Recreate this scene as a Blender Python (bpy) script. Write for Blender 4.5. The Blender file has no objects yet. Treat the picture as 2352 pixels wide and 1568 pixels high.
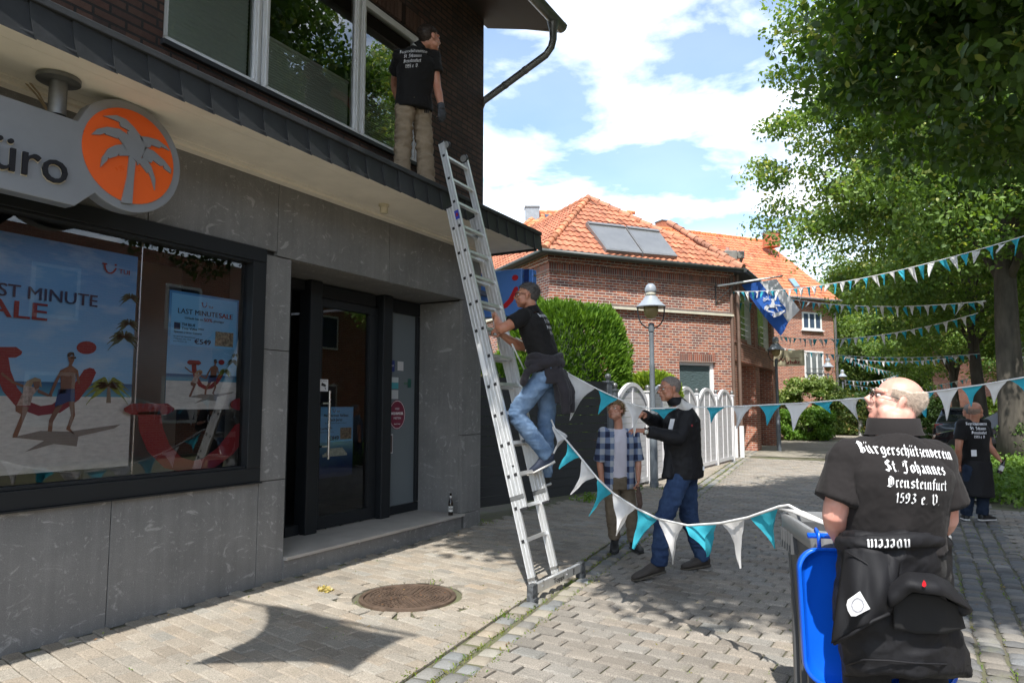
import bpy, math, random
import numpy as np
from mathutils import Vector, Matrix, noise
from mathutils.bvhtree import BVHTree

# ---------------------------------------------------------------- camera, sky, sun, exposure
S = bpy.context.scene
COL = S.collection
V = Vector
FPX, CX, CY, HZ = 1608.0, 1176.0, 784.0, 1.58          # focal length / centre measured on a 2352 px wide view
TILT, YAW = math.radians(5.188), math.radians(29.406)
FWD = V((-math.sin(YAW)*math.cos(TILT), math.cos(YAW)*math.cos(TILT), math.sin(TILT)))
RGT = V((math.cos(YAW), math.sin(YAW), 0))
UPV = RGT.cross(FWD)
CAM = V((0, 0, HZ))
cam = bpy.data.objects.new('camera', bpy.data.cameras.new('camera'))
COL.objects.link(cam)
m = Matrix((RGT, UPV, -FWD)).transposed().to_4x4(); m.translation = CAM
cam.matrix_world = m
cam.data.sensor_width = 36.0
cam.data.lens = 36.0*FPX/2352.0
cam.data.clip_start = 0.05
cam.data.clip_end = 2000
S.camera = cam

SUN = V((0.18, -0.62, 1.0)).normalized()                # direction towards the sun
SUN_EL = math.asin(SUN.z)
SUN_AZ = math.atan2(SUN.x, SUN.y)                       # clockwise from +Y
W = bpy.data.worlds.new('World'); S.world = W; W.use_nodes = True
nt = W.node_tree; nt.nodes.clear()
def N(t, kind, **kw):
    n = t.nodes.new(kind)
    for k, v in kw.items():
        if k.startswith('i_'):
            n.inputs[k[2:].replace('_', ' ')].default_value = v
        else: setattr(n, k, v)
    return n
out = N(nt, 'ShaderNodeOutputWorld'); bg = N(nt, 'ShaderNodeBackground')
sky = N(nt, 'ShaderNodeTexSky', sky_type='NISHITA', sun_disc=False)
sky.sun_elevation = SUN_EL; sky.sun_rotation = SUN_AZ
sky.air_density = 1.0; sky.dust_density = 1.2; sky.ozone_density = 1.5
# broken cumulus laid on a flat cloud layer: direction / height
tc = N(nt, 'ShaderNodeTexCoord'); sep = N(nt, 'ShaderNodeSeparateXYZ')
nt.links.new(tc.outputs['Generated'], sep.inputs[0])
zz = N(nt, 'ShaderNodeMath', operation='ADD'); nt.links.new(sep.outputs['Z'], zz.inputs[0]); zz.inputs[1].default_value = 0.12
zm = N(nt, 'ShaderNodeMath', operation='MAXIMUM'); nt.links.new(zz.outputs[0], zm.inputs[0]); zm.inputs[1].default_value = 0.05
dv = N(nt, 'ShaderNodeVectorMath', operation='DIVIDE'); nt.links.new(tc.outputs['Generated'], dv.inputs[0])
cz = N(nt, 'ShaderNodeCombineXYZ')
for i in range(3): nt.links.new(zm.outputs[0], cz.inputs[i])
nt.links.new(cz.outputs[0], dv.inputs[1])
mp = N(nt, 'ShaderNodeMapping'); nt.links.new(dv.outputs[0], mp.inputs['Vector'])
mp.inputs['Location'].default_value = (6.6, 5.5, 0.0); mp.inputs['Scale'].default_value = (1.0, 1.0, 0.0)
n1 = N(nt, 'ShaderNodeTexNoise', i_Scale=2.1, i_Detail=9.0, i_Roughness=0.56, i_Distortion=0.25)
nt.links.new(mp.outputs[0], n1.inputs['Vector'])
ramp = N(nt, 'ShaderNodeValToRGB'); nt.links.new(n1.outputs['Fac'], ramp.inputs[0])
ramp.color_ramp.elements[0].position = 0.43; ramp.color_ramp.elements[1].position = 0.74
# more cloud towards the horizon
hz = N(nt, 'ShaderNodeMapRange'); nt.links.new(sep.outputs['Z'], hz.inputs['Value'])
hz.inputs['From Min'].default_value = 0.05; hz.inputs['From Max'].default_value = 0.25
hz.inputs['To Min'].default_value = 0.9; hz.inputs['To Max'].default_value = 0.07
mx = N(nt, 'ShaderNodeMath', operation='MAXIMUM'); nt.links.new(ramp.outputs['Color'], mx.inputs[0]); nt.links.new(hz.outputs[0], mx.inputs[1])
n2 = N(nt, 'ShaderNodeTexNoise', i_Scale=2.2, i_Detail=6.0, i_Roughness=0.5); nt.links.new(mp.outputs[0], n2.inputs['Vector'])
cr = N(nt, 'ShaderNodeValToRGB'); nt.links.new(n2.outputs['Fac'], cr.inputs[0])
cr.color_ramp.elements[0].position = 0.30; cr.color_ramp.elements[0].color = (8.2, 8.6, 9.4, 1)
cr.color_ramp.elements[1].position = 0.62; cr.color_ramp.elements[1].color = (13.5, 13.4, 13.2, 1)
skb = N(nt, 'ShaderNodeMixRGB', blend_type='MULTIPLY', i_Fac=1.0); nt.links.new(sky.outputs[0], skb.inputs['Color1'])
skb.inputs['Color2'].default_value = (0.95, 1.07, 1.09, 1)
cm = N(nt, 'ShaderNodeMixRGB'); nt.links.new(mx.outputs[0], cm.inputs['Fac'])
nt.links.new(skb.outputs[0], cm.inputs['Color1']); nt.links.new(cr.outputs[0], cm.inputs['Color2'])
nt.links.new(cm.outputs[0], bg.inputs['Color']); bg.inputs['Strength'].default_value = 0.15
nt.links.new(bg.outputs[0], out.inputs[0])
sl = bpy.data.lights.new('sun', 'SUN'); sl.energy = 4.6; sl.angle = math.radians(0.53); sl.color = (1.0, 0.955, 0.88)
so = bpy.data.objects.new('sun', sl); COL.objects.link(so)
so.rotation_euler = SUN.to_track_quat('Z', 'Y').to_euler(); so.location = (0, 0, 30)
S.view_settings.view_transform = 'Standard'; S.view_settings.look = 'None'
S.view_settings.exposure = 0.80; S.view_settings.gamma = 1.0
S.cycles.max_bounces = 8; S.cycles.transparent_max_bounces = 24
S.cycles.caustics_reflective = False; S.cycles.caustics_refractive = False

def ray(u, v): return FWD + RGT*((u-CX)/FPX) - UPV*((v-CY)/FPX)
def at(u, v, d): return CAM + ray(u, v)*d                # the point d metres in front of the camera
def onx(u, v, x): r = ray(u, v); return CAM + r*(x/r.x)
def ony(u, v, y): r = ray(u, v); return CAM + r*(y/r.y)
def onz(u, v, z): r = ray(u, v); return CAM + r*((z-HZ)/r.z)

# ---------------------------------------------------------------- materials
MATS = {}
def newmat(name):
    mt = bpy.data.materials.new(name); mt.use_nodes = True; MATS[name] = mt
    t = mt.node_tree; b = t.nodes['Principled BSDF']
    return mt, t, b
def M(name, col, rough=0.6, metal=0.0, var=0.12, scale=6.0, bump=0.0, bscale=60.0, spec=0.5, trans=0.0, sheen=0.0, stretch=(1, 1, 1), coat=0.0):
    """plain paint / cloth / metal with some tonal variation and grain"""
    mt, t, b = newmat(name)
    L = t.links.new
    c = (*col, 1)
    b.inputs['Roughness'].default_value = rough; b.inputs['Metallic'].default_value = metal
    b.inputs['Specular IOR Level'].default_value = spec
    if coat: b.inputs['Coat Weight'].default_value = coat; b.inputs['Coat Roughness'].default_value = 0.05
    if sheen: b.inputs['Sheen Weight'].default_value = sheen; b.inputs['Sheen Roughness'].default_value = 0.5
    tcn = N(t, 'ShaderNodeTexCoord'); mpn = N(t, 'ShaderNodeMapping'); L(tcn.outputs['Object'], mpn.inputs['Vector'])
    mpn.inputs['Scale'].default_value = stretch
    if var > 0:
        nz = N(t, 'ShaderNodeTexNoise', i_Scale=scale, i_Detail=5.0, i_Roughness=0.6); L(mpn.outputs[0], nz.inputs['Vector'])
        r = N(t, 'ShaderNodeValToRGB'); L(nz.outputs['Fac'], r.inputs[0])
        r.color_ramp.elements[0].position = 0.3; r.color_ramp.elements[1].position = 0.7
        r.color_ramp.elements[0].color = tuple(max(0, x*(1-var)) for x in col)+(1,)
        r.color_ramp.elements[1].color = tuple(min(1, x*(1+var)) for x in col)+(1,)
        L(r.outputs[0], b.inputs['Base Color'])
        rr = N(t, 'ShaderNodeMapRange'); L(nz.outputs['Fac'], rr.inputs['Value'])
        rr.inputs['To Min'].default_value = max(0.02, rough-0.08); rr.inputs['To Max'].default_value = min(1, rough+0.08)
        L(rr.outputs[0], b.inputs['Roughness'])
    else: b.inputs['Base Color'].default_value = c
    if bump:
        nb = N(t, 'ShaderNodeTexNoise', i_Scale=bscale, i_Detail=3.0); L(mpn.outputs[0], nb.inputs['Vector'])
        bp = N(t, 'ShaderNodeBump', i_Strength=bump, i_Distance=0.01); L(nb.outputs['Fac'], bp.inputs['Height']); L(bp.outputs[0], b.inputs['Normal'])
    if trans:
        o = t.nodes['Material Output']; tr = N(t, 'ShaderNodeBsdfTranslucent'); tr.inputs['Color'].default_value = c
        ms = N(t, 'ShaderNodeMixShader', i_Fac=trans); L(b.outputs[0], ms.inputs[1]); L(tr.outputs[0], ms.inputs[2]); L(ms.outputs[0], o.inputs[0])
    return mt
def uvnode(t): return N(t, 'ShaderNodeUVMap', uv_map='UVMap')
def brickmat(name, cols, mortar, bw, bh, ms, bump=0.6, rough=0.8, dirt=0.25, offset=0.5):
    """brickwork in metres on the UV map: four brick colours mixed per brick"""
    mt, t, b = newmat(name); L = t.links.new
    uv = uvnode(t)
    def br(c1, c2, seedshift):
        n = N(t, 'ShaderNodeTexBrick', offset=offset)
        n.inputs['Scale'].default_value = 1.0
        n.inputs['Brick Width'].default_value = bw; n.inputs['Row Height'].default_value = bh
        n.inputs['Mortar Size'].default_value = ms; n.inputs['Mortar Smooth'].default_value = 0.15; n.inputs['Bias'].default_value = 0.0
        n.inputs['Color1'].default_value = (*c1, 1); n.inputs['Color2'].default_value = (*c2, 1); n.inputs['Mortar'].default_value = (*mortar, 1)
        L(uv.outputs[0], n.inputs['Vector']); return n
    a = br(cols[0], cols[1], 0); c = br(cols[2], cols[3], 0)
    # per-brick random: white noise on the brick index
    sp = N(t, 'ShaderNodeSeparateXYZ'); L(uv.outputs[0], sp.inputs[0])
    ry = N(t, 'ShaderNodeMath', operation='DIVIDE'); L(sp.outputs[1], ry.inputs[0]); ry.inputs[1].default_value = bh
    fy = N(t, 'ShaderNodeMath', operation='FLOOR'); L(ry.outputs[0], fy.inputs[0])
    md = N(t, 'ShaderNodeMath', operation='FLOORED_MODULO'); L(fy.outputs[0], md.inputs[0]); md.inputs[1].default_value = 2.0
    mo = N(t, 'ShaderNodeMath', operation='MULTIPLY'); L(md.outputs[0], mo.inputs[0]); mo.inputs[1].default_value = -offset*bw
    ax = N(t, 'ShaderNodeMath', operation='ADD'); L(sp.outputs[0], ax.inputs[0]); L(mo.outputs[0], ax.inputs[1])
    rx = N(t, 'ShaderNodeMath', operation='DIVIDE'); L(ax.outputs[0], rx.inputs[0]); rx.inputs[1].default_value = bw
    fx = N(t, 'ShaderNodeMath', operation='FLOOR'); L(rx.outputs[0], fx.inputs[0])
    cb = N(t, 'ShaderNodeCombineXYZ'); L(fx.outputs[0], cb.inputs[0]); L(fy.outputs[0], cb.inputs[1])
    wn = N(t, 'ShaderNodeTexWhiteNoise', noise_dimensions='2D'); L(cb.outputs[0], wn.inputs['Vector'])
    st = N(t, 'ShaderNodeMath', operation='GREATER_THAN'); L(wn.outputs['Value'], st.inputs[0]); st.inputs[1].default_value = 0.55
    mix = N(t, 'ShaderNodeMixRGB'); L(st.outputs[0], mix.inputs['Fac']); L(a.outputs['Color'], mix.inputs['Color1']); L(c.outputs['Color'], mix.inputs['Color2'])
    # weathering
    tcn = N(t, 'ShaderNodeTexCoord'); nz = N(t, 'ShaderNodeTexNoise', i_Scale=1.3, i_Detail=7.0, i_Roughness=0.65); L(tcn.outputs['Object'], nz.inputs['Vector'])
    rp = N(t, 'ShaderNodeMapRange'); L(nz.outputs['Fac'], rp.inputs['Value']); rp.inputs['From Min'].default_value = 0.3; rp.inputs['From Max'].default_value = 0.7
    rp.inputs['To Min'].default_value = 1-dirt; rp.inputs['To Max'].default_value = 1+dirt*0.5
    ng = N(t, 'ShaderNodeTexNoise', i_Scale=55.0, i_Detail=4.0, i_Roughness=0.7); L(tcn.outputs['Object'], ng.inputs['Vector'])
    rg = N(t, 'ShaderNodeMapRange'); L(ng.outputs['Fac'], rg.inputs['Value']); rg.inputs['To Min'].default_value = 0.72; rg.inputs['To Max'].default_value = 1.25
    mm = N(t, 'ShaderNodeMath', operation='MULTIPLY'); L(rp.outputs[0], mm.inputs[0]); L(rg.outputs[0], mm.inputs[1])
    sc = N(t, 'ShaderNodeVectorMath', operation='SCALE'); L(mix.outputs[0], sc.inputs[0]); L(mm.outputs[0], sc.inputs['Scale'])
    L(sc.outputs[0], b.inputs['Base Color'])
    b.inputs['Roughness'].default_value = rough; b.inputs['Specular IOR Level'].default_value = 0.3
    inv = N(t, 'ShaderNodeMath', operation='SUBTRACT'); inv.inputs[0].default_value = 1.0; L(a.outputs['Fac'], inv.inputs[1])
    hh = N(t, 'ShaderNodeMath', operation='MULTIPLY_ADD'); L(ng.outputs['Fac'], hh.inputs[0]); hh.inputs[1].default_value = 0.35; L(inv.outputs[0], hh.inputs[2])
    bp = N(t, 'ShaderNodeBump', i_Strength=bump, i_Distance=0.012); L(hh.outputs[0], bp.inputs['Height']); L(bp.outputs[0], b.inputs['Normal'])
    return mt
def glassmat(name, tint=(1, 1, 1), k=2.2, base=0.02, wav=0.0):
    """thin window pane: see-through, mirroring more at a glancing angle"""
    mt = bpy.data.materials.new(name); mt.use_nodes = True; MATS[name] = mt; t = mt.node_tree; L = t.links.new
    o = t.nodes['Material Output']; t.nodes.remove(t.nodes['Principled BSDF'])
    tr = N(t, 'ShaderNodeBsdfTransparent'); tr.inputs[0].default_value = (*tint, 1)
    gl = N(t, 'ShaderNodeBsdfGlossy'); gl.inputs['Roughness'].default_value = 0.0; gl.inputs['Color'].default_value = (1, 1, 1, 1)
    fr = N(t, 'ShaderNodeFresnel'); fr.inputs['IOR'].default_value = 1.5
    ma = N(t, 'ShaderNodeMath', operation='MULTIPLY_ADD', use_clamp=True); L(fr.outputs[0], ma.inputs[0]); ma.inputs[1].default_value = k; ma.inputs[2].default_value = base
    ms = N(t, 'ShaderNodeMixShader'); L(ma.outputs[0], ms.inputs[0]); L(tr.outputs[0], ms.inputs[1]); L(gl.outputs[0], ms.inputs[2]); L(ms.outputs[0], o.inputs[0])
    if wav:
        tcn = N(t, 'ShaderNodeTexCoord'); nz = N(t, 'ShaderNodeTexNoise', i_Scale=0.8, i_Detail=1.0); L(tcn.outputs['Object'], nz.inputs['Vector'])
        bp = N(t, 'ShaderNodeBump', i_Strength=wav, i_Distance=0.02); L(nz.outputs['Fac'], bp.inputs['Height']); L(bp.outputs[0], gl.inputs['Normal'])
    return mt
def attrmat(name, rough=0.8, trans=0.0, bump=0.0, bscale=200.0, spec=0.3, grain=0.0, gscale=250.0, attr='col', moss=None):
    """colour read per face from the mesh (each leaf / paver / tile has its own)"""
    mt, t, b = newmat(name); L = t.links.new
    a = N(t, 'ShaderNodeAttribute', attribute_name=attr)
    src = a.outputs['Color']
    tcn = N(t, 'ShaderNodeTexCoord')
    if grain:
        ng = N(t, 'ShaderNodeTexNoise', i_Scale=gscale, i_Detail=2.0, i_Roughness=0.8); L(tcn.outputs['Object'], ng.inputs['Vector'])
        rg = N(t, 'ShaderNodeMapRange'); L(ng.outputs['Fac'], rg.inputs['Value']); rg.inputs['From Min'].default_value = 0.25; rg.inputs['From Max'].default_value = 0.75
        rg.inputs['To Min'].default_value = 1-grain; rg.inputs['To Max'].default_value = 1+grain
        nl = N(t, 'ShaderNodeTexNoise', i_Scale=1.1, i_Detail=6.0, i_Roughness=0.65); L(tcn.outputs['Object'], nl.inputs['Vector'])
        rl = N(t, 'ShaderNodeMapRange'); L(nl.outputs['Fac'], rl.inputs['Value']); rl.inputs['From Min'].default_value = 0.3; rl.inputs['From Max'].default_value = 0.7
        rl.inputs['To Min'].default_value = 0.8; rl.inputs['To Max'].default_value = 1.16
        mm = N(t, 'ShaderNodeMath', operation='MULTIPLY'); L(rg.outputs[0], mm.inputs[0]); L(rl.outputs[0], mm.inputs[1])
        sc = N(t, 'ShaderNodeVectorMath', operation='SCALE'); L(src, sc.inputs[0]); L(mm.outputs[0], sc.inputs['Scale']); src = sc.outputs[0]
    if moss:
        nm = N(t, 'ShaderNodeTexNoise', i_Scale=1.7, i_Detail=8.0, i_Roughness=0.75); L(tcn.outputs['Object'], nm.inputs['Vector'])
        rm = N(t, 'ShaderNodeValToRGB'); L(nm.outputs['Fac'], rm.inputs[0]); rm.color_ramp.elements[0].position = 0.58; rm.color_ramp.elements[1].position = 0.75
        rm.color_ramp.elements[1].color = (0.55, 0.55, 0.55, 1)
        mx2 = N(t, 'ShaderNodeMixRGB'); L(rm.outputs[0], mx2.inputs['Fac']); L(src, mx2.inputs['Color1']); mx2.inputs['Color2'].default_value = (*moss, 1); src = mx2.outputs[0]
    L(src, b.inputs['Base Color']); b.inputs['Roughness'].default_value = rough; b.inputs['Specular IOR Level'].default_value = spec
    if bump:
        nb = N(t, 'ShaderNodeTexNoise', i_Scale=bscale, i_Detail=3.0); L(tcn.outputs['Object'], nb.inputs['Vector'])
        bp = N(t, 'ShaderNodeBump', i_Strength=bump, i_Distance=0.006); L(nb.outputs['Fac'], bp.inputs['Height']); L(bp.outputs[0], b.inputs['Normal'])
    if trans:
        o = t.nodes['Material Output']; tr = N(t, 'ShaderNodeBsdfTranslucent')
        tw = N(t, 'ShaderNodeMixRGB', blend_type='MULTIPLY', i_Fac=1.0); L(src, tw.inputs['Color1']); tw.inputs['Color2'].default_value = (1.5, 1.55, 0.5, 1)
        L(tw.outputs[0], tr.inputs['Color'])
        ms = N(t, 'ShaderNodeMixShader', i_Fac=trans); L(b.outputs[0], ms.inputs[1]); L(tr.outputs[0], ms.inputs[2]); L(ms.outputs[0], o.inputs[0])
    return mt

# ---------------------------------------------------------------- mesh helpers
def basis(n, hint=V((0, 0, 1))):
    n = V(n).normalized(); x = V(hint).cross(n)
    if x.length < 1e-4: x = V((1, 0, 0)).cross(n)
    x.normalize(); return x, n.cross(x), n
class MB:
    def __init__(s): s.v = []; s.f = []; s.m = []; s.c = []; s.cur = 0; s.col = None; s.uvs = None
    def add(s, vs, fs):
        o = len(s.v); s.v.extend([tuple(p) for p in vs])
        for f in fs: s.f.append([o+i for i in f]); s.m.append(s.cur); s.c.append(s.col)
        return s
    def mat(s, i): s.cur = i; return s
    def color(s, c): s.col = c; return s
    def box(s, a, b):
        x0, y0, z0 = (min(p, q) for p, q in zip(a, b)); x1, y1, z1 = (max(p, q) for p, q in zip(a, b))
        return s.add([(x0, y0, z0), (x1, y0, z0), (x1, y1, z0), (x0, y1, z0), (x0, y0, z1), (x1, y0, z1), (x1, y1, z1), (x0, y1, z1)],
                     [(0, 3, 2, 1), (4, 5, 6, 7), (0, 1, 5, 4), (1, 2, 6, 5), (2, 3, 7, 6), (3, 0, 4, 7)])
    def obox(s, c, X, Y, Z, hx, hy, hz):
        c = V(c); X = V(X)*hx; Y = V(Y)*hy; Z = V(Z)*hz
        P = [c+X*a+Y*b+Z*d for d in (-1, 1) for a, b in ((-1, -1), (1, -1), (1, 1), (-1, 1))]
        return s.add(P, [(0, 3, 2, 1), (4, 5, 6, 7), (0, 1, 5, 4), (1, 2, 6, 5), (2, 3, 7, 6), (3, 0, 4, 7)])
    def bar(s, p, q, w, h, up=(0, 0, 1)):
        p, q = V(p), V(q); X, Y, Z = basis(q-p, up)
        return s.obox((p+q)/2, X, Y, Z, w/2, h/2, (q-p).length/2)
    def quad(s, a, b, c, d): return s.add([a, b, c, d], [(0, 1, 2, 3)])
    def poly(s, pts): return s.add(pts, [tuple(range(len(pts)))])
    def prism(s, pts, d):
        """closed polygon (3-D points) given thickness vector d"""
        n = len(pts); d = V(d); P = [V(p) for p in pts]
        s.add(P + [p+d for p in P], [tuple(range(n))[::-1], tuple(range(n, 2*n))] + [(i, (i+1) % n, n+(i+1) % n, n+i) for i in range(n)])
        return s
    def loft(s, rings, cap=True, closed=True):
        n = len(rings[0]); vs = [p for r in rings for p in r]; fs = []
        for k in range(len(rings)-1):
            for i in range(n if closed else n-1):
                j = (i+1) % n; fs.append((k*n+i, k*n+j, (k+1)*n+j, (k+1)*n+i))
        if cap and closed: fs.append(tuple(range(n))[::-1]); fs.append(tuple((len(rings)-1)*n+i for i in range(n)))
        return s.add(vs, fs)
    def tube(s, pts, rad, n=10, cap=True, round_=False, flat=None):
        """tube through points; flat=(vec, ratio) squashes it along vec"""
        pts = [V(p) for p in pts]
        if not hasattr(rad, '__len__'): rad = [rad]*len(pts)
        rad = list(rad)
        if round_:
            d0 = (pts[0]-pts[1]).normalized(); d1 = (pts[-1]-pts[-2]).normalized(); P = []; R = []
            for a in (80, 50, 22): P.append(pts[0]+d0*rad[0]*math.sin(math.radians(a))); R.append(rad[0]*math.cos(math.radians(a)))
            P += pts; R += rad
            for a in (22, 50, 80): P.append(pts[-1]+d1*rad[-1]*math.sin(math.radians(a))); R.append(rad[-1]*math.cos(math.radians(a)))
            pts, rad = P, R
        rings = []; X = None
        for i, p in enumerate(pts):
            t = (pts[min(i+1, len(pts)-1)]-pts[max(i-1, 0)]).normalized()
            if X is None: X, Y, _ = basis(t, (0, 0, 1) if abs(t.z) < .9 else (0, 1, 0))
            else:
                X = (X-t*X.dot(t)).normalized(); Y = t.cross(X)
            ring = []
            for k in range(n):
                a = 2*math.pi*k/n; o = (X*math.cos(a)+Y*math.sin(a))*rad[i]
                if flat: fv = V(flat[0]); o = o - fv*(o.dot(fv)*(1-flat[1]))
                ring.append(p+o)
            rings.append(ring)
        return s.loft(rings, cap)
    def lathe(s, prof, c, n=20, axis=(0, 0, 1), hint=(1, 0, 0)):
        """prof: (radius, height) pairs"""
        Z = V(axis).normalized(); X, Y, _ = basis(Z, hint if abs(Z.dot(V(hint))) < .9 else (0, 1, 0)); c = V(c)
        return s.loft([[c+Z*h+(X*math.cos(2*math.pi*k/n)+Y*math.sin(2*math.pi*k/n))*max(r, 1e-4) for k in range(n)] for r, h in prof])
    def ell(s, c, r, R=None, nu=16, nv=10):
        c = V(c); rings = []
        for j in range(nv+1):
            th = math.pi*(j+0.02)/(nv+0.04); ring = []
            for i in range(nu):
                ph = 2*math.pi*i/nu; p = V((r[0]*math.sin(th)*math.cos(ph), r[1]*math.sin(th)*math.sin(ph), -r[2]*math.cos(th)))
                ring.append(c+(R @ p if R else p))
            rings.append(ring)
        return s.loft(rings)
    def grid(s, fn, nu, nv):
        vs = [fn(i/nu, j/nv) for j in range(nv+1) for i in range(nu+1)]
        return s.add(vs, [(j*(nu+1)+i, j*(nu+1)+i+1, (j+1)*(nu+1)+i+1, (j+1)*(nu+1)+i) for j in range(nv) for i in range(nu)])
    def mesh(s, name, mats, smooth=False, bevel=0, uv=False, fixn=True):
        me = bpy.data.meshes.new(name); me.from_pydata(s.v, [], s.f)
        for mt in (mats if isinstance(mats, (list, tuple)) else [mats]): me.materials.append(mt)
        me.polygons.foreach_set('material_index', s.m)
        if s.col is not None:
            ca = me.color_attributes.new('col', 'FLOAT_COLOR', 'CORNER'); arr = []
            for f, c in zip(s.f, s.c): arr.extend((*(c or (.5, .5, .5)), 1)*len(f))
            ca.data.foreach_set('color', arr)
        if uv: boxuv(me)
        if smooth: me.polygons.foreach_set('use_smooth', [True]*len(s.f))
        me.update(); return me
    def build(s, name, mats, parent=None, smooth=False, uv=False, bevel=0, sharp=None):
        return link(s.mesh(name, mats, smooth, uv=uv), name, parent, bevel, sharp)
def boxuv(me):
    uvl = me.uv_layers.new(name='UVMap'); co = me.vertices
    for p in me.polygons:
        n = p.normal
        if abs(n.z) > 0.85: U, Wv = V((1, 0, 0)), V((0, 1, 0))
        else:
            U = V((-n.y, n.x, 0)).normalized(); Wv = n.cross(U) if abs(n.z) > .1 else V((0, 0, 1))
        for li in p.loop_indices:
            q = co[me.loops[li].vertex_index].co; uvl.data[li].uv = (q.dot(U), q.dot(Wv))
def link(me, name, parent=None, bevel=0, sharp=None):
    """put a mesh (in world coordinates) in the scene with its origin at its base centre"""
    o = bpy.data.objects.new(name, me); COL.objects.link(o)
    n = len(me.vertices)
    if n:
        a = np.empty(n*3, np.float32); me.vertices.foreach_get('co', a); a = a.reshape(-1, 3)
        mn, mxx = a.min(0), a.max(0); c = V(((mn[0]+mxx[0])/2, (mn[1]+mxx[1])/2, mn[2]))
        me.vertices.foreach_set('co', (a-np.array(c, np.float32)).ravel()); me.update()
        o.location = c
    if parent is not None:
        o.parent = parent; o.matrix_parent_inverse = Matrix.Translation(gpos(parent)).inverted()
    if bevel:
        b = o.modifiers.new('bevel', 'BEVEL'); b.width = bevel; b.segments = 2; b.limit_method = 'ANGLE'; b.angle_limit = math.radians(40)
    if sharp:
        for p in me.polygons: p.use_smooth = True
        mesh_sharp(me, sharp)
    return o
def mesh_sharp(me, ang): 
    try: me.set_sharp_from_angle(angle=math.radians(ang))
    except Exception: pass
WPOS = {}
def gpos(o):
    # everything is placed unrotated, so the world position of an object is its own location
    return V(o.location)
def thing(name, label, cat, loc, group=None):
    o = bpy.data.objects.new(name, None); COL.objects.link(o); o.location = loc; o.empty_display_size = 0.1
    o['label'] = label; o['category'] = cat
    if group: o['group'] = group
    return o
def tag(o, label, cat, group=None):
    o['label'] = label; o['category'] = cat
    if group: o['group'] = group
    return o
def struct(o, kind='structure'): o['kind'] = kind; return o
def children(o): return [c for c in COL.objects if c.parent == o]
def copy_tree(root, delta, label=None):
    """a thing with its parts and their parts, moved by delta"""
    ch = {}
    for c in COL.objects:
        if c.parent: ch.setdefault(c.parent.name, []).append(c)
    def rec(o, par):
        c = o.copy(); COL.objects.link(c)
        if par: c.parent = par; c.matrix_parent_inverse = o.matrix_parent_inverse.copy()
        for k in ch.get(o.name, []): rec(k, c)
        return c
    r = rec(root, None); r.location = V(root.location)+V(delta)
    if label: r['label'] = label
    return r
_txt = {}
def textmesh(s, bold=0.0):
    """outline text as flat triangles: list of 2-D points, faces, width (letter height about 0.7)"""
    k = (s, bold)
    if k not in _txt:
        cu = bpy.data.curves.new('t', 'FONT'); cu.body = s; cu.offset = bold; cu.resolution_u = 3
        o = bpy.data.objects.new('t', cu); COL.objects.link(o)
        dg = bpy.context.evaluated_depsgraph_get(); me = bpy.data.meshes.new_from_object(o.evaluated_get(dg))
        P = [(v.co.x, v.co.y) for v in me.vertices]; F = [tuple(p.vertices) for p in me.polygons]
        bpy.data.objects.remove(o); bpy.data.meshes.remove(me); bpy.data.curves.remove(cu)
        _txt[k] = (P, F, min(p[0] for p in P), max(p[0] for p in P))
    return _txt[k]
def text(mb, s, P, X, Y, h, width=None, bold=0.0, thick=None):
    """write s from P along X, letters of cap height h, optionally squeezed to a width"""
    if bold and thick is None:
        nrm_ = V(X).cross(V(Y)); st = h*min(bold, .03)*1.6
        for i in (-1, 1): text(mb, s, V(P)+V(X)*st*i+nrm_*(.0003*(i+1)), X, Y, h, width)
        return mb
    pts, F, x0, x1 = textmesh(s, bold); k = h/0.70; kx = k if width is None else width/(x1-x0)
    P, X, Y = V(P), V(X), V(Y)
    Q = [P+X*((p[0]-x0)*kx)+Y*(p[1]*k) for p in pts]
    if thick is None: mb.add(Q, F)
    else:
        t = V(thick); n = len(Q); fs = [tuple(reversed(f)) for f in F]+[tuple(i+n for i in f) for f in F]
        ed = {}
        for f in F:
            for a, b in zip(f, f[1:]+f[:1]): ed[(a, b)] = 1
        for (a, b) in ed:
            if (b, a) not in ed: fs.append((a, b, b+n, a+n))
        mb.add(Q+[q+t for q in Q], fs)
    return mb
rnd = random.Random(7)
# ---------------------------------------------------------------- ground
mt, t, b = newmat('earth'); L = t.links.new
tcn = N(t, 'ShaderNodeTexCoord'); nz = N(t, 'ShaderNodeTexNoise', i_Scale=0.9, i_Detail=9.0, i_Roughness=0.7); L(tcn.outputs['Object'], nz.inputs['Vector'])
rp = N(t, 'ShaderNodeValToRGB'); L(nz.outputs['Fac'], rp.inputs[0])
rp.color_ramp.elements[0].position = 0.38; rp.color_ramp.elements[0].color = (0.10, 0.088, 0.07, 1)
rp.color_ramp.elements[1].position = 0.68; rp.color_ramp.elements[1].color = (0.105, 0.12, 0.045, 1)
L(rp.outputs[0], b.inputs['Base Color']); b.inputs['Roughness'].default_value = 0.95
nb = N(t, 'ShaderNodeTexNoise', i_Scale=90.0, i_Detail=4.0); L(tcn.outputs['Object'], nb.inputs['Vector'])
bp = N(t, 'ShaderNodeBump', i_Strength=0.6, i_Distance=0.01); L(nb.outputs['Fac'], bp.inputs['Height']); L(bp.outputs[0], b.inputs['Normal'])
farpave = brickmat('far_paving', [(.27, .245, .215), (.31, .285, .25), (.25, .23, .2), (.33, .30, .265)], (.16, .155, .09), 0.22, 0.16, 0.012, bump=0.25, dirt=0.2)
paver = attrmat('paver', rough=0.9, bump=0.5, bscale=230.0, grain=0.5, gscale=120.0, moss=(0.15, 0.145, 0.075))
sett = attrmat('sett', rough=0.75, bump=0.5, bscale=70.0, grain=0.2, gscale=120.0, moss=(0.15, 0.16, 0.06))

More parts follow.
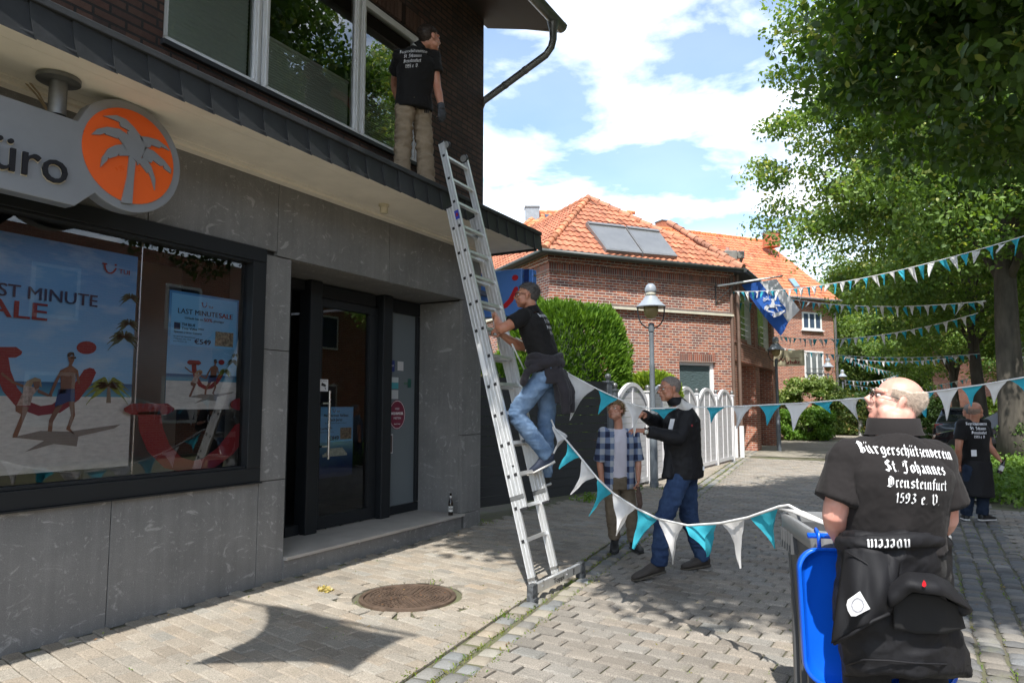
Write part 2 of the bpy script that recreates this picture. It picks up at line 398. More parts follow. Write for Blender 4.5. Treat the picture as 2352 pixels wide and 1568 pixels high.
struct(MB().quad((-220, -80, -0.02), (260, -80, -0.02), (260, 420, -0.02), (-220, 420, -0.02)).build('ground', MATS['earth']))
struct(MB().quad((-5.05, 23.0, -0.004), (6.0, 23.0, -0.004), (7.0, 70.0, -0.004), (-4.7, 70.0, -0.004)).build('path', farpave, uv=True))
def strip_x(y): return -2.45-0.105*(y-3.4)
HW = 0.165                                               # half width of the double cobble row
def paver_block(mb, c, X, Y, a, d, col, dome=0.0, h=0.0, bev=0.008):
    """one paving stone, top slightly tilted, edges rounded off; c on the ground, a,d half sizes"""
    c = V(c); tx, ty = rnd.gauss(0, .008), rnd.gauss(0, .008); hh = h+rnd.gauss(0, .0015)
    def P(u, v, z): return c+X*u+Y*v+V((0, 0, hh+z+u*tx+v*ty))
    o = [P(-a, -d, -.016), P(a, -d, -.016), P(a, d, -.016), P(-a, d, -.016)]
    e = [P(-a, -d, -bev), P(a, -d, -bev), P(a, d, -bev), P(-a, d, -bev)]
    i = [P(-a+bev, -d+bev, 0), P(a-bev, -d+bev, 0), P(a-bev, d-bev, 0), P(-a+bev, d-bev, 0)]
    mb.color(col)
    if dome:
        mid = P(rnd.uniform(-.3, .3)*a, rnd.uniform(-.3, .3)*d, dome)
        mb.add(o+e+i+[mid], [(k, (k+1) % 4, 4+(k+1) % 4, 4+k) for k in range(4)]+[(4+k, 4+(k+1) % 4, 8+(k+1) % 4, 8+k) for k in range(4)]+[(8+k, 8+(k+1) % 4, 12) for k in range(4)])
    else:
        mb.add(o+e+i, [(k, (k+1) % 4, 4+(k+1) % 4, 4+k) for k in range(4)]+[(4+k, 4+(k+1) % 4, 8+(k+1) % 4, 8+k) for k in range(4)]+[(8, 9, 10, 11)])
def tone(base, s=0.10):
    k = 1+rnd.gauss(0, s); w = rnd.gauss(0, 0.025)
    return (base[0]*k*(1+w), base[1]*k, base[2]*k*(1-w))
MH = V((-3.70, 4.80, 0)); MHR = 0.40
def cut_block(mb, c, X, Y, a, d, col, side):
    """a stone cut to fit along the cobble strip: side -1 keeps what lies left of it, +1 what lies right"""
    P = [V(c)+X*u+Y*v for u, v in ((-a, -d), (a, -d), (a, d), (-a, d))]; f = lambda p: (p.x-(strip_x(p.y)+side*(HW+.006)))*side; out = []
    for p, q in zip(P, P[1:]+P[:1]):
        fp, fq = f(p), f(q)
        if fp >= 0: out.append(p)
        if fp*fq < 0: out.append(p.lerp(q, fp/(fp-fq)))
    if len(out) < 3: return
    h = V((0, 0, rnd.gauss(-.001, .001))); mb.color(col).add([p+h for p in out]+[p-UZ_*.016 for p in out], [tuple(range(len(out)))]+[(i+len(out), (i+1) % len(out)+len(out), (i+1) % len(out), i) for i in range(len(out))])
UZ_ = V((0, 0, 1))
# left: small pavers between shop wall and cobble strip, laid 11 degrees askew
mb = MB(); ang = math.radians(169); X = V((math.cos(ang), math.sin(ang), 0)); Y = V((-X.y, X.x, 0))
bw, bh, g = 0.208, 0.112, 0.005
for r in range(-220, 220):
    for k in range(-120, 120):
        c = V((-3.6, 8, 0))+X*((k+(r % 2)*0.5)*bw)+Y*(r*bh)
        if not (-5.04 < c.x and c.x-.11 < strip_x(c.y)-HW and 0.6 < c.y < 23): continue
        if (c-MH).length < MHR+.14: continue
        if c.x+.12 > strip_x(c.y)-HW: cut_block(mb, c, X, Y, bw/2-g/2, bh/2-g/2, tone((.262, .234, .196), .08), -1); continue
        paver_block(mb, c, X, Y, bw/2-g/2, bh/2-g/2, tone((.262, .234, .196), .08))
# fan of cut stones round the manhole
for k in range(26):
    a = 2*math.pi*k/26; d = V((math.cos(a), math.sin(a), 0)); paver_block(mb, MH+d*(MHR+.115), V((-d.y, d.x, 0)), d, .052, .062, tone((.262, .234, .196), .08))
struct(mb.build('paving', paver))
# right: bigger pavers across the lane
mb = MB(); ang = math.radians(-3.0); X = V((math.cos(ang), math.sin(ang), 0)); Y = V((-X.y, X.x, 0)); bw, bh = 0.215, 0.145
for r in range(-60, 110):
    for k in range(-40, 60):
        c = V((-2, 6, 0))+X*((k+(r % 2)*0.5)*bw)+Y*(r*bh)
        if not (c.x+.14 > strip_x(c.y)+HW and 0.6 < c.y < 23): continue
        if c.x-.14 < strip_x(c.y)+HW: cut_block(mb, c, X, Y, bw/2-.005, bh/2-.005, tone((.222, .202, .176), .08), 1); continue
        if .17 < c.x < .97: continue
        if c.x > 1.0 and c.y > 13.0: continue
        if c.x > 3.4: continue
        paver_block(mb, c, X, Y, bw/2-.005, bh/2-.005, tone((.222, .202, .176), .08), bev=.014)
struct(mb.build('lane_paving', paver))
mb = MB()
y = 0.6
while y < 60:                                            # double row of natural cobbles
    for s in (-1, 1):
        l = rnd.uniform(.12, .17); d = V((-0.105, 1, 0)).normalized(); X = V((d.y, -d.x, 0))
        k = rnd.random(); c = (.23, .21, .175) if k < .5 else (.165, .168, .165)
        paver_block(mb, (strip_x(y)+s*.088+rnd.gauss(0, .006), y+rnd.gauss(0, .012), 0), X, d, .068+rnd.gauss(0, .004), l/2-.006, tone(c, .12), dome=.012, bev=.02)
    y += .155
struct(mb.build('cobble_strip', sett, smooth=True, sharp=42))
mb = MB(); y = 1.0
while y < 17:                                            # five courses of old setts on the right
    for c in range(5):
        k = rnd.random(); col = (.12, .12, .12) if k < .6 else (.165, .155, .14)
        paver_block(mb, (.25+.155*c+rnd.gauss(0, .006)+.012*(y-6), y+rnd.gauss(0, .01)+(c % 2)*.05, 0), V((1, 0, 0)), V((0, 1, 0)), .068, rnd.uniform(.04, .052), tone(col, .14), dome=.01, bev=.016)
    y += .115
struct(mb.build('sett_gutter', sett, smooth=True, sharp=42))

# manhole cover
iron = M('rusty_iron', (.105, .072, .052), rough=.75, metal=.35, var=.45, scale=9, bump=.3, bscale=120)
mh = thing('manhole_cover', 'round rusty cast iron manhole cover set flush in the pavers', 'manhole cover', MH)
mb = MB(); mb.lathe([(0.0, .0), (MHR-.05, .0), (MHR-.045, -.012), (MHR-.038, -.012), (MHR-.034, .003), (MHR, .003), (MHR+.004, -.02)], MH+V((0, 0, -.004)), 64)
mb.build('frame_ring', iron, mh)
mb = MB()
for k in range(9):
    r = .05+k*.034; n = int(2*math.pi*r/.042)
    for j in range(n):
        a = 2*math.pi*(j+.5*(k % 2))/n; d = V((math.cos(a), math.sin(a), 0))
        mb.obox(MH+d*r+V((0, 0, -.001)), d, V((-d.y, d.x, 0)), V((0, 0, 1)), .0105, .0135, .005)
mb.build('tread_studs', iron, mh)
# moss and small weeds in the joints, litter
weed = attrmat('weed', rough=.8, trans=.35)
mb = MB()
def blade(mb, p, h, col):
    a = rnd.uniform(0, 6.28); d = V((math.cos(a), math.sin(a), 0)); s = V((-d.y, d.x, 0)); p = V(p); w = h*rnd.uniform(.10, .22)
    mb.color(col).add([p-s*w*.5, p+s*w*.5, p+d*h*.5+V((0, 0, h*.7))+s*w*.6, p+d*h*.9+V((0, 0, h*.75)), p+d*h*.5+V((0, 0, h*.7))-s*w*.6], [(0, 1, 2, 3, 4)])
for _ in range(2600):
    if rnd.random() < .72:
        y = 1.2+rnd.random()**1.5*20; x = strip_x(y)+rnd.choice((-HW-.01, 0.0, HW+.01))+rnd.gauss(0, .012)
    elif rnd.random() < .5: y = rnd.uniform(1.5, 16); x = .25+.155*(rnd.randrange(5)+.5)+rnd.gauss(0, .008)
    else: y = rnd.uniform(2.5, 18); x = rnd.uniform(-5.0, .2)
    if (V((x, y, 0))-MH).length < MHR: continue
    for k in range(rnd.randrange(1, 4)):
        blade(mb, (x+rnd.gauss(0, .012), y+rnd.gauss(0, .02), -.012), rnd.uniform(.012, .03), (rnd.uniform(.12, .24), rnd.uniform(.19, .29), .035))
for (u, v, n, sp) in ((1160, 1415, 26, .05), (900, 1140+90, 14, .05), (1420, 1135, 90, .22), (1520, 1122, 70, .16), (1350, 1140, 80, .3), (1120, 1200, 26, .10), (1000, 1335, 10, .05)):
    q = onz(u, v, 0)
    for _ in range(n): blade(mb, (q.x+rnd.gauss(0, sp), q.y+rnd.gauss(0, sp), -.006), rnd.uniform(.018, .042), (rnd.uniform(.10, .2), rnd.uniform(.17, .26), .04))
mb.build('joint_weeds', weed)['kind'] = 'stuff'
litter = attrmat('dry_leaf', rough=.9, trans=.2)
mb = MB()
def flake(mb, p, r, col, up=.3):
    X = V((rnd.gauss(0, 1), rnd.gauss(0, 1), rnd.gauss(0, up))).normalized(); Yv = V((rnd.gauss(0, 1), rnd.gauss(0, 1), rnd.gauss(0, up))); Yv = (Yv-X*Yv.dot(X)).normalized(); p = V(p)
    mb.color(col).add([p-X*r, p+Yv*r*.45, p+X*r, p-Yv*r*.45], [(0, 1, 2, 3)])
for _ in range(260):
    x, y = rnd.uniform(-5.0, .9), rnd.uniform(2, 16)
    if rnd.random() < .3: x = -5.0+abs(rnd.gauss(0, .12))
    flake(mb, (x, y, .010), rnd.uniform(.006, .018), rnd.choice([(.30, .20, .06), (.22, .12, .05), (.36, .34, .10), (.16, .10, .06), (.25, .30, .08)]))
for _ in range(60):
    a, r = rnd.uniform(0, 6.28), abs(rnd.gauss(0, .2)); flake(mb, MH+V((math.cos(a)*r+.05, math.sin(a)*r-.05, .008)), rnd.uniform(.003, .011), rnd.choice([(.30, .14, .06), (.36, .22, .08), (.2, .10, .05)]))
mb.build('leaf_litter', litter)['kind'] = 'stuff'
mb = MB(); q = onz(745, 1357, 0)
for _ in range(130): flake(mb, q+V((max(-.06, min(.06, rnd.gauss(0, .03))), max(-.05, min(.05, rnd.gauss(0, .022))), .008+abs(rnd.gauss(0, .012)))), rnd.uniform(.008, .026), rnd.choice([(.55, .47, .16), (.48, .38, .12), (.6, .53, .26), (.4, .3, .1)]), up=.8)
tag(mb.build('leaf_clump', litter), 'crumpled clump of pale yellow dry leaves lying on the sunlit pavers', 'dry leaves')
# ---------------------------------------------------------------- shop building on the left
XW = -5.07
mt, t, b = newmat('granite'); L = t.links.new
uv = uvnode(t)
def gmap(sx, sy):
    q = N(t, 'ShaderNodeMapping'); L(uv.outputs[0], q.inputs['Vector']); q.inputs['Scale'].default_value = (sx, sy, 1); return q
n1 = N(t, 'ShaderNodeTexNoise', i_Scale=1.6, i_Detail=8.0, i_Roughness=.65); L(gmap(1, 1).outputs[0], n1.inputs['Vector'])
r1 = N(t, 'ShaderNodeValToRGB'); L(n1.outputs['Fac'], r1.inputs[0])
r1.color_ramp.elements[0].position = .3; r1.color_ramp.elements[0].color = (.150, .150, .149, 1); r1.color_ramp.elements[1].position = .72; r1.color_ramp.elements[1].color = (.225, .222, .216, 1)
n2 = N(t, 'ShaderNodeTexNoise', i_Scale=2.6, i_Detail=6.0, i_Roughness=.6, i_Distortion=3.6); L(gmap(1, 1.5).outputs[0], n2.inputs['Vector'])
r2 = N(t, 'ShaderNodeValToRGB'); L(n2.outputs['Fac'], r2.inputs[0]); r2.color_ramp.elements[0].position = .60; r2.color_ramp.elements[1].position = .66; r2.color_ramp.elements[1].color = (.6, .6, .6, 1)
m1 = N(t, 'ShaderNodeMixRGB'); L(r2.outputs[0], m1.inputs['Fac']); L(r1.outputs[0], m1.inputs['Color1']); m1.inputs['Color2'].default_value = (.40, .395, .385, 1)
n3 = N(t, 'ShaderNodeTexNoise', i_Scale=26.0, i_Detail=4.0, i_Roughness=.7, i_Distortion=1.4); L(gmap(1.4, .8).outputs[0], n3.inputs['Vector'])
r3 = N(t, 'ShaderNodeValToRGB'); L(n3.outputs['Fac'], r3.inputs[0]); r3.color_ramp.elements[0].position = .60; r3.color_ramp.elements[1].position = .68; r3.color_ramp.elements[1].color = (.5, .5, .5, 1)
m2 = N(t, 'ShaderNodeMixRGB'); L(r3.outputs[0], m2.inputs['Fac']); L(m1.outputs[0], m2.inputs['Color1']); m2.inputs['Color2'].default_value = (.42, .415, .40, 1)
n4 = N(t, 'ShaderNodeTexNoise', i_Scale=9.0, i_Detail=4.0, i_Roughness=.6); L(gmap(1.5, .06).outputs[0], n4.inputs['Vector'])
r4 = N(t, 'ShaderNodeMapRange'); L(n4.outputs['Fac'], r4.inputs['Value']); r4.inputs['From Min'].default_value = .3; r4.inputs['From Max'].default_value = .75; r4.inputs['To Min'].default_value = .90; r4.inputs['To Max'].default_value = 1.13
n5 = N(t, 'ShaderNodeTexNoise', i_Scale=160.0, i_Detail=2.0); L(gmap(1, 1).outputs[0], n5.inputs['Vector'])
r5 = N(t, 'ShaderNodeMapRange'); L(n5.outputs['Fac'], r5.inputs['Value']); r5.inputs['From Min'].default_value = .3; r5.inputs['From Max'].default_value = .7; r5.inputs['To Min'].default_value = .82; r5.inputs['To Max'].default_value = 1.18
mm = N(t, 'ShaderNodeMath', operation='MULTIPLY'); L(r4.outputs[0], mm.inputs[0]); L(r5.outputs[0], mm.inputs[1])
sc = N(t, 'ShaderNodeVectorMath', operation='SCALE'); L(m2.outputs[0], sc.inputs[0]); L(mm.outputs[0], sc.inputs['Scale']); L(sc.outputs[0], b.inputs['Base Color'])
b.inputs['Roughness'].default_value = .55
bp = N(t, 'ShaderNodeBump', i_Strength=.15, i_Distance=.004); L(n3.outputs['Fac'], bp.inputs['Height']); L(bp.outputs[0], b.inputs['Normal'])
granite = mt
darkbrick = brickmat('dark_brick', [(.085, .05, .04), (.12, .068, .052), (.10, .052, .04), (.065, .045, .04)], (.035, .032, .03), .25, .0725, .011, bump=.9, dirt=.3)
slate = M('slate', (.030, .033, .037), rough=.55, var=.18, scale=5, bump=.15, bscale=40)
soffitm = M('soffit_cream', (.90, .84, .74), rough=.7, var=.07, scale=3)
anthra = M('anthracite_aluminium', (.013, .0155, .018), rough=.45, var=.08, scale=3, spec=.35)
zinc = M('weathered_zinc', (.19, .195, .195), rough=.42, metal=.6, var=.25, scale=7)
whitepvc = M('white_pvc', (.72, .73, .74), rough=.35, var=.03)
stepm = M('pale_stone', (.40, .37, .34), rough=.6, var=.12, scale=4, bump=.1, bscale=120)
steel = M('brushed_steel', (.62, .61, .59), rough=.28, metal=1.0, var=.06)
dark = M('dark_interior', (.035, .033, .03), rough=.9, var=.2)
black = M('black_plastic', (.018, .018, .02), rough=.45, var=.1)
shopglass = glassmat('shop_glass', (.95, .97, .97), k=1.35, base=.02, wav=.02)
upglass = glassmat('upper_glass', (.85, .9, .88), k=2.6, base=.07, wav=.04)
B = thing('shop_building', 'grey stone clad travel shop with dark brick upper floor and flat slate edged canopy', 'shop building', (-6.5, 3, 0))
E0, YL = 8.13, -3.0                                      # right-hand end, left end of the house
# stone cladding slabs, 4 mm open joints
mb = MB(); j = .0035
def slab(y0, y1, z0, z1, x=XW, d=.05): mb.box((x, y0+j, z0+j), (x-d, y1-j, z1-j))
for a, c in ((YL, -.2), (-.2, 1.5), (1.5, 3.075), (3.075, 4.40)): slab(a, c, -.02, .90)
slab(4.40, 4.71, -.02, .90); slab(4.40, 4.71, .90, 2.085); slab(4.40, 4.71, 2.085, 2.96)
for a, c in ((YL, -.2), (-.2, 1.7), (1.7, 3.25), (3.25, 4.53)): slab(a, c, 3.0, 3.70)
slab(4.53, 6.155, 2.965, 3.70); slab(6.155, 7.72, 2.965, 3.70); slab(7.72, E0, 2.965, 3.70)
slab(7.66, E0, .19, 1.19); slab(7.66, E0, 1.19, 2.965); slab(7.72, E0, -.02, .19)
# recess returns and ceiling, end wall
mb.box((XW-.052, 7.70, .19), (-5.84, 7.66, 2.95)); mb.box((XW-.052, 4.71, .19), (-5.84, 4.67, 2.95))
mb.box((XW-.052, 4.72, 2.965), (-5.84, 7.65, 3.0))
mb.box((XW-.055, E0-.004, -.02), (-9.0, E0-.05, 3.66))
mb.build('stone_cladding', granite, B, uv=True, bevel=.002)
mb = MB(); mb.box((-5.125, YL, -.02), (-5.19, 4.66, .9)).box((-5.125, YL, 3.03), (-5.3, E0-.06, 3.66)).box((-5.125, 7.71, 0), (-5.8, E0-.06, 3.0)); mb.box((-5.125, 4.44, .9), (-5.17, 4.665, 3.0))
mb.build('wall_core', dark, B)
# door step
mb = MB(); mb.box((XW+.012, 4.705, -.02), (-5.82, 7.655, .158)); mb.build('step_riser', granite, B, uv=True)
mb = MB()
for a, c in ((4.705, 5.71), (5.714, 6.70), (6.704, 7.69)): mb.box((XW+.045, a, .1605), (XW-.0, c, .192))
for a, c in ((4.715, 5.71), (5.714, 6.70), (6.704, 7.655)): mb.box((XW-.001, a, .1605), (-5.83, c, .192))
mb.build('step_slab', stepm, B, bevel=.004)
# shop window
wf = MB(); y0, y1, z0, z1 = -2.0, 4.39, .905, 2.995
for (a, c, d, e) in ((y0, y1, z0, z0+.125), (y0, y1, z1-.125, z1)): wf.box((XW+.03, a, d), (XW-.10, c, e))
for (a, c) in ((y1-.145, y1), (y0, y0+.14)): wf.box((XW+.0285, a, z0+.126), (XW-.10, c, z1-.126))
wf.box((XW+.012, y0+.14, z0+.125), (XW-.08, y1-.145, z0+.148)); wf.box((XW+.012, y0+.14, z1-.125), (XW-.08, y1-.145, z1-.148))
sw = wf.build('shop_window', anthra, B, bevel=.004)
MB().quad((-5.125, y0+.13, z0+.1), (-5.125, y1-.13, z0+.1), (-5.125, y1-.13, z1-.1), (-5.125, y0+.13, z1-.1)).build('window_pane', shopglass, sw)
MB().box((XW+.05, y0, z0-.012), (XW-.05, y1+.005, z0-.0005)).build('window_sill', anthra, sw)
# inside of the shop
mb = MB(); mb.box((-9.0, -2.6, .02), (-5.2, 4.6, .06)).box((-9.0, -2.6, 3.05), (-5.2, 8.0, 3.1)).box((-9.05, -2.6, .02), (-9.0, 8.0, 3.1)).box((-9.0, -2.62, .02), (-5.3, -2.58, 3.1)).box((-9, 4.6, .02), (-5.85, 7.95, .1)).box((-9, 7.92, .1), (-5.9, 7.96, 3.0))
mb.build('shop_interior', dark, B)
wallp = M('interior_white', (.42, .42, .40), rough=.8, var=.05)
mb = MB(); mb.box((-5.75, 4.56, .1), (-5.3, 4.60, 3.0)); mb.box((-6.6, 3.70, .1), (-6.55, 4.6, 3.0)); mb.build('interior_partition', wallp, B)
mb = MB(); mb.box((-7.4, 2.0, .06), (-6.7, 3.6, .78)).box((-7.5, 1.9, .78), (-6.6, 3.7, .82)); mb.build('counter', M('counter_wood', (.10, .06, .04), rough=.5), B)
# entrance: posts, door leaf, side lights at x=-5.8
XD = -5.8
zt = 2.95
D = MB(); D.box((XD+.05, 4.71, .195), (XD-.05, 4.80, zt)).box((XD+.045, 5.25, .195), (XD-.05, 5.36, zt-.1)); D.box((XD+.045, 4.8, zt-.105), (XD-.05, 5.55, zt)); D.box((XD+.045, 4.8, .195), (XD-.05, 5.55, .30))
D.box((XD+.045, 5.77, zt-.15), (XD-.05, 6.74, zt)); D.box((XD+.045, 7.0, zt-.17), (XD-.05, 7.655, zt)); D.box((XD+.045, 7.0, .195), (XD-.05, 7.655, .30)); D.box((XD+.045, 7.60, .31), (XD-.05, 7.655, zt-.18))
ent = D.build('entrance_frame', anthra, B, bevel=.003)
mb = MB(); mb.box((XD+.13, 5.56, .193), (XD-.05, 5.735, zt+.01)).box((XD+.13, 6.80, .193), (XD-.05, 6.975, zt+.01)); mb.build('entrance_post', anthra, B, bevel=.012)
mb = MB(); mb.box((XD+.04, 4.72, .1925), (XD-.04, 7.65, .2)); mb.build('threshold', steel, B)
mb = MB(); mb.box((XD+.04, 5.74, .205), (XD-.02, 6.79, .34)).box((XD+.04, 5.74, 2.70), (XD-.02, 6.79, 2.795)).box((XD+.0395, 5.74, .341), (XD-.02, 5.84, 2.699)).box((XD+.0395, 6.65, .341), (XD-.02, 6.79, 2.699))
door = mb.build('door', anthra, B, bevel=.003)
MB().quad((XD, 5.83, .33), (XD, 6.66, .33), (XD, 6.66, 2.71), (XD, 5.83, 2.71)).build('door_pane', shopglass, door)
mb = MB(); hx = XD+.11
mb.tube([(hx, 5.90, .98), (hx, 5.90, 1.74)], .016, 12)
for z in (1.12, 1.60): mb.tube([(hx, 5.90, z), (hx-.0, 5.80, z), (XD+.03, 5.80, z)], .011, 10)
mb.build('door_handle', steel, door, smooth=True, sharp=40)
frost = bpy.data.materials.new('frosted_pane'); frost.use_nodes = True; fb = frost.node_tree.nodes['Principled BSDF']
fb.inputs['Base Color'].default_value = (.15, .175, .185, 1); fb.inputs['Roughness'].default_value = .12
MB().quad((XD+.005, 7.0, .3), (XD+.005, 7.6, .3), (XD+.005, 7.6, 2.79), (XD+.005, 7.0, 2.79)).build('side_light_pane', frost, B)
MB().quad((XD, 4.80, .3), (XD, 5.25, .3), (XD, 5.25, 2.85), (XD, 4.80, 2.85)).build('narrow_side_pane', shopglass, B)
# stickers on door and side light
def flat(name, x, y0, z0, y1, z1, col, parent, rough=.5):
    k = 'paint_%d_%d_%d' % tuple(int(c*255) for c in col)
    m_ = MATS.get(k) or M(k, col, rough=rough, var=.03)
    return MB().box((x, y0, z0), (x+.002, y1, z1)).build(name, m_, parent)
def onwall(mb, s, x, y, z, h, width=None, bold=0.0): return text(mb, s, (x, y, z), (0, 1, 0), (0, 0, 1), h, width, bold)
ink = M('black_ink', (.015, .015, .018), rough=.5, var=0); wink = M('white_ink', (.75, .75, .75), rough=.5, var=0); redink = M('red_ink', (.24, .008, .016), rough=.45, var=.05); navy = M('navy_ink', (.012, .016, .06), rough=.5, var=0)
st = flat('camera_notice_sticker', XD+.041, 5.775, 1.735, 5.94, 1.87, (.66, .66, .66), door)
mb = MB(); x = XD+.0445
mb.add([(x, 5.83, 1.80), (x, 5.90, 1.785), (x, 5.905, 1.81), (x, 5.84, 1.835)], [(0, 1, 2, 3)]).add([(x, 5.86, 1.785), (x, 5.88, 1.78), (x, 5.90, 1.755), (x, 5.91, 1.77)], [(0, 1, 2, 3)])
onwall(mb, 'VIDEO', x, 5.79, 1.848, .012, .13, .01); onwall(mb, 'überwacht', x, 5.79, 1.742, .007, .13); mb.build('sticker_print', ink, st)
ov = MB(); c = (7.235, 1.457); n = 36
ov.prism([(XD+.008, c[0]+.165*math.cos(a*2*math.pi/n), c[1]+.19*math.sin(a*2*math.pi/n)) for a in range(n)], (.002, 0, 0))
ovs = ov.build('oval_sticker', M('bordeaux', (.17, .018, .045), rough=.4, var=.03), B)
mb = MB(); x = XD+.0115
for a in range(n):
    a0, a1 = a*2*math.pi/n, (a+1)*2*math.pi/n
    mb.quad(*[(x, c[0]+r*.165*math.cos(q), c[1]+r*.19*math.sin(q)) for r, q in ((.92, a0), (.955, a0), (.955, a1), (.92, a1))])
for s, z, h, w, bo in (('HIER', 1.52, .028, .09, 0), ('WOHNMOBIL', 1.455, .036, .25, .035), ('MIETEN', 1.40, .028, .145, 0), ('Rent & Travel', 1.33, .016, .12, .02)): onwall(mb, s, x, c[0]-w/2, z, h, w, bo)
mb.build('oval_sticker_lettering', wink, ovs)
flat('sticker', XD+.008, 7.01, 2.01, 7.17, 2.155, (.015, .03, .16), B); flat('sticker', XD+.008, 7.23, 2.03, 7.35, 2.15, (.55, .55, .55), B)
flat('sticker', XD+.008, 7.09, 1.79, 7.25, 1.87, (.06, .30, .34), B); flat('sticker', XD+.008, 7.09, 1.872, 7.25, 1.94, (.5, .55, .55), B); flat('sticker', XD+.008, 7.09, 1.66, 7.25, 1.775, (.46, .48, .48), B)
flat('sticker', XD+.008, 7.45, 1.81, 7.52, 1.93, (.02, .10, .08), B); flat('sticker', XD+.008, 7.37, 1.85, 7.445, 1.88, (.05, .12, .08), B)
p = flat('sticker', XD+.008, 7.02, .965, 7.155, 1.21, (.5, .5, .5), B); flat('sticker_picture', XD+.0115, 7.03, .98, 7.14, 1.195, (.09, .06, .055), p)
mb = MB(); onwall(mb, 'FILIALE', XD+.012, 7.02, 2.08, .02, .13, .02); mb.build('sticker_print', wink, B)
# canopy: soffit boards, slate hung edge, zinc cap, roof
ZS, XF, YE, ZT = 3.67, -4.22, 8.22, 3.88
mb = MB()
for a, c in ((XF-.02, -4.40), (-4.403, -4.78), (-4.783, XW+.0)): mb.box((a, YL, ZS), (c, YE-.02, ZS+.02))
mb.box((-4.98, YL, ZS-.022), (XW+.002, E0+.03, ZS-.001))
mb.box((-4.90, YL, ZS-.006), (-4.93, YE-.1, ZS-.0005)); mb.build('canopy_soffit', soffitm, B)
mb = MB(); mb.box((XF-.03, YL, ZS+.021), (XW-.1, YE-.03, 3.86)); mb.build('canopy_deck', M('roof_felt', (.05, .05, .05), rough=.9), B)
mb = MB(); w = .235
def scale_row(P, T, O, n):
    for k in range(n):
        a = V(P)+V(T)*(k*w); o0, o1 = V(O)*(.006), V(O)*(.016)
        # each slate laps over its neighbour with a curved edge
        pts = []
        for q in range(7):
            s = q/6; z = ZT-.03-(ZT-ZS+.0)*s; bow = .045*s*s
            pts.append((z, bow))
        L_ = [V((a.x, a.y, z))+V(T)*bw_+o1 for z, bw_ in pts]; R_ = [V((a.x, a.y, z))+V(T)*(w+bw_+.01)+o0*.2 for z, bw_ in pts]
        mb.add(L_+R_, [(i, i+1, 7+i+1, 7+i) for i in range(6)])
        I_ = [V((a.x, a.y, z))+V(T)*bw_ for z, bw_ in pts]; mb.add(L_+I_, [(i+1, i, 7+i, 7+i+1) for i in range(6)])
scale_row((XF, YL, 0), (0, 1, 0), (1, 0, 0), 48)
scale_row((XF, YE, 0), (-1, 0, 0), (0, 1, 0), 15)
mb.build('slate_edge', slate, B)
mb = MB(); mb.box((XF-.14, YL, ZT-.035), (XF+.035, YE+.03, ZT+.012)).box((XF-.141, YE-.1, ZT-.035), (-7.8, YE+.03, ZT+.0118)); mb.box((XF+.006, YL, ZS-.012), (XF-.02, YE+.008, ZS+.008)).box((XF-.021, YE-.02, ZS-.012), (-7.8, YE+.0075, ZS+.0075)); mb.build('canopy_cap', slate, B, bevel=.006)
mb = MB(); mb.box((-5.07, E0-.02, ZS), (-7.8, YE-.021, ZS+.02)); mb.build('canopy_side_soffit', soffitm, B)
# upper storey
wy0, wy1, wz0, wz1 = 3.30, 6.72, 4.50, 6.14
mb = MB(); t_ = .24
def wall(y0, y1, z0, z1): mb.box((XW, y0, z0), (XW-t_, y1, z1))
wall(YL, wy0, 3.87, 7.5); wall(wy1, 8.17, 3.87, 7.5); wall(wy0, wy1, 3.87, wz0-.05); wall(wy0, wy1, wz1+.24, 7.5)
mb.box((XW-t_, 8.17, 3.87), (-12, 7.93, 7.5)); mb.build('upper_wall', darkbrick, B, uv=True)
mb = MB(); rnd.seed(3); y = wy0
sold = attrmat('soldier_brick', rough=.8, bump=.4, bscale=60, grain=.2, gscale=50)
while y < wy1-.01: mb.color(tone((.095, .056, .044), .2)).box((XW+.001, y+.005, wz1+.004), (XW-.12, y+.068, wz1+.236)); y += .0735
mb.build('soldier_course', sold, B)
MB().box((XW-.03, wy0, wz1), (XW-.13, wy1, wz1+.24)).build('lintel_joint', M('dark_mortar', (.035, .032, .03), rough=.9), B)
MB().box((XW+.045, wy0-.02, wz0-.055), (XW-.2, wy1+.02, wz0-.01)).build('upper_window_sill', slate, B, bevel=.005)
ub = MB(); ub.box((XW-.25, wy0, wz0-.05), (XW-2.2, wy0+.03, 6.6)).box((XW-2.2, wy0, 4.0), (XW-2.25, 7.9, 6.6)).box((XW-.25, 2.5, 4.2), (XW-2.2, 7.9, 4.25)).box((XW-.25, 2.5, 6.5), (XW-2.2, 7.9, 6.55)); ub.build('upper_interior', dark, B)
blind = M('pleated_blind', (.62, .68, .64), rough=.8, var=.03)
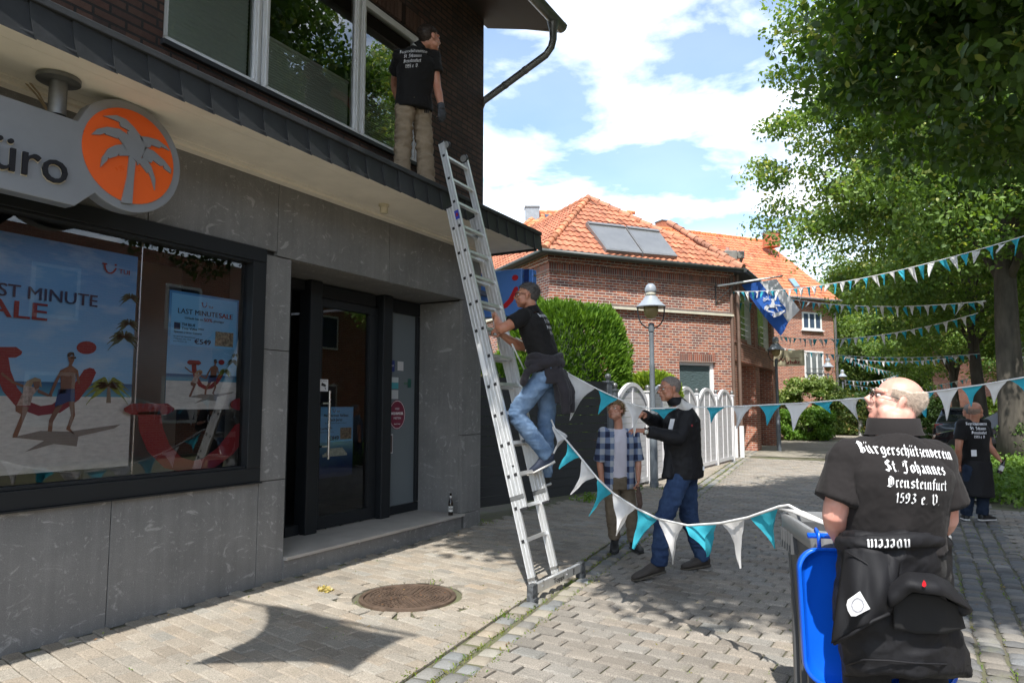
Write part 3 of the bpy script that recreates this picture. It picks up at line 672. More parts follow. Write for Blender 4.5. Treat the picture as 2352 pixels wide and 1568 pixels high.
for k, (a, c) in enumerate(((3.30, 4.31), (4.33, 5.66), (5.68, 6.72))):
    f = MB(); xo, xi = XW-.05, XW-.13
    for q in ((a, c, wz0, wz0+.07), (a, c, wz1-.08, wz1)): f.box((xo, q[0], q[2]), (xi, q[1], q[3]))
    for q in ((a, a+.075), (c-.075, c)): f.box((xo-.001, q[0], wz0+.07), (xi, q[1], wz1-.08))
    f.box((xo+.012, a+.02, wz0+.02), (xo, c-.02, wz0+.045)); f.box((xo+.01, a+.03, wz0+.05), (xo, a+.05, wz1-.03)); f.box((xo+.01, c-.05, wz0+.05), (xo, c-.03, wz1-.03))
    w_ = f.build('upper_window', whitepvc, B, bevel=.006)
    MB().quad((xo-.03, a+.07, wz0+.06), (xo-.03, c-.07, wz0+.06), (xo-.03, c-.07, wz1-.07), (xo-.03, a+.07, wz1-.07)).build('pane', upglass, w_)
    bm = MB(); zb = 5.36 if k == 0 else 5.10; n = 40
    bm.loft([[(xi-.02-.008*(i % 2), y, wz0+.07+(zb-wz0-.07)*i/n) for i in range(n+1)] for y in (a+.075, c-.075)], cap=False, closed=False); bm.build('blind', blind, w_)
    MB().box((xi-.012, a+.075, zb), (xi-.035, c-.075, zb+.025)).build('blind_rail', whitepvc, w_)
# eaves, gutter, downpipe
gx, gz = -4.06, 6.72
wood = M('dark_stained_wood', (.045, .034, .028), rough=.7, var=.25, stretch=(1, .2, 1))
mb = MB(); mb.add([(XW-.1, YL, 7.12), (gx+.02, YL, gz+.06), (gx+.02, 8.44, gz+.06), (XW-.1, 8.44, 7.12), (XW-.1, YL, 7.5), (gx+.02, YL, gz+.16), (gx+.02, 8.44, gz+.16), (XW-.1, 8.44, 7.5)], [(0, 3, 2, 1), (4, 5, 6, 7), (0, 1, 5, 4), (1, 2, 6, 5), (2, 3, 7, 6), (3, 0, 4, 7)])
mb.add([(XW-.1, YL, 7.5), (XW-.1, 8.44, 7.5), (-10, 8.44, 10.6), (-10, YL, 10.6), (XW-.1, YL, 7.3), (XW-.1, 8.44, 7.3), (-10, 8.44, 10.4), (-10, YL, 10.4)], [(0, 1, 2, 3), (4, 7, 6, 5), (0, 4, 5, 1), (1, 5, 6, 2)])
mb.build('eaves', wood, B)
mb = MB(); mb.add([(XW-.5, 8.442, 7.32), (gx+.05, 8.442, gz+.03), (gx+.05, 8.442, gz+.19), (XW-.5, 8.442, 7.60), (XW-.5, 8.47, 7.32), (gx+.05, 8.47, gz+.03), (gx+.05, 8.47, gz+.19), (XW-.5, 8.47, 7.60)], [(0, 1, 2, 3), (4, 7, 6, 5), (0, 4, 5, 1), (2, 6, 7, 3), (1, 5, 6, 2)]); mb.build('verge_board', M('verge_white', (.5, .48, .44), rough=.6), B)
mb = MB()
mb.loft([[(gx+.085+.08*math.cos(a), y, gz+.10+.08*math.sin(a)) for a in [math.pi*(1+i/10) for i in range(11)]]+[(gx+.085+.068*math.cos(a), y, gz+.10+.068*math.sin(a)) for a in [math.pi*(2-i/10) for i in range(11)]] for y in (YL, 8.46)])
mb.tube([(gx+.165, YL, gz+.10), (gx+.165, 8.46, gz+.10)], .012, 8); mb.lathe([(.08, 0), (.08, .012)], (gx+.085, 8.458, gz+.10), 20, axis=(0, 1, 0))
mb.build('gutter', zinc, B, smooth=True, sharp=40)
mb = MB(); px = gx+.08
mb.tube([(px, 8.20, gz+.05), (px, 8.20, gz-.06), (px, 8.20, gz-.20), (px-.03, 8.20, gz-.30), (px-.11, 8.20, gz-.39), (XW-.05, 8.245, 5.92), (XW-.13, 8.25, 5.78), (XW-.14, 8.25, 5.4), (XW-.14, 8.25, 3.9)], [.085, .055, .05, .05, .05, .05, .05, .05, .05], 14)
for q in (.30, .62): mb.tube([V((px-.11, 8.20, gz-.39)).lerp(V((XW-.05, 8.245, 5.92)), q), V((px-.11, 8.20, gz-.39)).lerp(V((XW-.05, 8.245, 5.92)), q+.04)], .054, 14)
mb.build('downpipe', zinc, B, smooth=True, sharp=50)
# small lamp and pipe stub under the canopy
q = onz(882, 470, ZS)
mb = MB(); mb.lathe([(.055, 0), (.055, -.02), (.042, -.022), (.042, -.085), (.036, -.095), (0, -.096)], (q.x, q.y, ZS-.001), 20); mb.build('canopy_lamp', M('aged_cream_plastic', (.62, .55, .40), rough=.4), B, smooth=True, sharp=40)
mb = MB(); q = onz(65, 190, ZS); mb.tube([V(q)+V((0, 0, .01)), V(q)+V((.01, .06, -.05)), V(q)+V((0, .16, -.19)), V(q)+V((-.05, .2, -.3))], .006, 6); mb.tube([V(q)+V((-.02, -.02, .01)), V(q)+V((-.01, .06, -.06)), V(q)+V((-.03, .17, -.17)), V(q)+V((-.05, .2, -.3))], .006, 6); mb.build('loose_cable', M('cable', (.35, .26, .16), rough=.6), B)

hf = thing('flag', 'blue and white flag out of view over the shop window, added for its shadow on the pavers', 'flag', (-2.9, .53, 4.2))  # unseen flag, added and shaped to cast the shadow on the pavers
MB().tube([(XW, .53, 5.62), (-2.0, .53, 5.62)], .02, 10).build('pole', whitepvc, hf, smooth=True)
def fcurve(s, t_):
    a, c, d, e = V((-3.53, .53, 5.66)), V((-2.05, .53, 5.56)), V((-2.16, .53, 4.42)), V((-3.22, .53, 3.84)); p = a.lerp(c, s).lerp(e.lerp(d, s), t_)
    return p+V((.22*math.sin(math.pi*t_)*(1-s)**1.5-.05*math.sin(math.pi*t_)*s, .05*math.sin(6*s+3*t_), .20*math.sin(math.pi*s)*t_**2))
MB().grid(lambda s, t_: fcurve(s*.5, t_), 10, 14).build('blue_half', M('unseen_flag_blue', (.018, .07, .36), rough=.8), hf, smooth=True); MB().grid(lambda s, t_: fcurve(.5+s*.5, t_), 10, 14).build('white_half', M('unseen_flag_white', (.66, .67, .69), rough=.8), hf, smooth=True)
# ---------------------------------------------------------------- signs, posters and small things at the shop
signgrey = M('sign_grey', (.27, .28, .295), rough=.35, metal=.3, var=.05); orange = M('orange_acrylic', (.80, .115, .010), rough=.3, var=.03)
sg = thing('shop_sign', 'grey hanging shop sign with black lettering and an orange disc with a palm tree', 'shop sign', (-4.65, 2.0, 2.85))
XS = -4.60; cy, cz, R0, R1 = 2.795, 3.285, .385, .325
sil = [(XS, -1.2, 2.85), (XS, 2.45, 2.85)]
for k in range(41):
    a = math.radians(-125+k*(125+138)/40); sil.append((XS, cy+R0*math.cos(a), cz+R0*math.sin(a)))
sil += [(XS, 2.44, 3.41), (XS, -1.2, 3.41)]
MB().prism(sil, (-.11, 0, 0)).build('panel', signgrey, sg, bevel=.006)
n = 56; MB().prism([(XS+.001, cy+R1*math.cos(2*math.pi*k/n), cz+R1*math.sin(2*math.pi*k/n)) for k in range(n)], (.005, 0, 0)).build('disc', orange, sg)
pm = MB()
for pts in ([(945, 1140), (930, 1300), (885, 1490), (965, 1500), (975, 1350), (990, 1190)], [(945, 1000), (1030, 1005), (1075, 1080), (1010, 1200), (950, 1150), (895, 1065)],
            [(755, 855), (850, 850), (920, 880), (980, 940), (1030, 1005), (940, 1002), (930, 970), (945, 965), (880, 930), (872, 900), (820, 878)],
            [(668, 990), (710, 950), (780, 935), (870, 950), (945, 1000), (900, 1062), (860, 1010), (862, 1022), (770, 990), (766, 980), (735, 992)],
            [(733, 1230), (745, 1160), (790, 1095), (840, 1070), (898, 1062), (952, 1147), (870, 1147), (868, 1128), (855, 1150), (796, 1168), (790, 1155), (780, 1182)],
            [(1020, 1003), (1080, 1010), (1150, 1030), (1215, 1078), (1240, 1110), (1210, 1095), (1175, 1078), (1170, 1092), (1105, 1068), (1098, 1085), (1060, 1088)],
            [(1060, 1085), (1120, 1110), (1200, 1180), (1250, 1245), (1250, 1278), (1200, 1240), (1198, 1220), (1175, 1222), (1118, 1180), (1105, 1200), (1040, 1165)],
            [(998, 1170), (1060, 1160), (1105, 1225), (1135, 1320), (1132, 1400), (1105, 1310), (1083, 1262), (1078, 1275), (1020, 1200), (1005, 1218)]):
    pm.prism([onx(a*.3125, c*.3125, XS+.0065) for a, c in pts], (.012, 0, 0))
pm.build('palm_cutout', signgrey, sg)
_, _, tx0, tx1 = textmesh('Reisebüro'); tw = (tx1-tx0)*.215/.70
lm = text(MB(), 'Reisebüro', (XS+.006, 2.385-tw, 2.965), (0, 1, 0), (0, 0, 1), .215, None, 0, thick=(.02, 0, 0)); lm.build('lettering', M('letter_black', (.006, .006, .01), rough=.6, var=0), sg)
lm = text(MB(), 'Reisebüro', (XS+.001, 2.385-tw, 2.962), (0, 1, 0), (0, 0, 1), .215, None, .012, thick=(.004, 0, 0)); lm.build('lettering_edge', M('cream_acrylic', (.62, .55, .42), rough=.4, var=0), sg)
for y in (2.335, .2):
    mb = MB(); mb.tube([(XS-.05, y, 3.42), (XS-.05, y, ZS-.03)], .052, 20); mb.lathe([(.052, -.035), (.125, -.03), (.125, -.004), (0.0, -.003)], (XS-.05, y, ZS), 28)
    mb.build('ceiling_post', zinc, sg, smooth=True, sharp=40)

def dpoly(mb, pts, x): return mb.poly([onx(u, v, x) for u, v in pts])
def zgrad(name, stops, noise_=0.0, scale=(1, 1, 3)):
    """printed picture: colours by height (Generated z)"""
    mt, t, b = newmat(name); L = t.links.new
    tcn = N(t, 'ShaderNodeTexCoord'); sp = N(t, 'ShaderNodeSeparateXYZ'); L(tcn.outputs['Generated'], sp.inputs[0]); src = sp.outputs['Z']
    r = N(t, 'ShaderNodeValToRGB'); L(src, r.inputs[0]); el = r.color_ramp.elements
    while len(el) < len(stops): el.new(.5)
    for e, (p, c) in zip(el, stops): e.position = p; e.color = (*c, 1)
    col = r.outputs[0]
    if noise_:
        mpn = N(t, 'ShaderNodeMapping'); L(tcn.outputs['Object'], mpn.inputs['Vector']); mpn.inputs['Scale'].default_value = scale; mpn.inputs['Rotation'].default_value = (.35, 0, 0)
        nz = N(t, 'ShaderNodeTexNoise', i_Scale=2.2, i_Detail=6.0); L(mpn.outputs[0], nz.inputs['Vector'])
        rr = N(t, 'ShaderNodeValToRGB'); L(nz.outputs['Fac'], rr.inputs[0]); rr.color_ramp.elements[0].position = .5; rr.color_ramp.elements[1].position = .72; rr.color_ramp.elements[1].color = (noise_,)*3+(1,)
        mx_ = N(t, 'ShaderNodeMixRGB'); L(rr.outputs[0], mx_.inputs['Fac']); L(col, mx_.inputs['Color1']); mx_.inputs['Color2'].default_value = (.62, .72, .80, 1); col = mx_.outputs[0]
    L(col, b.inputs['Base Color']); b.inputs['Roughness'].default_value = .35; return mt
beachsky = zgrad('print_sky', [(0.0, (.55, .72, .84)), (.35, (.26, .54, .84)), (1.0, (.06, .27, .60))], .55)
lightblue = M('print_light_blue', (.22, .56, .92), rough=.35, var=.02); seam = zgrad('print_sea', [(0, (.10, .38, .52)), (1, (.015, .10, .26))]); sandm = M('print_sand', (.72, .69, .66), rough=.4, var=.14, scale=14, stretch=(1, 1, 3))
skinp = M('print_skin', (.22, .095, .055), rough=.4, var=.15, scale=20); shortp = M('print_shorts', (.02, .045, .16), rough=.4, var=.2); dressp = M('print_dress', (.42, .30, .26), rough=.4, var=.5, scale=45); hairp = M('print_dark', (.02, .015, .012), rough=.5); fairp = M('print_fair', (.36, .25, .14), rough=.5)
leafp = M('print_palm', (.20, .26, .03), rough=.5, var=.4, scale=20); leafd = M('print_palm_dark', (.05, .085, .04), rough=.5, var=.4, scale=20); trunkp = M('print_trunk', (.22, .17, .12), rough=.5); shadp = M('print_shadow', (.25, .22, .20), rough=.5)
def smile(mb, Q, x, sw):
    """the red smiling mark: short bar, bowl and dot; Q maps unit square to the plane"""
    def stroke(pts, ws):
        Lp, Rp = [], []
        for i, p in enumerate(pts):
            a, c = pts[max(i-1, 0)], pts[min(i+1, len(pts)-1)]; dx, dz = c[0]-a[0], c[1]-a[1]; l = math.hypot(dx, dz); nx, nz_ = -dz/l, dx/l
            Lp.append(Q(p[0]+nx*ws[i]/2, p[1]+nz_*ws[i]/2)); Rp.append(Q(p[0]-nx*ws[i]/2, p[1]-nz_*ws[i]/2))
        mb.add(Lp+Rp, [(i, i+1, len(pts)+i+1, len(pts)+i) for i in range(len(pts)-1)])
    stroke([(.0, .86), (.05, .87), (.30, .87), (.35, .86)], [.04, .14, .14, .04])
    arc = [(.17, .84), (.19, .62), (.25, .38), (.36, .18), (.50, .10), (.64, .13), (.78, .28), (.88, .48), (.93, .62), (.945, .66)]
    stroke(arc, [sw*.95, sw, sw, sw, sw, sw, sw, sw, sw*.85, sw*.3])
    n = 20; mb.poly([Q(.90+.085*math.cos(2*math.pi*k/n), .93+.085*math.sin(2*math.pi*k/n)) for k in range(n)])
def plane(x, y, z, w, h): return lambda a, c: (x, y+a*w, z+c*h)
def fronds(mb, x, y, z, l, n, seed):
    r = random.Random(seed)
    for k in range(n):
        a = math.pi*(-.12+1.24*k/(n-1)); p = []; q = []
        for i in range(6):
            s = i/5; yy = y+l*s*math.cos(a); zz_ = z+l*s*math.sin(a)*.85-l*.55*s*s; wd = l*.10*math.sin(math.pi*min(.95, s+.12)); p.append((x, yy, zz_+wd)); q.append((x, yy+wd*.3, zz_-wd*(1+r.random())))
        mb.add(p+q, [(i, i+1, 7+i, 6+i) for i in range(5)])
def beach_people(root, x, Q, s, thick=.0012):
    """two bathers running hand in hand, a palm behind: flat print layers"""
    def part(name, mat_, polys):
        mb = MB()
        for pts in polys: mb.poly([Q(a, c, x) for a, c in pts])
        mb.build(name, mat_, root)
    part('printed_shadow', shadp, [[(75, 1305), (250, 1265), (420, 1270), (740, 1225), (700, 1250), (480, 1300), (470, 1360), (330, 1345), (150, 1395), (270, 1325)]])
    part('printed_man', skinp, [[(415, 815), (425, 850), (420, 870), (370, 895), (335, 960), (300, 1040), (312, 1060), (345, 985), (370, 930), (372, 1000), (360, 1040), (455, 1030), (462, 960), (468, 905), (470, 960), (485, 985), (490, 965), (478, 895), (440, 865), (455, 835), (455, 805)],
                                [(345, 1110), (300, 1200), (292, 1270), (318, 1275), (325, 1210), (385, 1105)], [(420, 1085), (435, 1170), (405, 1255), (460, 1290), (430, 1250), (460, 1170), (455, 1085)]])
    part('printed_shorts', shortp, [[(358, 1010), (458, 1008), (460, 1085), (415, 1088), (345, 1120), (335, 1115)]])
    part('printed_hair', hairp, [[(413, 812), (414, 793), (430, 783), (452, 786), (458, 808), (440, 800), (425, 812)], [(432, 815), (466, 812), (466, 824), (436, 826)]])
    part('printed_woman', skinp, [[(5, 920), (10, 905), (80, 960), (145, 985), (140, 1000), (70, 970)], [(235, 1010), (300, 1042), (318, 1035), (320, 1055), (290, 1055), (230, 1030)], [(95, 1110), (95, 1145), (130, 1165), (80, 1290), (76, 1308), (105, 1305), (150, 1190), (180, 1120)], [(200, 965), (245, 962), (240, 1000), (215, 1015)]])
    part('printed_swimsuit', dressp, [[(145, 985), (240, 1005), (200, 1050), (185, 1110), (100, 1112), (120, 1070), (140, 1030)]])
    part('printed_long_hair', fairp, [[(150, 990), (165, 960), (215, 938), (250, 950), (256, 1000), (243, 990), (240, 962), (205, 965), (190, 1000)]])
def zQ(u0=0, v0=514.5, k=.375, dx=0): return lambda a, c, x: onx(u0+a*k, v0+c*k, x)
# large poster
XP = -5.20
pz = thing('poster', 'large beach poster in the shop window reading LAST MINUTE SALE, at the left picture edge', 'poster', (XP, 2.6, 1.10), 'beach sale posters in the shop window')
MB().box((XP, 1.55, 1.12), (XP-.004, 3.265, 2.733)).build('sheet', beachsky, pz)
x = XP+.0015; MB().box((x, 1.55, 1.63), (x-.001, 3.265, 1.74)).build('printed_sea', seam, pz)
x += .0015; MB().box((x, 1.55, 1.12), (x-.001, 3.265, 1.64)).build('printed_sand', sandm, pz)
Q = zQ(); x += .0015
mb = MB(); smile(mb, lambda a, c: Q(-118+a*720, 1190-c*466, x), x, .13); mb.build('printed_mark', redink, pz)
mb = MB(); x += .0015; q = Q(665, 985, x); fronds(mb, x, q.y, q.z, .17, 11, 1); mb.build('printed_palm', leafp, pz)
mb = MB(); a = Q(650, 1095, x); c = Q(675, 985, x); mb.poly([a, Q(680, 1095, x), c, Q(660, 985, x)]); mb.build('printed_palm_trunk', trunkp, pz)
mb = MB()
for (a, c, l, sd) in ((760, 690, .13, 2), (790, 610, .10, 3), (800, 450, .09, 4)):
    q = Q(a, c, x); fronds(mb, x, q.y, q.z, l, 10, sd)
mb.build('printed_far_palms', leafd, pz)
x += .0015; beach_people(pz, x, Q, 1)
x += .0015; mb = MB(); q = Q(595, 508, x); text(mb, 'LAST MINUTE', (x, q.y-.80, q.z), (0, 1, 0), (0, 0, 1), .086, .80, .012); mb.build('lettering', navy, pz)
mb = MB(); q = Q(285, 592, x); text(mb, 'SALE', (x, q.y-.47, q.z), (0, 1, 0), (0, 0, 1), .118, .47, .02)
q = Q(622, 300, x); smile(mb, plane(x, q.y, q.z, .115, .085), x, .13); q = Q(728, 302, x); text(mb, 'TUI', (x, q.y, q.z), (0, 1, 0), (0, 0, 1), .035, .085, .01); mb.build('red_lettering', redink, pz)
mb = MB(); mb.tube([(XP+.02, 3.285, 1.02), (XP+.02, 3.285, 2.86)], .007, 8); tag(mb.build('hanging_rod', steel), 'thin metal display rod behind the glass beside the large beach poster', 'rod')
# small poster
pz = thing('poster', 'smaller beach poster in the shop window with pale blue offer panel and price 549', 'poster', (XP, 3.89, 1.545), 'beach sale posters in the shop window')
y0, y1, z0, z1 = 3.548, 4.227, 1.545, 2.516
MB().box((XP, y0, z0), (XP-.004, y1, z1)).build('sheet', beachsky, pz)
x = XP+.0015; MB().box((x, y0, 1.76), (x-.001, y1, 1.835)).build('printed_sea', seam, pz); x += .0015
MB().box((x, y0, z0), (x-.001, y1, 1.78)).build('printed_sand', sandm, pz)
MB().box((x, y0+.02, 2.07), (x-.001, y1-.02, z1-.02)).build('offer_panel', lightblue, pz); x += .0015
def Q2(a, c, xx): return (xx, 3.548+.17+(a-20)*.00068, 1.545+.10+(1310-c)*.00078*.80)
mb = MB(); smile(mb, plane(x, 3.73, 1.70, .37, .27), x, .12); mb.build('printed_mark', redink, pz); x += .0015
beach_people(pz, x, Q2, 1)
mb = MB(); fronds(mb, x, 4.10, 1.87, .075, 10, 5); mb.build('printed_palm', leafp, pz); mb = MB(); fronds(mb, x, 4.18, 1.96, .07, 10, 6); fronds(mb, x, 4.205, 2.02, .05, 9, 7); mb.build('printed_far_palms', leafd, pz)
mb = MB(); text(mb, 'LAST MINUTE', (x, 3.625, 2.335), (0, 1, 0), (0, 0, 1), .042, .385, .012); text(mb, 'Urlaub bis zu', (x, 3.69, 2.293), (0, 1, 0), (0, 0, 1), .018, .17, .015); text(mb, 'günstiger', (x, 3.965, 2.293), (0, 1, 0), (0, 0, 1), .018, .11, .015)
text(mb, 'TUI BLUE', (x, 3.665, 2.235), (0, 1, 0), (0, 0, 1), .022, .125, .02); text(mb, 'Tres Vidas ****', (x, 3.665, 2.203), (0, 1, 0), (0, 0, 1), .022, .21, .01); text(mb, 'Spanien | Gran Canaria', (x, 3.595, 2.172), (0, 1, 0), (0, 0, 1), .017, .26, 0)
for i, s in enumerate(('Beispiel mit Übernachtung', '7 Nächte inkl. Flug', 'pro Person ab')): text(mb, s, (x, 3.595, 2.138-.020*i), (0, 1, 0), (0, 0, 1), .010, .20-.04*i)
text(mb, '€549', (x, 3.79, 2.092), (0, 1, 0), (0, 0, 1), .042, .155, .03); mb.quad((x, 3.595, 2.20), (x, 3.65, 2.20), (x, 3.65, 2.255), (x, 3.595, 2.255)); mb.build('lettering', navy, pz)
mb = MB(); text(mb, 'SALE', (x, 4.02, 2.335), (0, 1, 0), (0, 0, 1), .042, .14, .03); text(mb, '50%', (x, 3.87, 2.288), (0, 1, 0), (0, 0, 1), .030, .085, .02)
smile(mb, plane(x, 3.84, 2.405, .058, .045), x, .13); text(mb, 'TUI', (x, 3.91, 2.408), (0, 1, 0), (0, 0, 1), .018, .045, .01); mb.build('red_lettering', redink, pz)
MB().quad((x, 3.99, 2.09), (x, 4.175, 2.09), (x, 4.175, 2.215), (x, 3.99, 2.215)).build('printed_hotel', M('print_hotel', (.28, .24, .17), rough=.4, var=.8, scale=40), pz)
# big red window mark standing behind the glass
mb = MB(); x = -5.16; smile(mb, plane(x, 3.19, 1.01, 1.17, .62), x, .17)
o = mb.build('window_logo', redink); sm_ = o.modifiers.new('t', 'SOLIDIFY'); sm_.thickness = .004
tag(o, 'large red smile shaped mark with a dot, low in the shop window', 'window mark')
# poster inside the door
XD2 = XD-.04
pz = thing('door_poster', 'blue poster behind the glass of the shop door with price 849', 'poster', (XD2, 6.17, .75))
MB().box((XD2, 5.885, .75), (XD2-.004, 6.46, 1.56)).build('sheet', zgrad('print_door', [(0, (.01, .015, .05)), (.30, (.02, .05, .2)), (.42, (.10, .22, .42)), (.52, (.2, .42, .68)), (1, (.16, .42, .75))]), pz)
x = XD2+.0015; MB().box((x, 5.90, 1.155), (x-.001, 6.445, 1.545)).build('offer_panel', lightblue, pz); x += .0015
mb = MB(); text(mb, 'Mit Discover Airlines', (x, 5.97, 1.445), (0, 1, 0), (0, 0, 1), .033, .40, .02); text(mb, 'nach Jerez', (x, 6.06, 1.395), (0, 1, 0), (0, 0, 1), .033, .21, .02); text(mb, 'Ihr Traumurlaub beginnt an Bord', (x, 5.99, 1.365), (0, 1, 0), (0, 0, 1), .014, .35)
text(mb, 'Conil Playa ***', (x, 5.915, 1.30), (0, 1, 0), (0, 0, 1), .022, .19, .015); text(mb, 'Spanien | Costa de la Luz', (x, 5.915, 1.265), (0, 1, 0), (0, 0, 1), .015, .22); text(mb, '€849', (x, 6.06, 1.175), (0, 1, 0), (0, 0, 1), .048, .155, .03); mb.build('lettering', navy, pz)
mb = MB(); smile(mb, plane(x, 6.10, 1.495, .06, .045), x, .13); text(mb, 'TUI', (x, 6.175, 1.498), (0, 1, 0), (0, 0, 1), .018, .045, .01); mb.build('red_lettering', redink, pz)
MB().quad((x, 6.24, 1.18), (x, 6.43, 1.18), (x, 6.43, 1.315), (x, 6.24, 1.315)).build('printed_hotel', MATS['print_hotel'], pz)
mb = MB()
for k in range(5): mb.box((XD2+.004+k*.0012, 5.96+.03*k, .99+.014*k), (XD2+.003+k*.0012, 6.36-.02*k, 1.02+.016*k))
mb.build('printed_newspapers', M('print_paper', (.55, .55, .5), rough=.6, var=.25, scale=30), pz)
# projecting blue sign at the end of the building
blue = M('sign_blue', (.10, .26, .70), rough=.3, var=.03); blue2 = M('sign_blue_light', (.08, .24, .72), rough=.3, var=.03)
bs = thing('projecting_sign', 'blue square sign with a red smile mark projecting from the end of the shop', 'shop sign', (-4.85, 8.4, 2.78))
ys = 8.42
MB().box((-5.30, ys, 2.82), (-4.59, ys+.16, 3.47)).build('panel', blue, bs, bevel=.01)
mb = MB(); mb.box((-4.57, ys+.03, 2.80), (-4.50, ys+.13, 3.46)); mb.build('dark_edge', M('sign_blue_dark', (.012, .04, .19), rough=.3), bs); MB().box((-4.495, ys+.02, 2.79), (-4.43, ys+.14, 3.445)).build('light_edge', blue2, bs, bevel=.01)
MB().box((-4.6, ys+.05, 2.9), (-4.42, ys+.11, 2.93)).box((-4.6, ys+.05, 3.35), (-4.42, ys+.11, 3.38)).box((-5.07, ys-.3, 3.1), (-5.14, ys+.08, 3.16)).build('bracket', zinc, bs)
mb = MB(); smile(mb, lambda a, c: (-5.235+a*.60, ys-.002, 2.90+c*.48), 0, .14); mb.build('red_mark', M('sign_red', (.55, .02, .03), rough=.3, var=0), bs)
# beer bottle on the step
q = V((-5.115, 7.49, .193)); bo = thing('beer_bottle', 'dark glass beer bottle with white labels standing on the door step', 'bottle', q)
MB().lathe([(.0, 0), (.030, 0), (.031, .006), (.031, .145), (.028, .165), (.016, .195), (.0135, .21), (.0125, .262), (.0145, .264), (.0145, .272), (.011, .274), (0, .2745)], q, 24).build('glass_body', M('bottle_glass', (.018, .012, .008), rough=.08, var=0, spec=.7), bo, smooth=True, sharp=50)
mb = MB(); lb = M('paper_label', (.62, .62, .60), rough=.6, var=.05)
def wrap(z0, z1, r, a0, a1): mb.grid(lambda s, t_: (q.x+r*math.cos(a0+(a1-a0)*s), q.y+r*math.sin(a0+(a1-a0)*s), q.z+z0+(z1-z0)*t_), 12, 1)
wrap(.045, .115, .0316, -2.6, .9); wrap(.215, .243, .0142, -3.14, 3.14); mb.build('label', lb, bo, smooth=True)
mb = MB(); wrap(.078, .090, .0319, -1.7, 0); wrap(.098, .106, .0319, -1.05, -.7); mb.build('label_print', ink, bo)
# ---------------------------------------------------------------- brick houses
redbrick = brickmat('red_brick', [(.32, .088, .05), (.39, .13, .07), (.15, .058, .052), (.24, .075, .054)], (.47, .43, .37), .24, .0755, .011, bump=.5, dirt=.18)
redbrick2 = brickmat('red_brick_far', [(.36, .115, .068), (.43, .15, .085), (.30, .09, .055), (.26, .08, .055)], (.46, .40, .34), .24, .0755, .010, bump=.3, dirt=.15)
soldier = brickmat('soldier_band', [(.26, .075, .05), (.32, .10, .06), (.14, .055, .05), (.2, .07, .05)], (.30, .26, .22), .075, .24, .011, bump=.6, dirt=.2, offset=0.0)
tilem = attrmat('clay_tile', rough=.75, bump=.25, bscale=60, grain=.22, gscale=9.0, spec=.3)
guttm = M('gutter_green_black', (.035, .042, .04), rough=.45, var=.2); creamm = M('cornice_cream', (.55, .52, .42), rough=.6, var=.08); capm = M('cornice_cap', (.16, .14, .13), rough=.6, var=.15)
blueglass = M('blue_window_glass', (.05, .075, .13), rough=.06, var=.1, spec=.9); greyglass = M('grey_window_glass', (.15, .17, .18), rough=.12, var=.3, scale=3)
mt, t, b = newmat('ripple_glass'); L = t.links.new; b.inputs['Base Color'].default_value = (.07, .10, .105, 1); b.inputs['Roughness'].default_value = .12
tcn = N(t, 'ShaderNodeTexCoord'); mp_ = N(t, 'ShaderNodeMapping'); L(tcn.outputs['Object'], mp_.inputs['Vector']); mp_.inputs['Scale'].default_value = (1, 1, 3.2)
nz = N(t, 'ShaderNodeTexNoise', i_Scale=9.0, i_Detail=2.0); L(mp_.outputs[0], nz.inputs['Vector']); bp = N(t, 'ShaderNodeBump', i_Strength=.7, i_Distance=.03); L(nz.outputs['Fac'], bp.inputs['Height']); L(bp.outputs[0], b.inputs['Normal'])
E1 = V((.595, .804, 0)).normalized(); N1 = V((E1.y, -E1.x, 0)); BK = -N1; UZ = V((0, 0, 1))
def tile_roof(mb, P0, U, Vs, n, uL, uR, vmax, base, tw=.215, th=.34, amp=.028, s=.16):
    rows = int(vmax/th)
    prof = [(0, 0), (.18, .75), (.36, 1.0), (.55, .6), (.72, .1), (.86, -.12), (1, 0)]
    for r in range(rows+1):
        v0, v1 = r*th, min(vmax, (r+1)*th+.02); a0, a1 = uL((v0+v1)/2), uR((v0+v1)/2)
        if a1-a0 < .05: continue
        for k in range(int(a0/tw)-1, int(a1/tw)+2):
            u0, u1 = k*tw, (k+1)*tw
            if u1 <= a0 or u0 >= a1: continue
            tn = tone(base, s); kd = rnd.random(); tn = tuple(c*(.62 if kd < .10 else 1.12 if kd > .92 else 1) for c in tn); mb.color(tn); lo, hi, ed = [], [], []
            jz = rnd.gauss(0, .003)
            for q, h in prof:
                u = min(max(u0+q*tw, a0), a1); lo.append(P0+U*u+Vs*v0+n*(h*amp+.030+jz)); hi.append(P0+U*u+Vs*v1+n*(h*amp)); ed.append(P0+U*u+Vs*(v0+.004)+n*(h*amp+.006))
            m_ = len(prof); mb.add(lo+hi+ed, [(i, i+1, m_+i+1, m_+i) for i in range(m_-1)]+[(2*m_+i, 2*m_+i+1, i+1, i) for i in range(m_-1)])
def ridge_tiles(mb, a, c, base, r=.11, l=.38):
    a, c = V(a), V(c); n = max(1, int((c-a).length/l)); d = (c-a)/n
    for k in range(n):
        mb.color(tone(base, .18)); p = a+d*k; mb.tube([p+UZ*.012, p+d*.08+UZ*.012, p+d*1.12], [r*1.08, r*1.05, r*.86], 10)
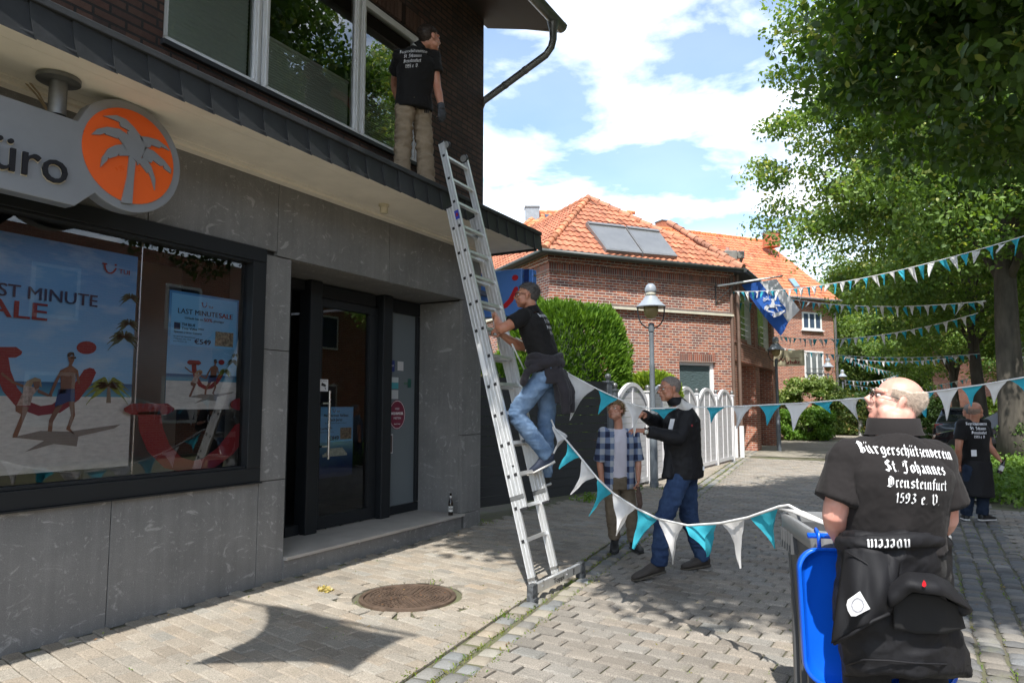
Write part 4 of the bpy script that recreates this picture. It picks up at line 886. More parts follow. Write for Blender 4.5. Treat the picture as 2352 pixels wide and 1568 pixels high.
# --- house with the solar panels
A1, B1 = V((-8.39, 16.98, 0)), V((-4.63, 22.06, 0)); LW = (B1-A1).length
H1 = thing('brick_house', 'red brick house with hipped clay tile roof and two solar collectors', 'house', (A1+B1)/2+BK*3)
def F1(s, t_, z): return A1+E1*s+BK*t_+UZ*z
def fbox(mb, s0, s1, t0, t1, z0, z1, F=F1):
    P = [F(s, t_, z) for z in (z0, z1) for s, t_ in ((s0, t0), (s1, t0), (s1, t1), (s0, t1))]
    return mb.add(P, [(0, 3, 2, 1), (4, 5, 6, 7), (0, 1, 5, 4), (1, 2, 6, 5), (2, 3, 7, 6), (3, 0, 4, 7)])
w0, w1, wb, wt = 4.29, 5.64, 1.15, 2.86
mb = MB(); fbox(mb, 0, w0, 0, .3, -.05, 5.72); fbox(mb, w1, LW, 0, .3, -.05, 5.72); fbox(mb, w0, w1, 0, .3, -.05, wb); fbox(mb, w0, w1, 0, .3, wt+.24, 5.72); fbox(mb, 0, .3, .3, 10, -.05, 5.72); fbox(mb, LW-.3, LW, .3, 10, -.05, 5.72)
mb.build('wall', redbrick, H1, uv=True)
mb = MB(); fbox(mb, w0-.002, w1+.002, .0, .2, wt, wt+.24); fbox(mb, -.03, LW+.02, -.03, .0, 5.22, 5.46); fbox(mb, -.03, .0, 0, 10, 5.22, 5.46); mb.build('brick_lintel', soldier, H1, uv=True)
mb = MB(); fbox(mb, -.07, LW+.03, -.07, 0, 5.465, 5.545); fbox(mb, -.07, 0, 0.001, 10, 5.465, 5.545); fbox(mb, -.11, LW+.03, -.11, 0, 5.55, 5.70); fbox(mb, -.11, 0, 0.001, 10, 5.55, 5.70); mb.build('brick_corbel', redbrick, H1, uv=True)
mb = MB(); fbox(mb, -.13, LW-.02, -.13, .0, 4.29, 4.355); fbox(mb, -.13, 0, .001, 10, 4.29, 4.355); mb.build('cornice', creamm, H1)
mb = MB(); fbox(mb, -.10, LW-.02, -.10, 0, 4.357, 4.41); fbox(mb, -.10, 0, .001, 10, 4.357, 4.41); mb.build('cornice_cap', capm, H1)
wn_ = MB(); fbox(wn_, w0, w1, .10, .17, wb, wb+.08); fbox(wn_, w0, w1, .10, .17, wt-.09, wt); fbox(wn_, w0, w0+.08, .10, .17, wb+.081, wt-.091); fbox(wn_, w1-.13, w1, .10, .17, wb+.081, wt-.091); wo = wn_.build('window', whitepvc, H1)
mb = MB(); mb.quad(F1(w0+.07, .14, wb+.07), F1(w1-.12, .14, wb+.07), F1(w1-.12, .14, wt-.08), F1(w0+.07, .14, wt-.08)); mb.build('pane', MATS['ripple_glass'], wo)
mb = MB(); fbox(mb, w0-.03, w1+.03, -.05, .12, wb-.05, wb-.001); mb.build('window_sill', whitepvc, wo)
PIT = math.radians(39); cp, sp_ = math.cos(PIT), math.sin(PIT); OV = .34
e0 = F1(-OV, -OV, 5.74); WE = LW+OV+.12; n_f = N1*sp_+UZ*cp; up_f = BK*cp+UZ*sp_; vm = WE/2/cp
terra = (.37, .14, .08)
mb = MB(); tile_roof(mb, e0, E1, up_f, n_f, lambda v: v*cp, lambda v: WE-v*cp, vm, terra)
n_l = -E1*sp_+UZ*cp; up_l = E1*cp+UZ*sp_; tile_roof(mb, e0, BK, up_l, n_l, lambda v: v*cp, lambda v: 11.0, vm, terra)
apex = e0+E1*(WE/2)+BK*(WE/2)+UZ*(WE/2*math.tan(PIT)); e1 = e0+E1*WE
n_r = E1*sp_+UZ*cp; up_r = -E1*cp+UZ*sp_; tile_roof(mb, e1, BK, up_r, n_r, lambda v: v*cp, lambda v: 11.0, vm, terra)
rf = mb.build('roof', tilem, H1, smooth=False)
mb = MB(); ridge_tiles(mb, e0, apex, (.42, .17, .09)); ridge_tiles(mb, e1, apex, (.40, .18, .11)); ridge_tiles(mb, apex, apex+BK*7.5, (.42, .17, .09)); mb.build('ridge_tiles', tilem, rf, smooth=True, sharp=40)
mb = MB(); mb.tube([e0+BK*11-E1*.05-UZ*.05, e0-E1*.05+N1*.05-UZ*.05, e1+N1*.05-UZ*.05], .07, 10); mb.build('gutter', guttm, H1, smooth=True)
mb = MB(); fbox(mb, -OV+.02, LW+.1, -OV+.02, -.1, 5.67, 5.70); fbox(mb, -OV+.02, -.1, -.099, 10, 5.67, 5.70); mb.build('eaves_board', guttm, H1)
mb = MB(); q = F1(LW+.02, .10, 0)
for off in (0.0, .28):
    c = F1(LW-.05+off*.8, -.06-off*.1, 0); mb.tube([c+UZ*5.6, c+UZ*5.3, c+UZ*.9], .055, 10)
mb.build('downpipe', M('brown_pipe', (.13, .085, .065), rough=.5, var=.15), H1, smooth=True, sharp=50)
mb = MB()
for off in (0.0, .28):
    c = F1(LW-.05+off*.8, -.06-off*.1, 0); mb.tube([c, c+UZ*.95], .075, 12)
mb.build('pipe_sleeve', whitepvc, H1, smooth=True, sharp=50)
def onpl(u, v, p, n): r = ray(u, v); return CAM+r*((V(p)-CAM).dot(n)/r.dot(n))
sol = thing('solar_collector', 'pair of grey framed flat solar collectors lying on the clay tile roof', 'solar collector', onpl(1450, 560, e0, n_f))
pp = e0+n_f*.14
for k, (a, c_, d, e) in enumerate((((1346.5, 509.7), (1433, 519.2), (1476, 581), (1393.7, 573)), ((1436, 519.8), (1511.6, 529), (1556.7, 588), (1479, 581.5)))):
    P = [onpl(*q, pp, n_f) for q in (a, c_, d, e)]; cen = sum(P, V())/4
    fr = MB().prism([p for p in P], -n_f*.11).build('collector_frame', M('collector_grey', (.20, .20, .20), rough=.4, metal=.5, var=.1), sol)
    MB().poly([p+(cen-p)*.07+n_f*.004 for p in P]).build('absorber', M('absorber', (.13, .135, .14), rough=.22, var=.12, scale=2, stretch=(1, 1, 1)), sol)
    MB().bar(P[0].lerp(P[1], .02)+n_f*.02+(P[3]-P[0]).normalized()*.10, P[0].lerp(P[1], .98)+n_f*.02+(P[3]-P[0]).normalized()*.10, .14, .05, n_f).build('collector_header', MATS['collector_grey'], sol)
# street wing with pillars, arched doors and white infill
mb = MB(); xw = -4.62
for y in (22.10, 25.6, 29.2): mb.box((xw, y, -.05), (xw-.5, y+.75, 2.95)); mb.box((xw+.004, y+.05, 3.52), (xw-.4, y+.62, 5.7))
mb.box((xw+.03, 22.08, 2.951), (xw-.5, 29.98, 3.519)); mb.box((xw-.05, 22.1, 5.3), (xw-.4, 29.95, 5.75)); mb.box((xw-2.6, 29.65, -.05), (xw-.01, 29.97, 5.74))
mb.build('street_front', redbrick2, H1, uv=True)
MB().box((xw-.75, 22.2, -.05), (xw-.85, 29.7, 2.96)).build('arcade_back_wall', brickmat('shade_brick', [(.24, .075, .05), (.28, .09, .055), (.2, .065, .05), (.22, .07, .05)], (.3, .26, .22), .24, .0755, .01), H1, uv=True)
mb = MB(); mb.box((xw-.12, 22.8, 3.53), (xw-.2, 29.3, 5.35)); mb.build('white_infill', M('white_render', (.66, .66, .64), rough=.8, var=.05), H1)
mb = MB(); mb.box((xw+.05, 22.1, 3.52), (xw-.13, 29.95, 3.60)); mb.build('brick_ledge', redbrick2, H1, uv=True)
for y in (23.9, 27.4):
    w_ = MB().box((xw-.09, y-.55, 3.75), (xw-.119, y+.55, 5.25)).build('upper_window', greyglass, H1)
    m_ = MB()
    for z in (3.85, 4.05, 4.25, 4.45): m_.tube([(xw+.0, y-.6, z), (xw+.0, y+.6, z)], .014, 6)
    m_.build('railing', steel, w_)
    MB().box((xw-.04, y-.6, 3.62), (xw-.3, y+.6, 3.745)).build('window_sill', redbrick2, w_, uv=True)
    d_ = MB(); n = 12
    arch = [(xw-.70, y-.75, 0), (xw-.70, y+.75, 0)]+[(xw-.70, y+.75*math.cos(math.pi*k/n), 1.75+.75*math.sin(math.pi*k/n)) for k in range(n+1)]
    do = MB().prism(arch, (-.05, 0, 0)).build('arched_door', whitepvc, H1)
    m_ = MB()
    for a, c in ((-.66, -.38), (-.32, -.03), (.03, .32), (.38, .66)): m_.box((xw-.69, y+a, .15), (xw-.698, y+c, 1.75+.5*math.sqrt(max(0, 1-((a+c)/2/.75)**2))))
    m_.build('pane', greyglass, do)
pitw = math.radians(38)
mb = MB(); tile_roof(mb, V((xw+.35, 22.0, 5.78)), V((0, 1, 0)), V((-math.cos(pitw), 0, math.sin(pitw))), V((math.sin(pitw), 0, math.cos(pitw))), lambda v: .0+v*.55, lambda v: 8.2, 3.6, (.37, .14, .08)); wr_ = mb.build('wing_roof', tilem, H1); mb = MB(); wv_ = V((-math.cos(pitw), 0, math.sin(pitw))); wp_ = V((xw+.35, 22.0, 5.80)); ridge_tiles(mb, wp_+V((0, .1, 0)), wp_+wv_*3.6+V((0, 1.98, 0)), (.36, .17, .11)); mb.build('ridge_tiles', tilem, wr_, smooth=True, sharp=40)
mb = MB(); mb.tube([(xw+.42, 22.0, 5.72), (xw+.42, 30.2, 5.72)], .08, 10); mb.box((xw+.36, 22.0, 5.66), (xw-.05, 30.1, 5.70)); mb.build('wing_gutter', guttm, H1)
# floodlights on the corner
fl = thing('floodlight_cluster', 'grey floodlights on bent arms at the roof corner above the flag', 'floodlight', at(1688, 608, 23.0))
q = at(1690, 608, 23.0); grey = M('lamp_grey', (.22, .22, .21), rough=.45, var=.15)
mb = MB(); mb.tube([at(1640, 588, 23.2), at(1665, 588, 23.0), at(1680, 600, 22.95), at(1690, 612, 23.0)], .06, 8); mb.tube([q, at(1700, 605, 22.9), at(1704, 592, 22.9), at(1700, 583, 22.9)], .055, 8); mb.tube([q, q-UZ*.5], .05, 8); mb.build('arm', grey, fl, smooth=True)
mb = MB()
for (u, v, w_, hh, d) in ((1650, 585, .34, .10, 23.1), (1676, 588, .20, .17, 22.8), (1699, 586, .12, .12, 22.9)):
    c = at(u, v, d); mb.obox(c, RGT, UPV, FWD, w_, hh, .14)
mb.build('lamp_head', grey, fl, bevel=.02)
mb = MB(); mb.tube([at(1671, 580, 24), at(1671, 568, 24)], .07, 10); tag(mb.build('vent_pipe', M('vent_pink', (.5, .33, .28), rough=.6)), 'short pale vent pipe on the tiled wing roof', 'vent pipe')
# flag on its pole
base = F1(LW-.62, 0, 5.20); end = at(1797, 634, 22.0)
fp = thing('flag_pole', 'slanted white flag pole on a black bracket on the brick house corner', 'flag pole', base)
MB().tube([base+N1*.12, end], .03, 10).build('pole', whitepvc, fp, smooth=True)
mb = MB(); d = (end-base).normalized(); mb.bar(base+N1*.02+UZ*.12, base+N1*.02-UZ*.55, .05, .03); mb.bar(base+N1*.02-UZ*.50, base+N1*.1+d*.62, .03, .03); mb.build('bracket', M('black_iron', (.02, .02, .02), rough=.5), fp)
fg = thing('flag', 'blue and white flag with a white stag on a blue shield hanging from the pole', 'flag', at(1770, 770, 22.2))
c00, c10, c01, c11 = at(1703, 654, 22.35), at(1784, 640, 22.1), at(1791, 771, 22.35), at(1834, 712, 21.9)
def fsurf(s, t_, o=0.0):
    p = c00.lerp(c10, s).lerp(c01.lerp(c11, s), t_); return p+FWD*(.07*math.sin(s*7+t_*4)*(.3+t_)-o)+UZ*(.05*math.sin(t_*math.pi)*(s-.3))
flagm = lambda n_, c: M(n_, c, rough=.8, var=.05, trans=.25)
MB().grid(lambda s, t_: fsurf(s*.52, t_), 10, 16).build('blue_half', flagm('flag_blue', (.03, .13, .52)), fg, smooth=True)
MB().grid(lambda s, t_: fsurf(.52+s*.48, t_), 10, 16).build('white_half', flagm('flag_white', (.66, .67, .69)), fg, smooth=True)
def fz(pts, o): return [at(1561.9+a*.21102, 588+c*.21102, 22.02-o) for a, c in pts]
MB().poly(fz([(820, 462), (870, 440), (1060, 425), (1090, 500), (1150, 560), (1150, 612), (1060, 670), (1005, 655), (900, 570)], 0)).build('shield', flagm('flag_shield', (.035, .15, .56)), fg)
mb = MB()
for pts in ([(920, 552), (945, 532), (985, 530), (1000, 490), (985, 470), (1010, 462), (1030, 475), (1025, 500), (1040, 540), (1055, 560), (1062, 585), (1075, 597), (1060, 600), (1040, 560), (1010, 560), (965, 562), (950, 600), (935, 590), (938, 565), (925, 590), (918, 575)],
            [(950, 590), (962, 590), (1035, 612), (1035, 622), (955, 605)], [(1030, 525), (1110, 535), (1115, 545), (1030, 542)],
            [(975, 470), (905, 450), (905, 458), (975, 480)], [(930, 455), (900, 475), (905, 482), (940, 462)], [(950, 465), (905, 490), (912, 495), (958, 470)], [(960, 462), (935, 440), (942, 438), (968, 462)], [(1000, 468), (1050, 462), (1050, 470), (1003, 474)], [(1025, 465), (1030, 450), (1036, 452), (1032, 468)],
            [(1000, 635), (1140, 585), (1145, 600), (1075, 650), (1020, 668)]): mb.poly(fz(pts, .03))
mb.build('stag', flagm('flag_stag', (.72, .73, .75)), fg)
# shop board
sb = thing('shop_board', 'cream sign board with dark red lettering projecting above the arcade', 'sign', (-4.0, 29.2, 3.1))
MB().box((-4.55, 29.1, 3.10), (-3.42, 29.16, 3.72)).build('board', M('board_cream', (.68, .62, .44), rough=.5, var=.03), sb); mb = MB()
text(mb, 'Schulte', (-4.10, 29.095, 3.17), (1, 0, 0), (0, 0, 1), .17, .52, .03); text(mb, 'Ihr Spezialist', (-4.10, 29.095, 3.38), (1, 0, 0), (0, 0, 1), .05, .48, .01); mb.tube([(-4.35, 29.09, 3.32), (-4.28, 29.09, 3.42), (-4.20, 29.09, 3.30), (-4.14, 29.09, 3.40)], .02, 5); mb.build('lettering', M('board_red', (.25, .03, .03), rough=.5), sb)
MB().bar((-4.62, 29.13, 3.6), (-4.54, 29.13, 3.6), .04, .04).build('bracket', zinc, sb)
# --- far house with the bright orange roof
C2 = at(1922, 930, 38.0); C2.z = 0
H2 = thing('brick_house', 'tall red brick house with bright orange tiled roof behind the flag', 'house', C2-E1*5+BK*4)
def F2(s, t_, z): return C2-E1*s+BK*t_+UZ*z                # s runs left from the corner
EV = 7.3; mb = MB(); fbox(mb, 0, 12, 0, .3, -.05, EV, F2); fbox(mb, 0, .3, .3, 10, -.05, EV, F2); fbox(mb, 11.7, 12, .3, 10, -.05, EV, F2)
mb.add([F2(.0, 0, EV), F2(0, 10, EV), F2(0, 5, EV+4.0)], [(0, 1, 2)]); mb.build('wall', redbrick2, H2, uv=True)
def F2s(u, v): p = onpl(u, v, C2, N1); return (C2-p).dot(E1), p.z
for (u0, v0, u1, v1, lab) in ((1841, 716, 1887, 759, 3), (1846, 805, 1892, 869, 3)):
    s1, z1 = F2s(u0, v0); s0, z0 = F2s(u1, v1)
    w_ = MB(); fbox(w_, s0, s1, -.04, .05, z0, z0+.10, F2); fbox(w_, s0, s1, -.04, .05, z1-.08, z1, F2)
    for k in range(4): a = s0+(s1-s0-.1)*k/3; fbox(w_, a, a+.10, -.039, .05, z0+.101, z1-.081, F2)
    wo = w_.build('window', whitepvc, H2); mb = MB(); mb.quad(F2(s0, -.02, z0), F2(s1, -.02, z0), F2(s1, -.02, z1), F2(s0, -.02, z1)); mb.build('pane', blueglass if z0 > 4 else greyglass, wo)
    mb = MB(); fbox(mb, s0-.08, s1+.08, -.12, .02, z0-.07, z0-.002, F2); mb.build('window_sill', whitepvc, wo)
mb = MB(); s1, z1 = F2s(1846, 846); s0, _ = F2s(1892, 846)
for z in (z1, z1-.25): mb.tube([F2(s0, -.16, z), F2(s1, -.16, z)], .02, 6)
mb.build('railing', zinc, H2)
e2 = C2+N1*.4+E1*.15+UZ*(EV-.05); p2 = math.radians(39.5); c2_, s2_ = math.cos(p2), math.sin(p2)
mb = MB(); tile_roof(mb, e2, -E1, BK*c2_+UZ*s2_, N1*s2_+UZ*c2_, lambda v: 0, lambda v: 12.4, 5.5/c2_, (.50, .155, .075), s=.10); r2 = mb.build('roof', tilem, H2)
mb = MB(); ridge_tiles(mb, e2+BK*5.4+UZ*5.4*math.tan(p2), e2+BK*5.4+UZ*5.4*math.tan(p2)-E1*12.4, (.55, .17, .06)); mb.build('ridge_tiles', tilem, r2, smooth=True, sharp=40)
mb = MB(); mb.tube([e2+N1*.06-UZ*.05, e2-E1*12.4+N1*.06-UZ*.05], .08, 8); mb.tube([C2+E1*.06+N1*.08+UZ*7.2, C2+E1*.06+N1*.08], .06, 8); mb.build('gutter', zinc, H2, smooth=True, sharp=50)
chim = brickmat('chimney_brick', [(.46, .15, .075), (.50, .18, .09), (.44, .14, .07), (.48, .16, .08)], (.32, .12, .08), .2, .075, .008)
for (u, v, wd) in ((1772, 556, .42), (1523, 530, .36)):
    q = at(u, v, 41.6); c_ = MB().obox(q+UZ*.1, E1, N1, UZ, wd*.85, .34, .42).build('chimney', chim, r2, uv=True); MB().obox(q+UZ*.54, E1, N1, UZ, wd*.85+.04, .38, .03).build('chimney_cap', zinc, c_)
P = [onpl(u, v, e2+(N1*s2_+UZ*c2_)*.10, N1*s2_+UZ*c2_) for u, v in ((1810, 640), (1824, 639), (1839, 659), (1826, 660))]
w_ = MB().prism(P, -(N1*s2_+UZ*c2_)*.1).build('roof_window', zinc, r2); cen = sum(P, V())/4; MB().poly([p.lerp(cen, .16)+UZ*.02 for p in P]).build('pane', M('sky_glass', (.10, .22, .34), rough=.05, var=0), w_)
# --- house peeping over the left of the hipped roof
H3 = thing('brick_house', 'distant house with orange roof, grey chimney and a solar panel, left of the hipped roof', 'house', at(1260, 900, 36))
q0 = at(1196, 560, 34); q1 = at(1335, 570, 34); r0, r1 = at(1240, 488, 37), at(1345, 503, 37); U = (q1-q0); U.z = 0; Lq = U.length; U.normalize(); nb_ = V((U.y, -U.x, 0))
Vs = (r0-(q0+U*((r0-q0).dot(U)))); Lv = Vs.length; Vs.normalize(); nn = U.cross(Vs); uo = (r0-q0).dot(U)
mb = MB(); tile_roof(mb, q0-Vs*3, U, Vs, nn, lambda v: -2.6+(v/(Lv+3))*(uo+2.6), lambda v: Lq+3, Lv+3, (.55, .21, .10)); mb.add([q0-Vs*3-U*2.6, r0, r0-nb_*6-UZ*4-U*4], [(0, 1, 2)]); r3 = mb.build('roof', tilem, H3)
mb = MB(); ridge_tiles(mb, r0, r0+U*5, (.5, .2, .1)); ridge_tiles(mb, q0-Vs*3-U*2.6, r0, (.5, .2, .1)); mb.build('ridge_tiles', tilem, r3, smooth=True, sharp=40)
q = at(1222, 492, 36.6); c_ = MB().obox(q-UZ*.25, U, nb_, UZ, .36, .3, .55).build('chimney', slate and M('slate_clad', (.22, .25, .28), rough=.5, var=.15), r3); MB().obox(q+UZ*.33, U, nb_, UZ, .40, .34, .04).tube([q+UZ*.35, q+UZ*.75], .01, 5).build('chimney_cap', zinc, c_)
P = [onpl(u, v, q0+nn*.12, nn) for u, v in ((1250, 491), (1272, 494), (1285, 511), (1262, 514))]; w_ = MB().prism(P, -nn*.05).build('solar_panel', M('panel_blue', (.03, .04, .07), rough=.15), r3)
mb = MB(); lo = q0-Vs*3; mb.box((lo.x+1, lo.y+.6, -.05), (lo.x+9, lo.y+8, lo.z)); mb.build('wall', redbrick2, H3, uv=True)
# --- building with balcony far right
C4 = at(2310, 930, 40); C4.z = 0
H4 = thing('brick_building', 'red brick building with white windows and a balcony rail behind the tree trunks', 'building', C4+V((4, 2, 0)))
def F4(s, t_, z): return C4+RGT*s+V((-RGT.y, RGT.x, 0))*t_+UZ*z
mb = MB(); fbox(mb, -.5, 12, 0, 6, -.05, 9, F4); mb.build('wall', redbrick2, H4, uv=True)
mb = MB(); fbox(mb, -.5, 12, -.06, -.001, 3.3, 6.6, F4); mb.build('plaster_band', M('rose_plaster', (.45, .24, .18), rough=.8, var=.1), H4)
for s in (.25, 1.35, 3.0):
    mb = MB(); fbox(mb, s-.42, s+.42, -.10, -.062, 3.5, 6.0, F4); w_ = mb.build('window', whitepvc, H4); mb = MB(); fbox(mb, s-.32, s-.03, -.115, -.101, 3.7, 5.7, F4); fbox(mb, s+.03, s+.32, -.115, -.101, 3.7, 5.7, F4); mb.build('pane', greyglass, w_)
mb = MB()
for z in (3.5, 3.85, 4.2): mb.tube([F4(-.4, -1.0, z), F4(6, -1.0, z)], .025, 6)
mb.tube([F4(1.2, -1.0, 3.4), F4(1.2, -1.0, 4.2)], .02, 6); mb.build('balcony_rail', whitepvc, H4); mb = MB(); fbox(mb, -.4, 6, -1.05, -.07, 3.2, 3.38, F4); mb.build('balcony_slab', creamm, H4)
# --- opposite side of the lane, out of frame: what the shop glass mirrors
H5 = thing('brick_building', 'long brick building across the lane', 'building', (12, 12, 0))
mb = MB(); mb.box((10.5, -8, -.05), (16, 46, 6.5)); mb.build('wall', redbrick2, H5, uv=True)
for y in range(-6, 23, 4):
    w_ = MB().box((10.49, y, 1.0), (10.44, y+1.3, 2.5)).build('window', whitepvc, H5); MB().box((10.435, y+.1, 1.1), (10.43, y+1.2, 2.4)).build('pane', blueglass, w_)
    w_ = MB().box((10.49, y, 4.0), (10.44, y+1.3, 5.5)).build('window', whitepvc, H5); MB().box((10.435, y+.1, 4.1), (10.43, y+1.2, 5.4)).build('pane', blueglass, w_)
# ---------------------------------------------------------------- aluminium ladder
alu = M('ladder_aluminium', (.70, .70, .69), rough=.38, metal=.75, var=.10, scale=14, stretch=(6, 6, .6), bump=.05, bscale=200)
FL, TL = onz(1234, 1341, .10), onx(1008, 333, -4.15)
FR = onz(1289, 1311, .10); RV = V((FR.x-FL.x, FR.y-FL.y, 0)); RV = V((-.02, .46, 0)); RD = RV.normalized()
AX = (TL-FL).normalized(); NL = RD.cross(AX).normalized(); NL = NL if NL.x > 0 else -NL      # NL points to the climber's side
LL = (TL-FL).length
def vpix(p): d = p-CAM; return CY-FPX*d.dot(UPV)/d.dot(FWD)
def tfor(v): 
    a, c = 0.0, LL
    for _ in range(40):
        m_ = (a+c)/2
        if vpix(FL+AX*m_) > v: a = m_
        else: c = m_
    return a
tb, tf = tfor(474), tfor(1168)
ld = thing('ladder', 'two part aluminium extension ladder leaning from the pavement against the canopy', 'ladder', FL+RV/2)
def stile(mb, t0, t1, s, off):
    p, q = FL+AX*t0+RV*s+NL*off, FL+AX*t1+RV*s+NL*off
    return mb.obox((p+q)/2, RD, NL, AX, .0125, .033, (t1-t0)/2)
for name, t0, t1, off in (('base_section', 0.0, tb, -.036), ('fly_section', tf, LL, .036)):
    for s in (0, 1):
        mb = stile(MB(), t0, t1, s, off)
        p, q = FL+AX*t0+RV*s+NL*off, FL+AX*t1+RV*s+NL*off
        mb.obox((p+q)/2, RD, NL, AX, .016, .006, (t1-t0)/2-.01)
        for e in (-1, 1): mb.obox((p+q)/2+NL*e*.031, RD, NL, AX, .0155, .004, (t1-t0)/2-.002)
        mb.build('stile', alu, ld, bevel=.002)
rt = []
t_ = .36
while t_ < tb-.1: rt.append((t_, -.036, .035)); t_ += .28
t_ = .36
while t_ < LL-.15:
    if t_ > tf+.12: rt.append((t_, .036, .035))
    t_ += .28
for (t_, off, h) in rt:
    a = FL+AX*t_+NL*off; mb = MB(); mb.obox(a+RV/2, RD, NL, AX, RV.length/2-.012, .016, .015); mb.obox(a+RV/2+AX*.015, RD, NL, AX, RV.length/2-.012, .012, .0025)
    for s in (-1,): mb.obox(a+RD*(s*.0135), RD, NL, AX, .0025, .0185, .0185)
    r_ = mb.build('rung', alu, ld)
    MB().obox(a-RD*.0155, RD, NL, AX, .0012, .0145, .0145).build('rung_hole_dark', black, r_)  # black plate painting the shade inside the hollow rung end
bb = MB(); bc0, bc1 = onz(1218, 1366, .045), onz(1325, 1314, .045); bd = (bc1-bc0).normalized(); bn = V((bd.y, -bd.x, 0))
mb = MB().obox((bc0+bc1)/2+UZ*.05+bn*.03, bd, bn, UZ, (bc1-bc0).length/2, .018, .038); bar_ = mb.build('stabiliser_bar', alu, ld, bevel=.003)
for c in (bc0, bc1):
    s_ = -1 if c is bc0 else 1
    MB().obox(c+bd*s_*.02+UZ*.025+bn*.03, bd, bn, UZ, .045, .028, .070).obox(c+bd*s_*.02+UZ*-.028+bn*.03, bd, bn, UZ, .04, .035, .016).build('rubber_foot', M('worn_rubber', (.06, .065, .07), rough=.8, var=.9, scale=30), bar_, bevel=.006)
mb = MB(); text(mb, 'Toppi', bc0.lerp(bc1, .36)+bn*.0505+UZ*.028, bd, UZ, .042, .20, .03)
q = bc0.lerp(bc1, .80)+bn*.0505+UZ*.05; mb.obox(q, bd, bn, UZ, .004, .0006, .025).obox(q+bd*.015+UZ*.01, bd, bn, UZ, .003, .0006, .018).obox(q-UZ*.024+bd*.008, bd, bn, UZ, .012, .0006, .003); mb.build('hand_lettering', black, bar_)
mb = MB()
for s in (0, 1): mb.obox(FL+RV*s+NL*(-.036)+AX*.05, RD, NL, AX, .02, .036, .012)
for s in (0, 1):
    for k in (.02, .06): mb.lathe([(.008, 0), (.008, .008), (0, .009)], bc0+bd*(.13+s*.46)+bn*.049+UZ*(.03+k), 8, axis=bn)
mb.build('bar_bolt', steel, ld)
mb = MB()
for s in (0, 1): mb.obox(FL+AX*(tb+.008)+RV*s-NL*.036, RD, NL, AX, .017, .036, .012); mb.obox(FL+AX*(LL+.008)+RV*s+NL*.036, RD, NL, AX, .017, .034, .012); mb.obox(FL+AX*(tf-.008)+RV*s+NL*.036, RD, NL, AX, .017, .036, .012)
mb.build('end_cap', black, ld, bevel=.004)
for s in (0, 1):
    c = FL+AX*(LL-.03)+RV*s+NL*(.036+(.03 if s == 0 else 0))+RD*(-.032 if s else .02); w_ = MB().lathe([(.044, 0), (.048, .004), (.048, .026), (.044, .03)], c, 24, axis=RD).build('roller_tyre', black, ld, smooth=True, sharp=40)
    MB().lathe([(0, -.006), (.010, -.006), (.011, -.002), (.038, -.002), (.04, .001), (.03, .032), (0, .034)], c, 24, axis=RD).build('roller_hub', grey, w_, smooth=True, sharp=40)
a = FL+AX*(tb-.12)+NL*.036-RD*.0165; MB().obox(a, RD, NL, AX, .0008, .024, .05).build('maker_sticker', M('sticker_blue', (.03, .05, .35), rough=.4), ld)
mb = MB(); mb.obox(a-RD*.001, RD, NL, AX, .0006, .012, .018); mb.build('sticker_red', redink, ld)
MB().obox(FL+AX*2.03-NL*.036-RD*.0165, RD, NL, AX, .0008, .020, .16).build('safety_sticker', wink, ld)
for s in (0, 1):
    MB().obox(FL+AX*(tb-.20)+RV*s+RD*(.02 if s == 0 else -.03), RD, NL, AX, .012, .03, .03).build('guide_bracket', zinc, ld, bevel=.003); MB().obox(FL+AX*(tf+.10)+RV*s, RD, NL, AX, .019, .07, .02).build('guide_bracket', zinc, ld, bevel=.003)
mb = MB()
for k in (.17, .25): mb.lathe([(.011, 0), (.010, .003), (0, .004)], FL+AX*(tf+k+.12)+NL*.03-RD*.0165, 10, axis=-RD)
mb.build('rivet', black, ld)
# ---------------------------------------------------------------- wheelie bin
P1, P2 = V((-.62, 4.0, 1.02)), V((-.385, 3.40, 1.02)); sB = V((P2.x-P1.x, P2.y-P1.y, 0)).normalized(); eB = V((-sB.y, sB.x, 0)); DB, WB = .64, .58
binm = M('bin_plastic', (.075, .078, .082), rough=.42, var=.2, scale=10, stretch=(1, 1, .15)); lidm = M('lid_blue', (.004, .10, .66), rough=.32, var=.08, scale=4)
bn_ = thing('wheelie_bin', 'dark grey wheelie bin with its bright blue lid hanging open', 'wheelie bin', P1+sB*DB/2+eB*WB/2-UZ*1.02)
def rr(c, hx, hy, r, X, Y, n=6):
    return [c+X*(sx*(hx-r)+r*math.cos(a))+Y*(sy*(hy-r)+r*math.sin(a)) for sx, sy, a0 in ((1, 1, 0), (-1, 1, 90), (-1, -1, 180), (1, -1, 270)) for a in [math.radians(a0+90*k/(n-1)) for k in range(n)]]
bc = P1+sB*DB/2+eB*WB/2; bc.z = 0
mb = MB(); rings = [rr(bc+UZ*z, WB/2*k, DB/2*k, .05, eB, sB) for z, k in ((.06, .80), (.10, .82), (.95, .955), (.97, .955))]
rings += [rr(bc+UZ*z, WB/2*k, DB/2*k, .05, eB, sB) for z, k in ((.971, .90), (.12, .78))]; mb.loft(rings); mb.build('bin_body', binm, bn_, smooth=True, sharp=35)
mb = MB(); mb.loft([rr(bc+UZ*z, WB/2*k, DB/2*k, .07, eB, sB) for z, k in ((.935, 1.0), (.94, 1.015), (1.01, 1.02), (1.02, 1.0), (1.022, .94), (1.0, .925), (.96, .92), (.935, .95), (.935, 1.0))], cap=False); mb.build('rim', M('rim_grey', (.20, .205, .21), rough=.4, var=.15), bn_, smooth=True, sharp=40)
mb = MB()
for k in range(5): mb.obox(bc-eB*(WB/2*.95)+sB*(-.25+.05*k)+UZ*.90, eB, sB, UZ, .03, .004, .05)
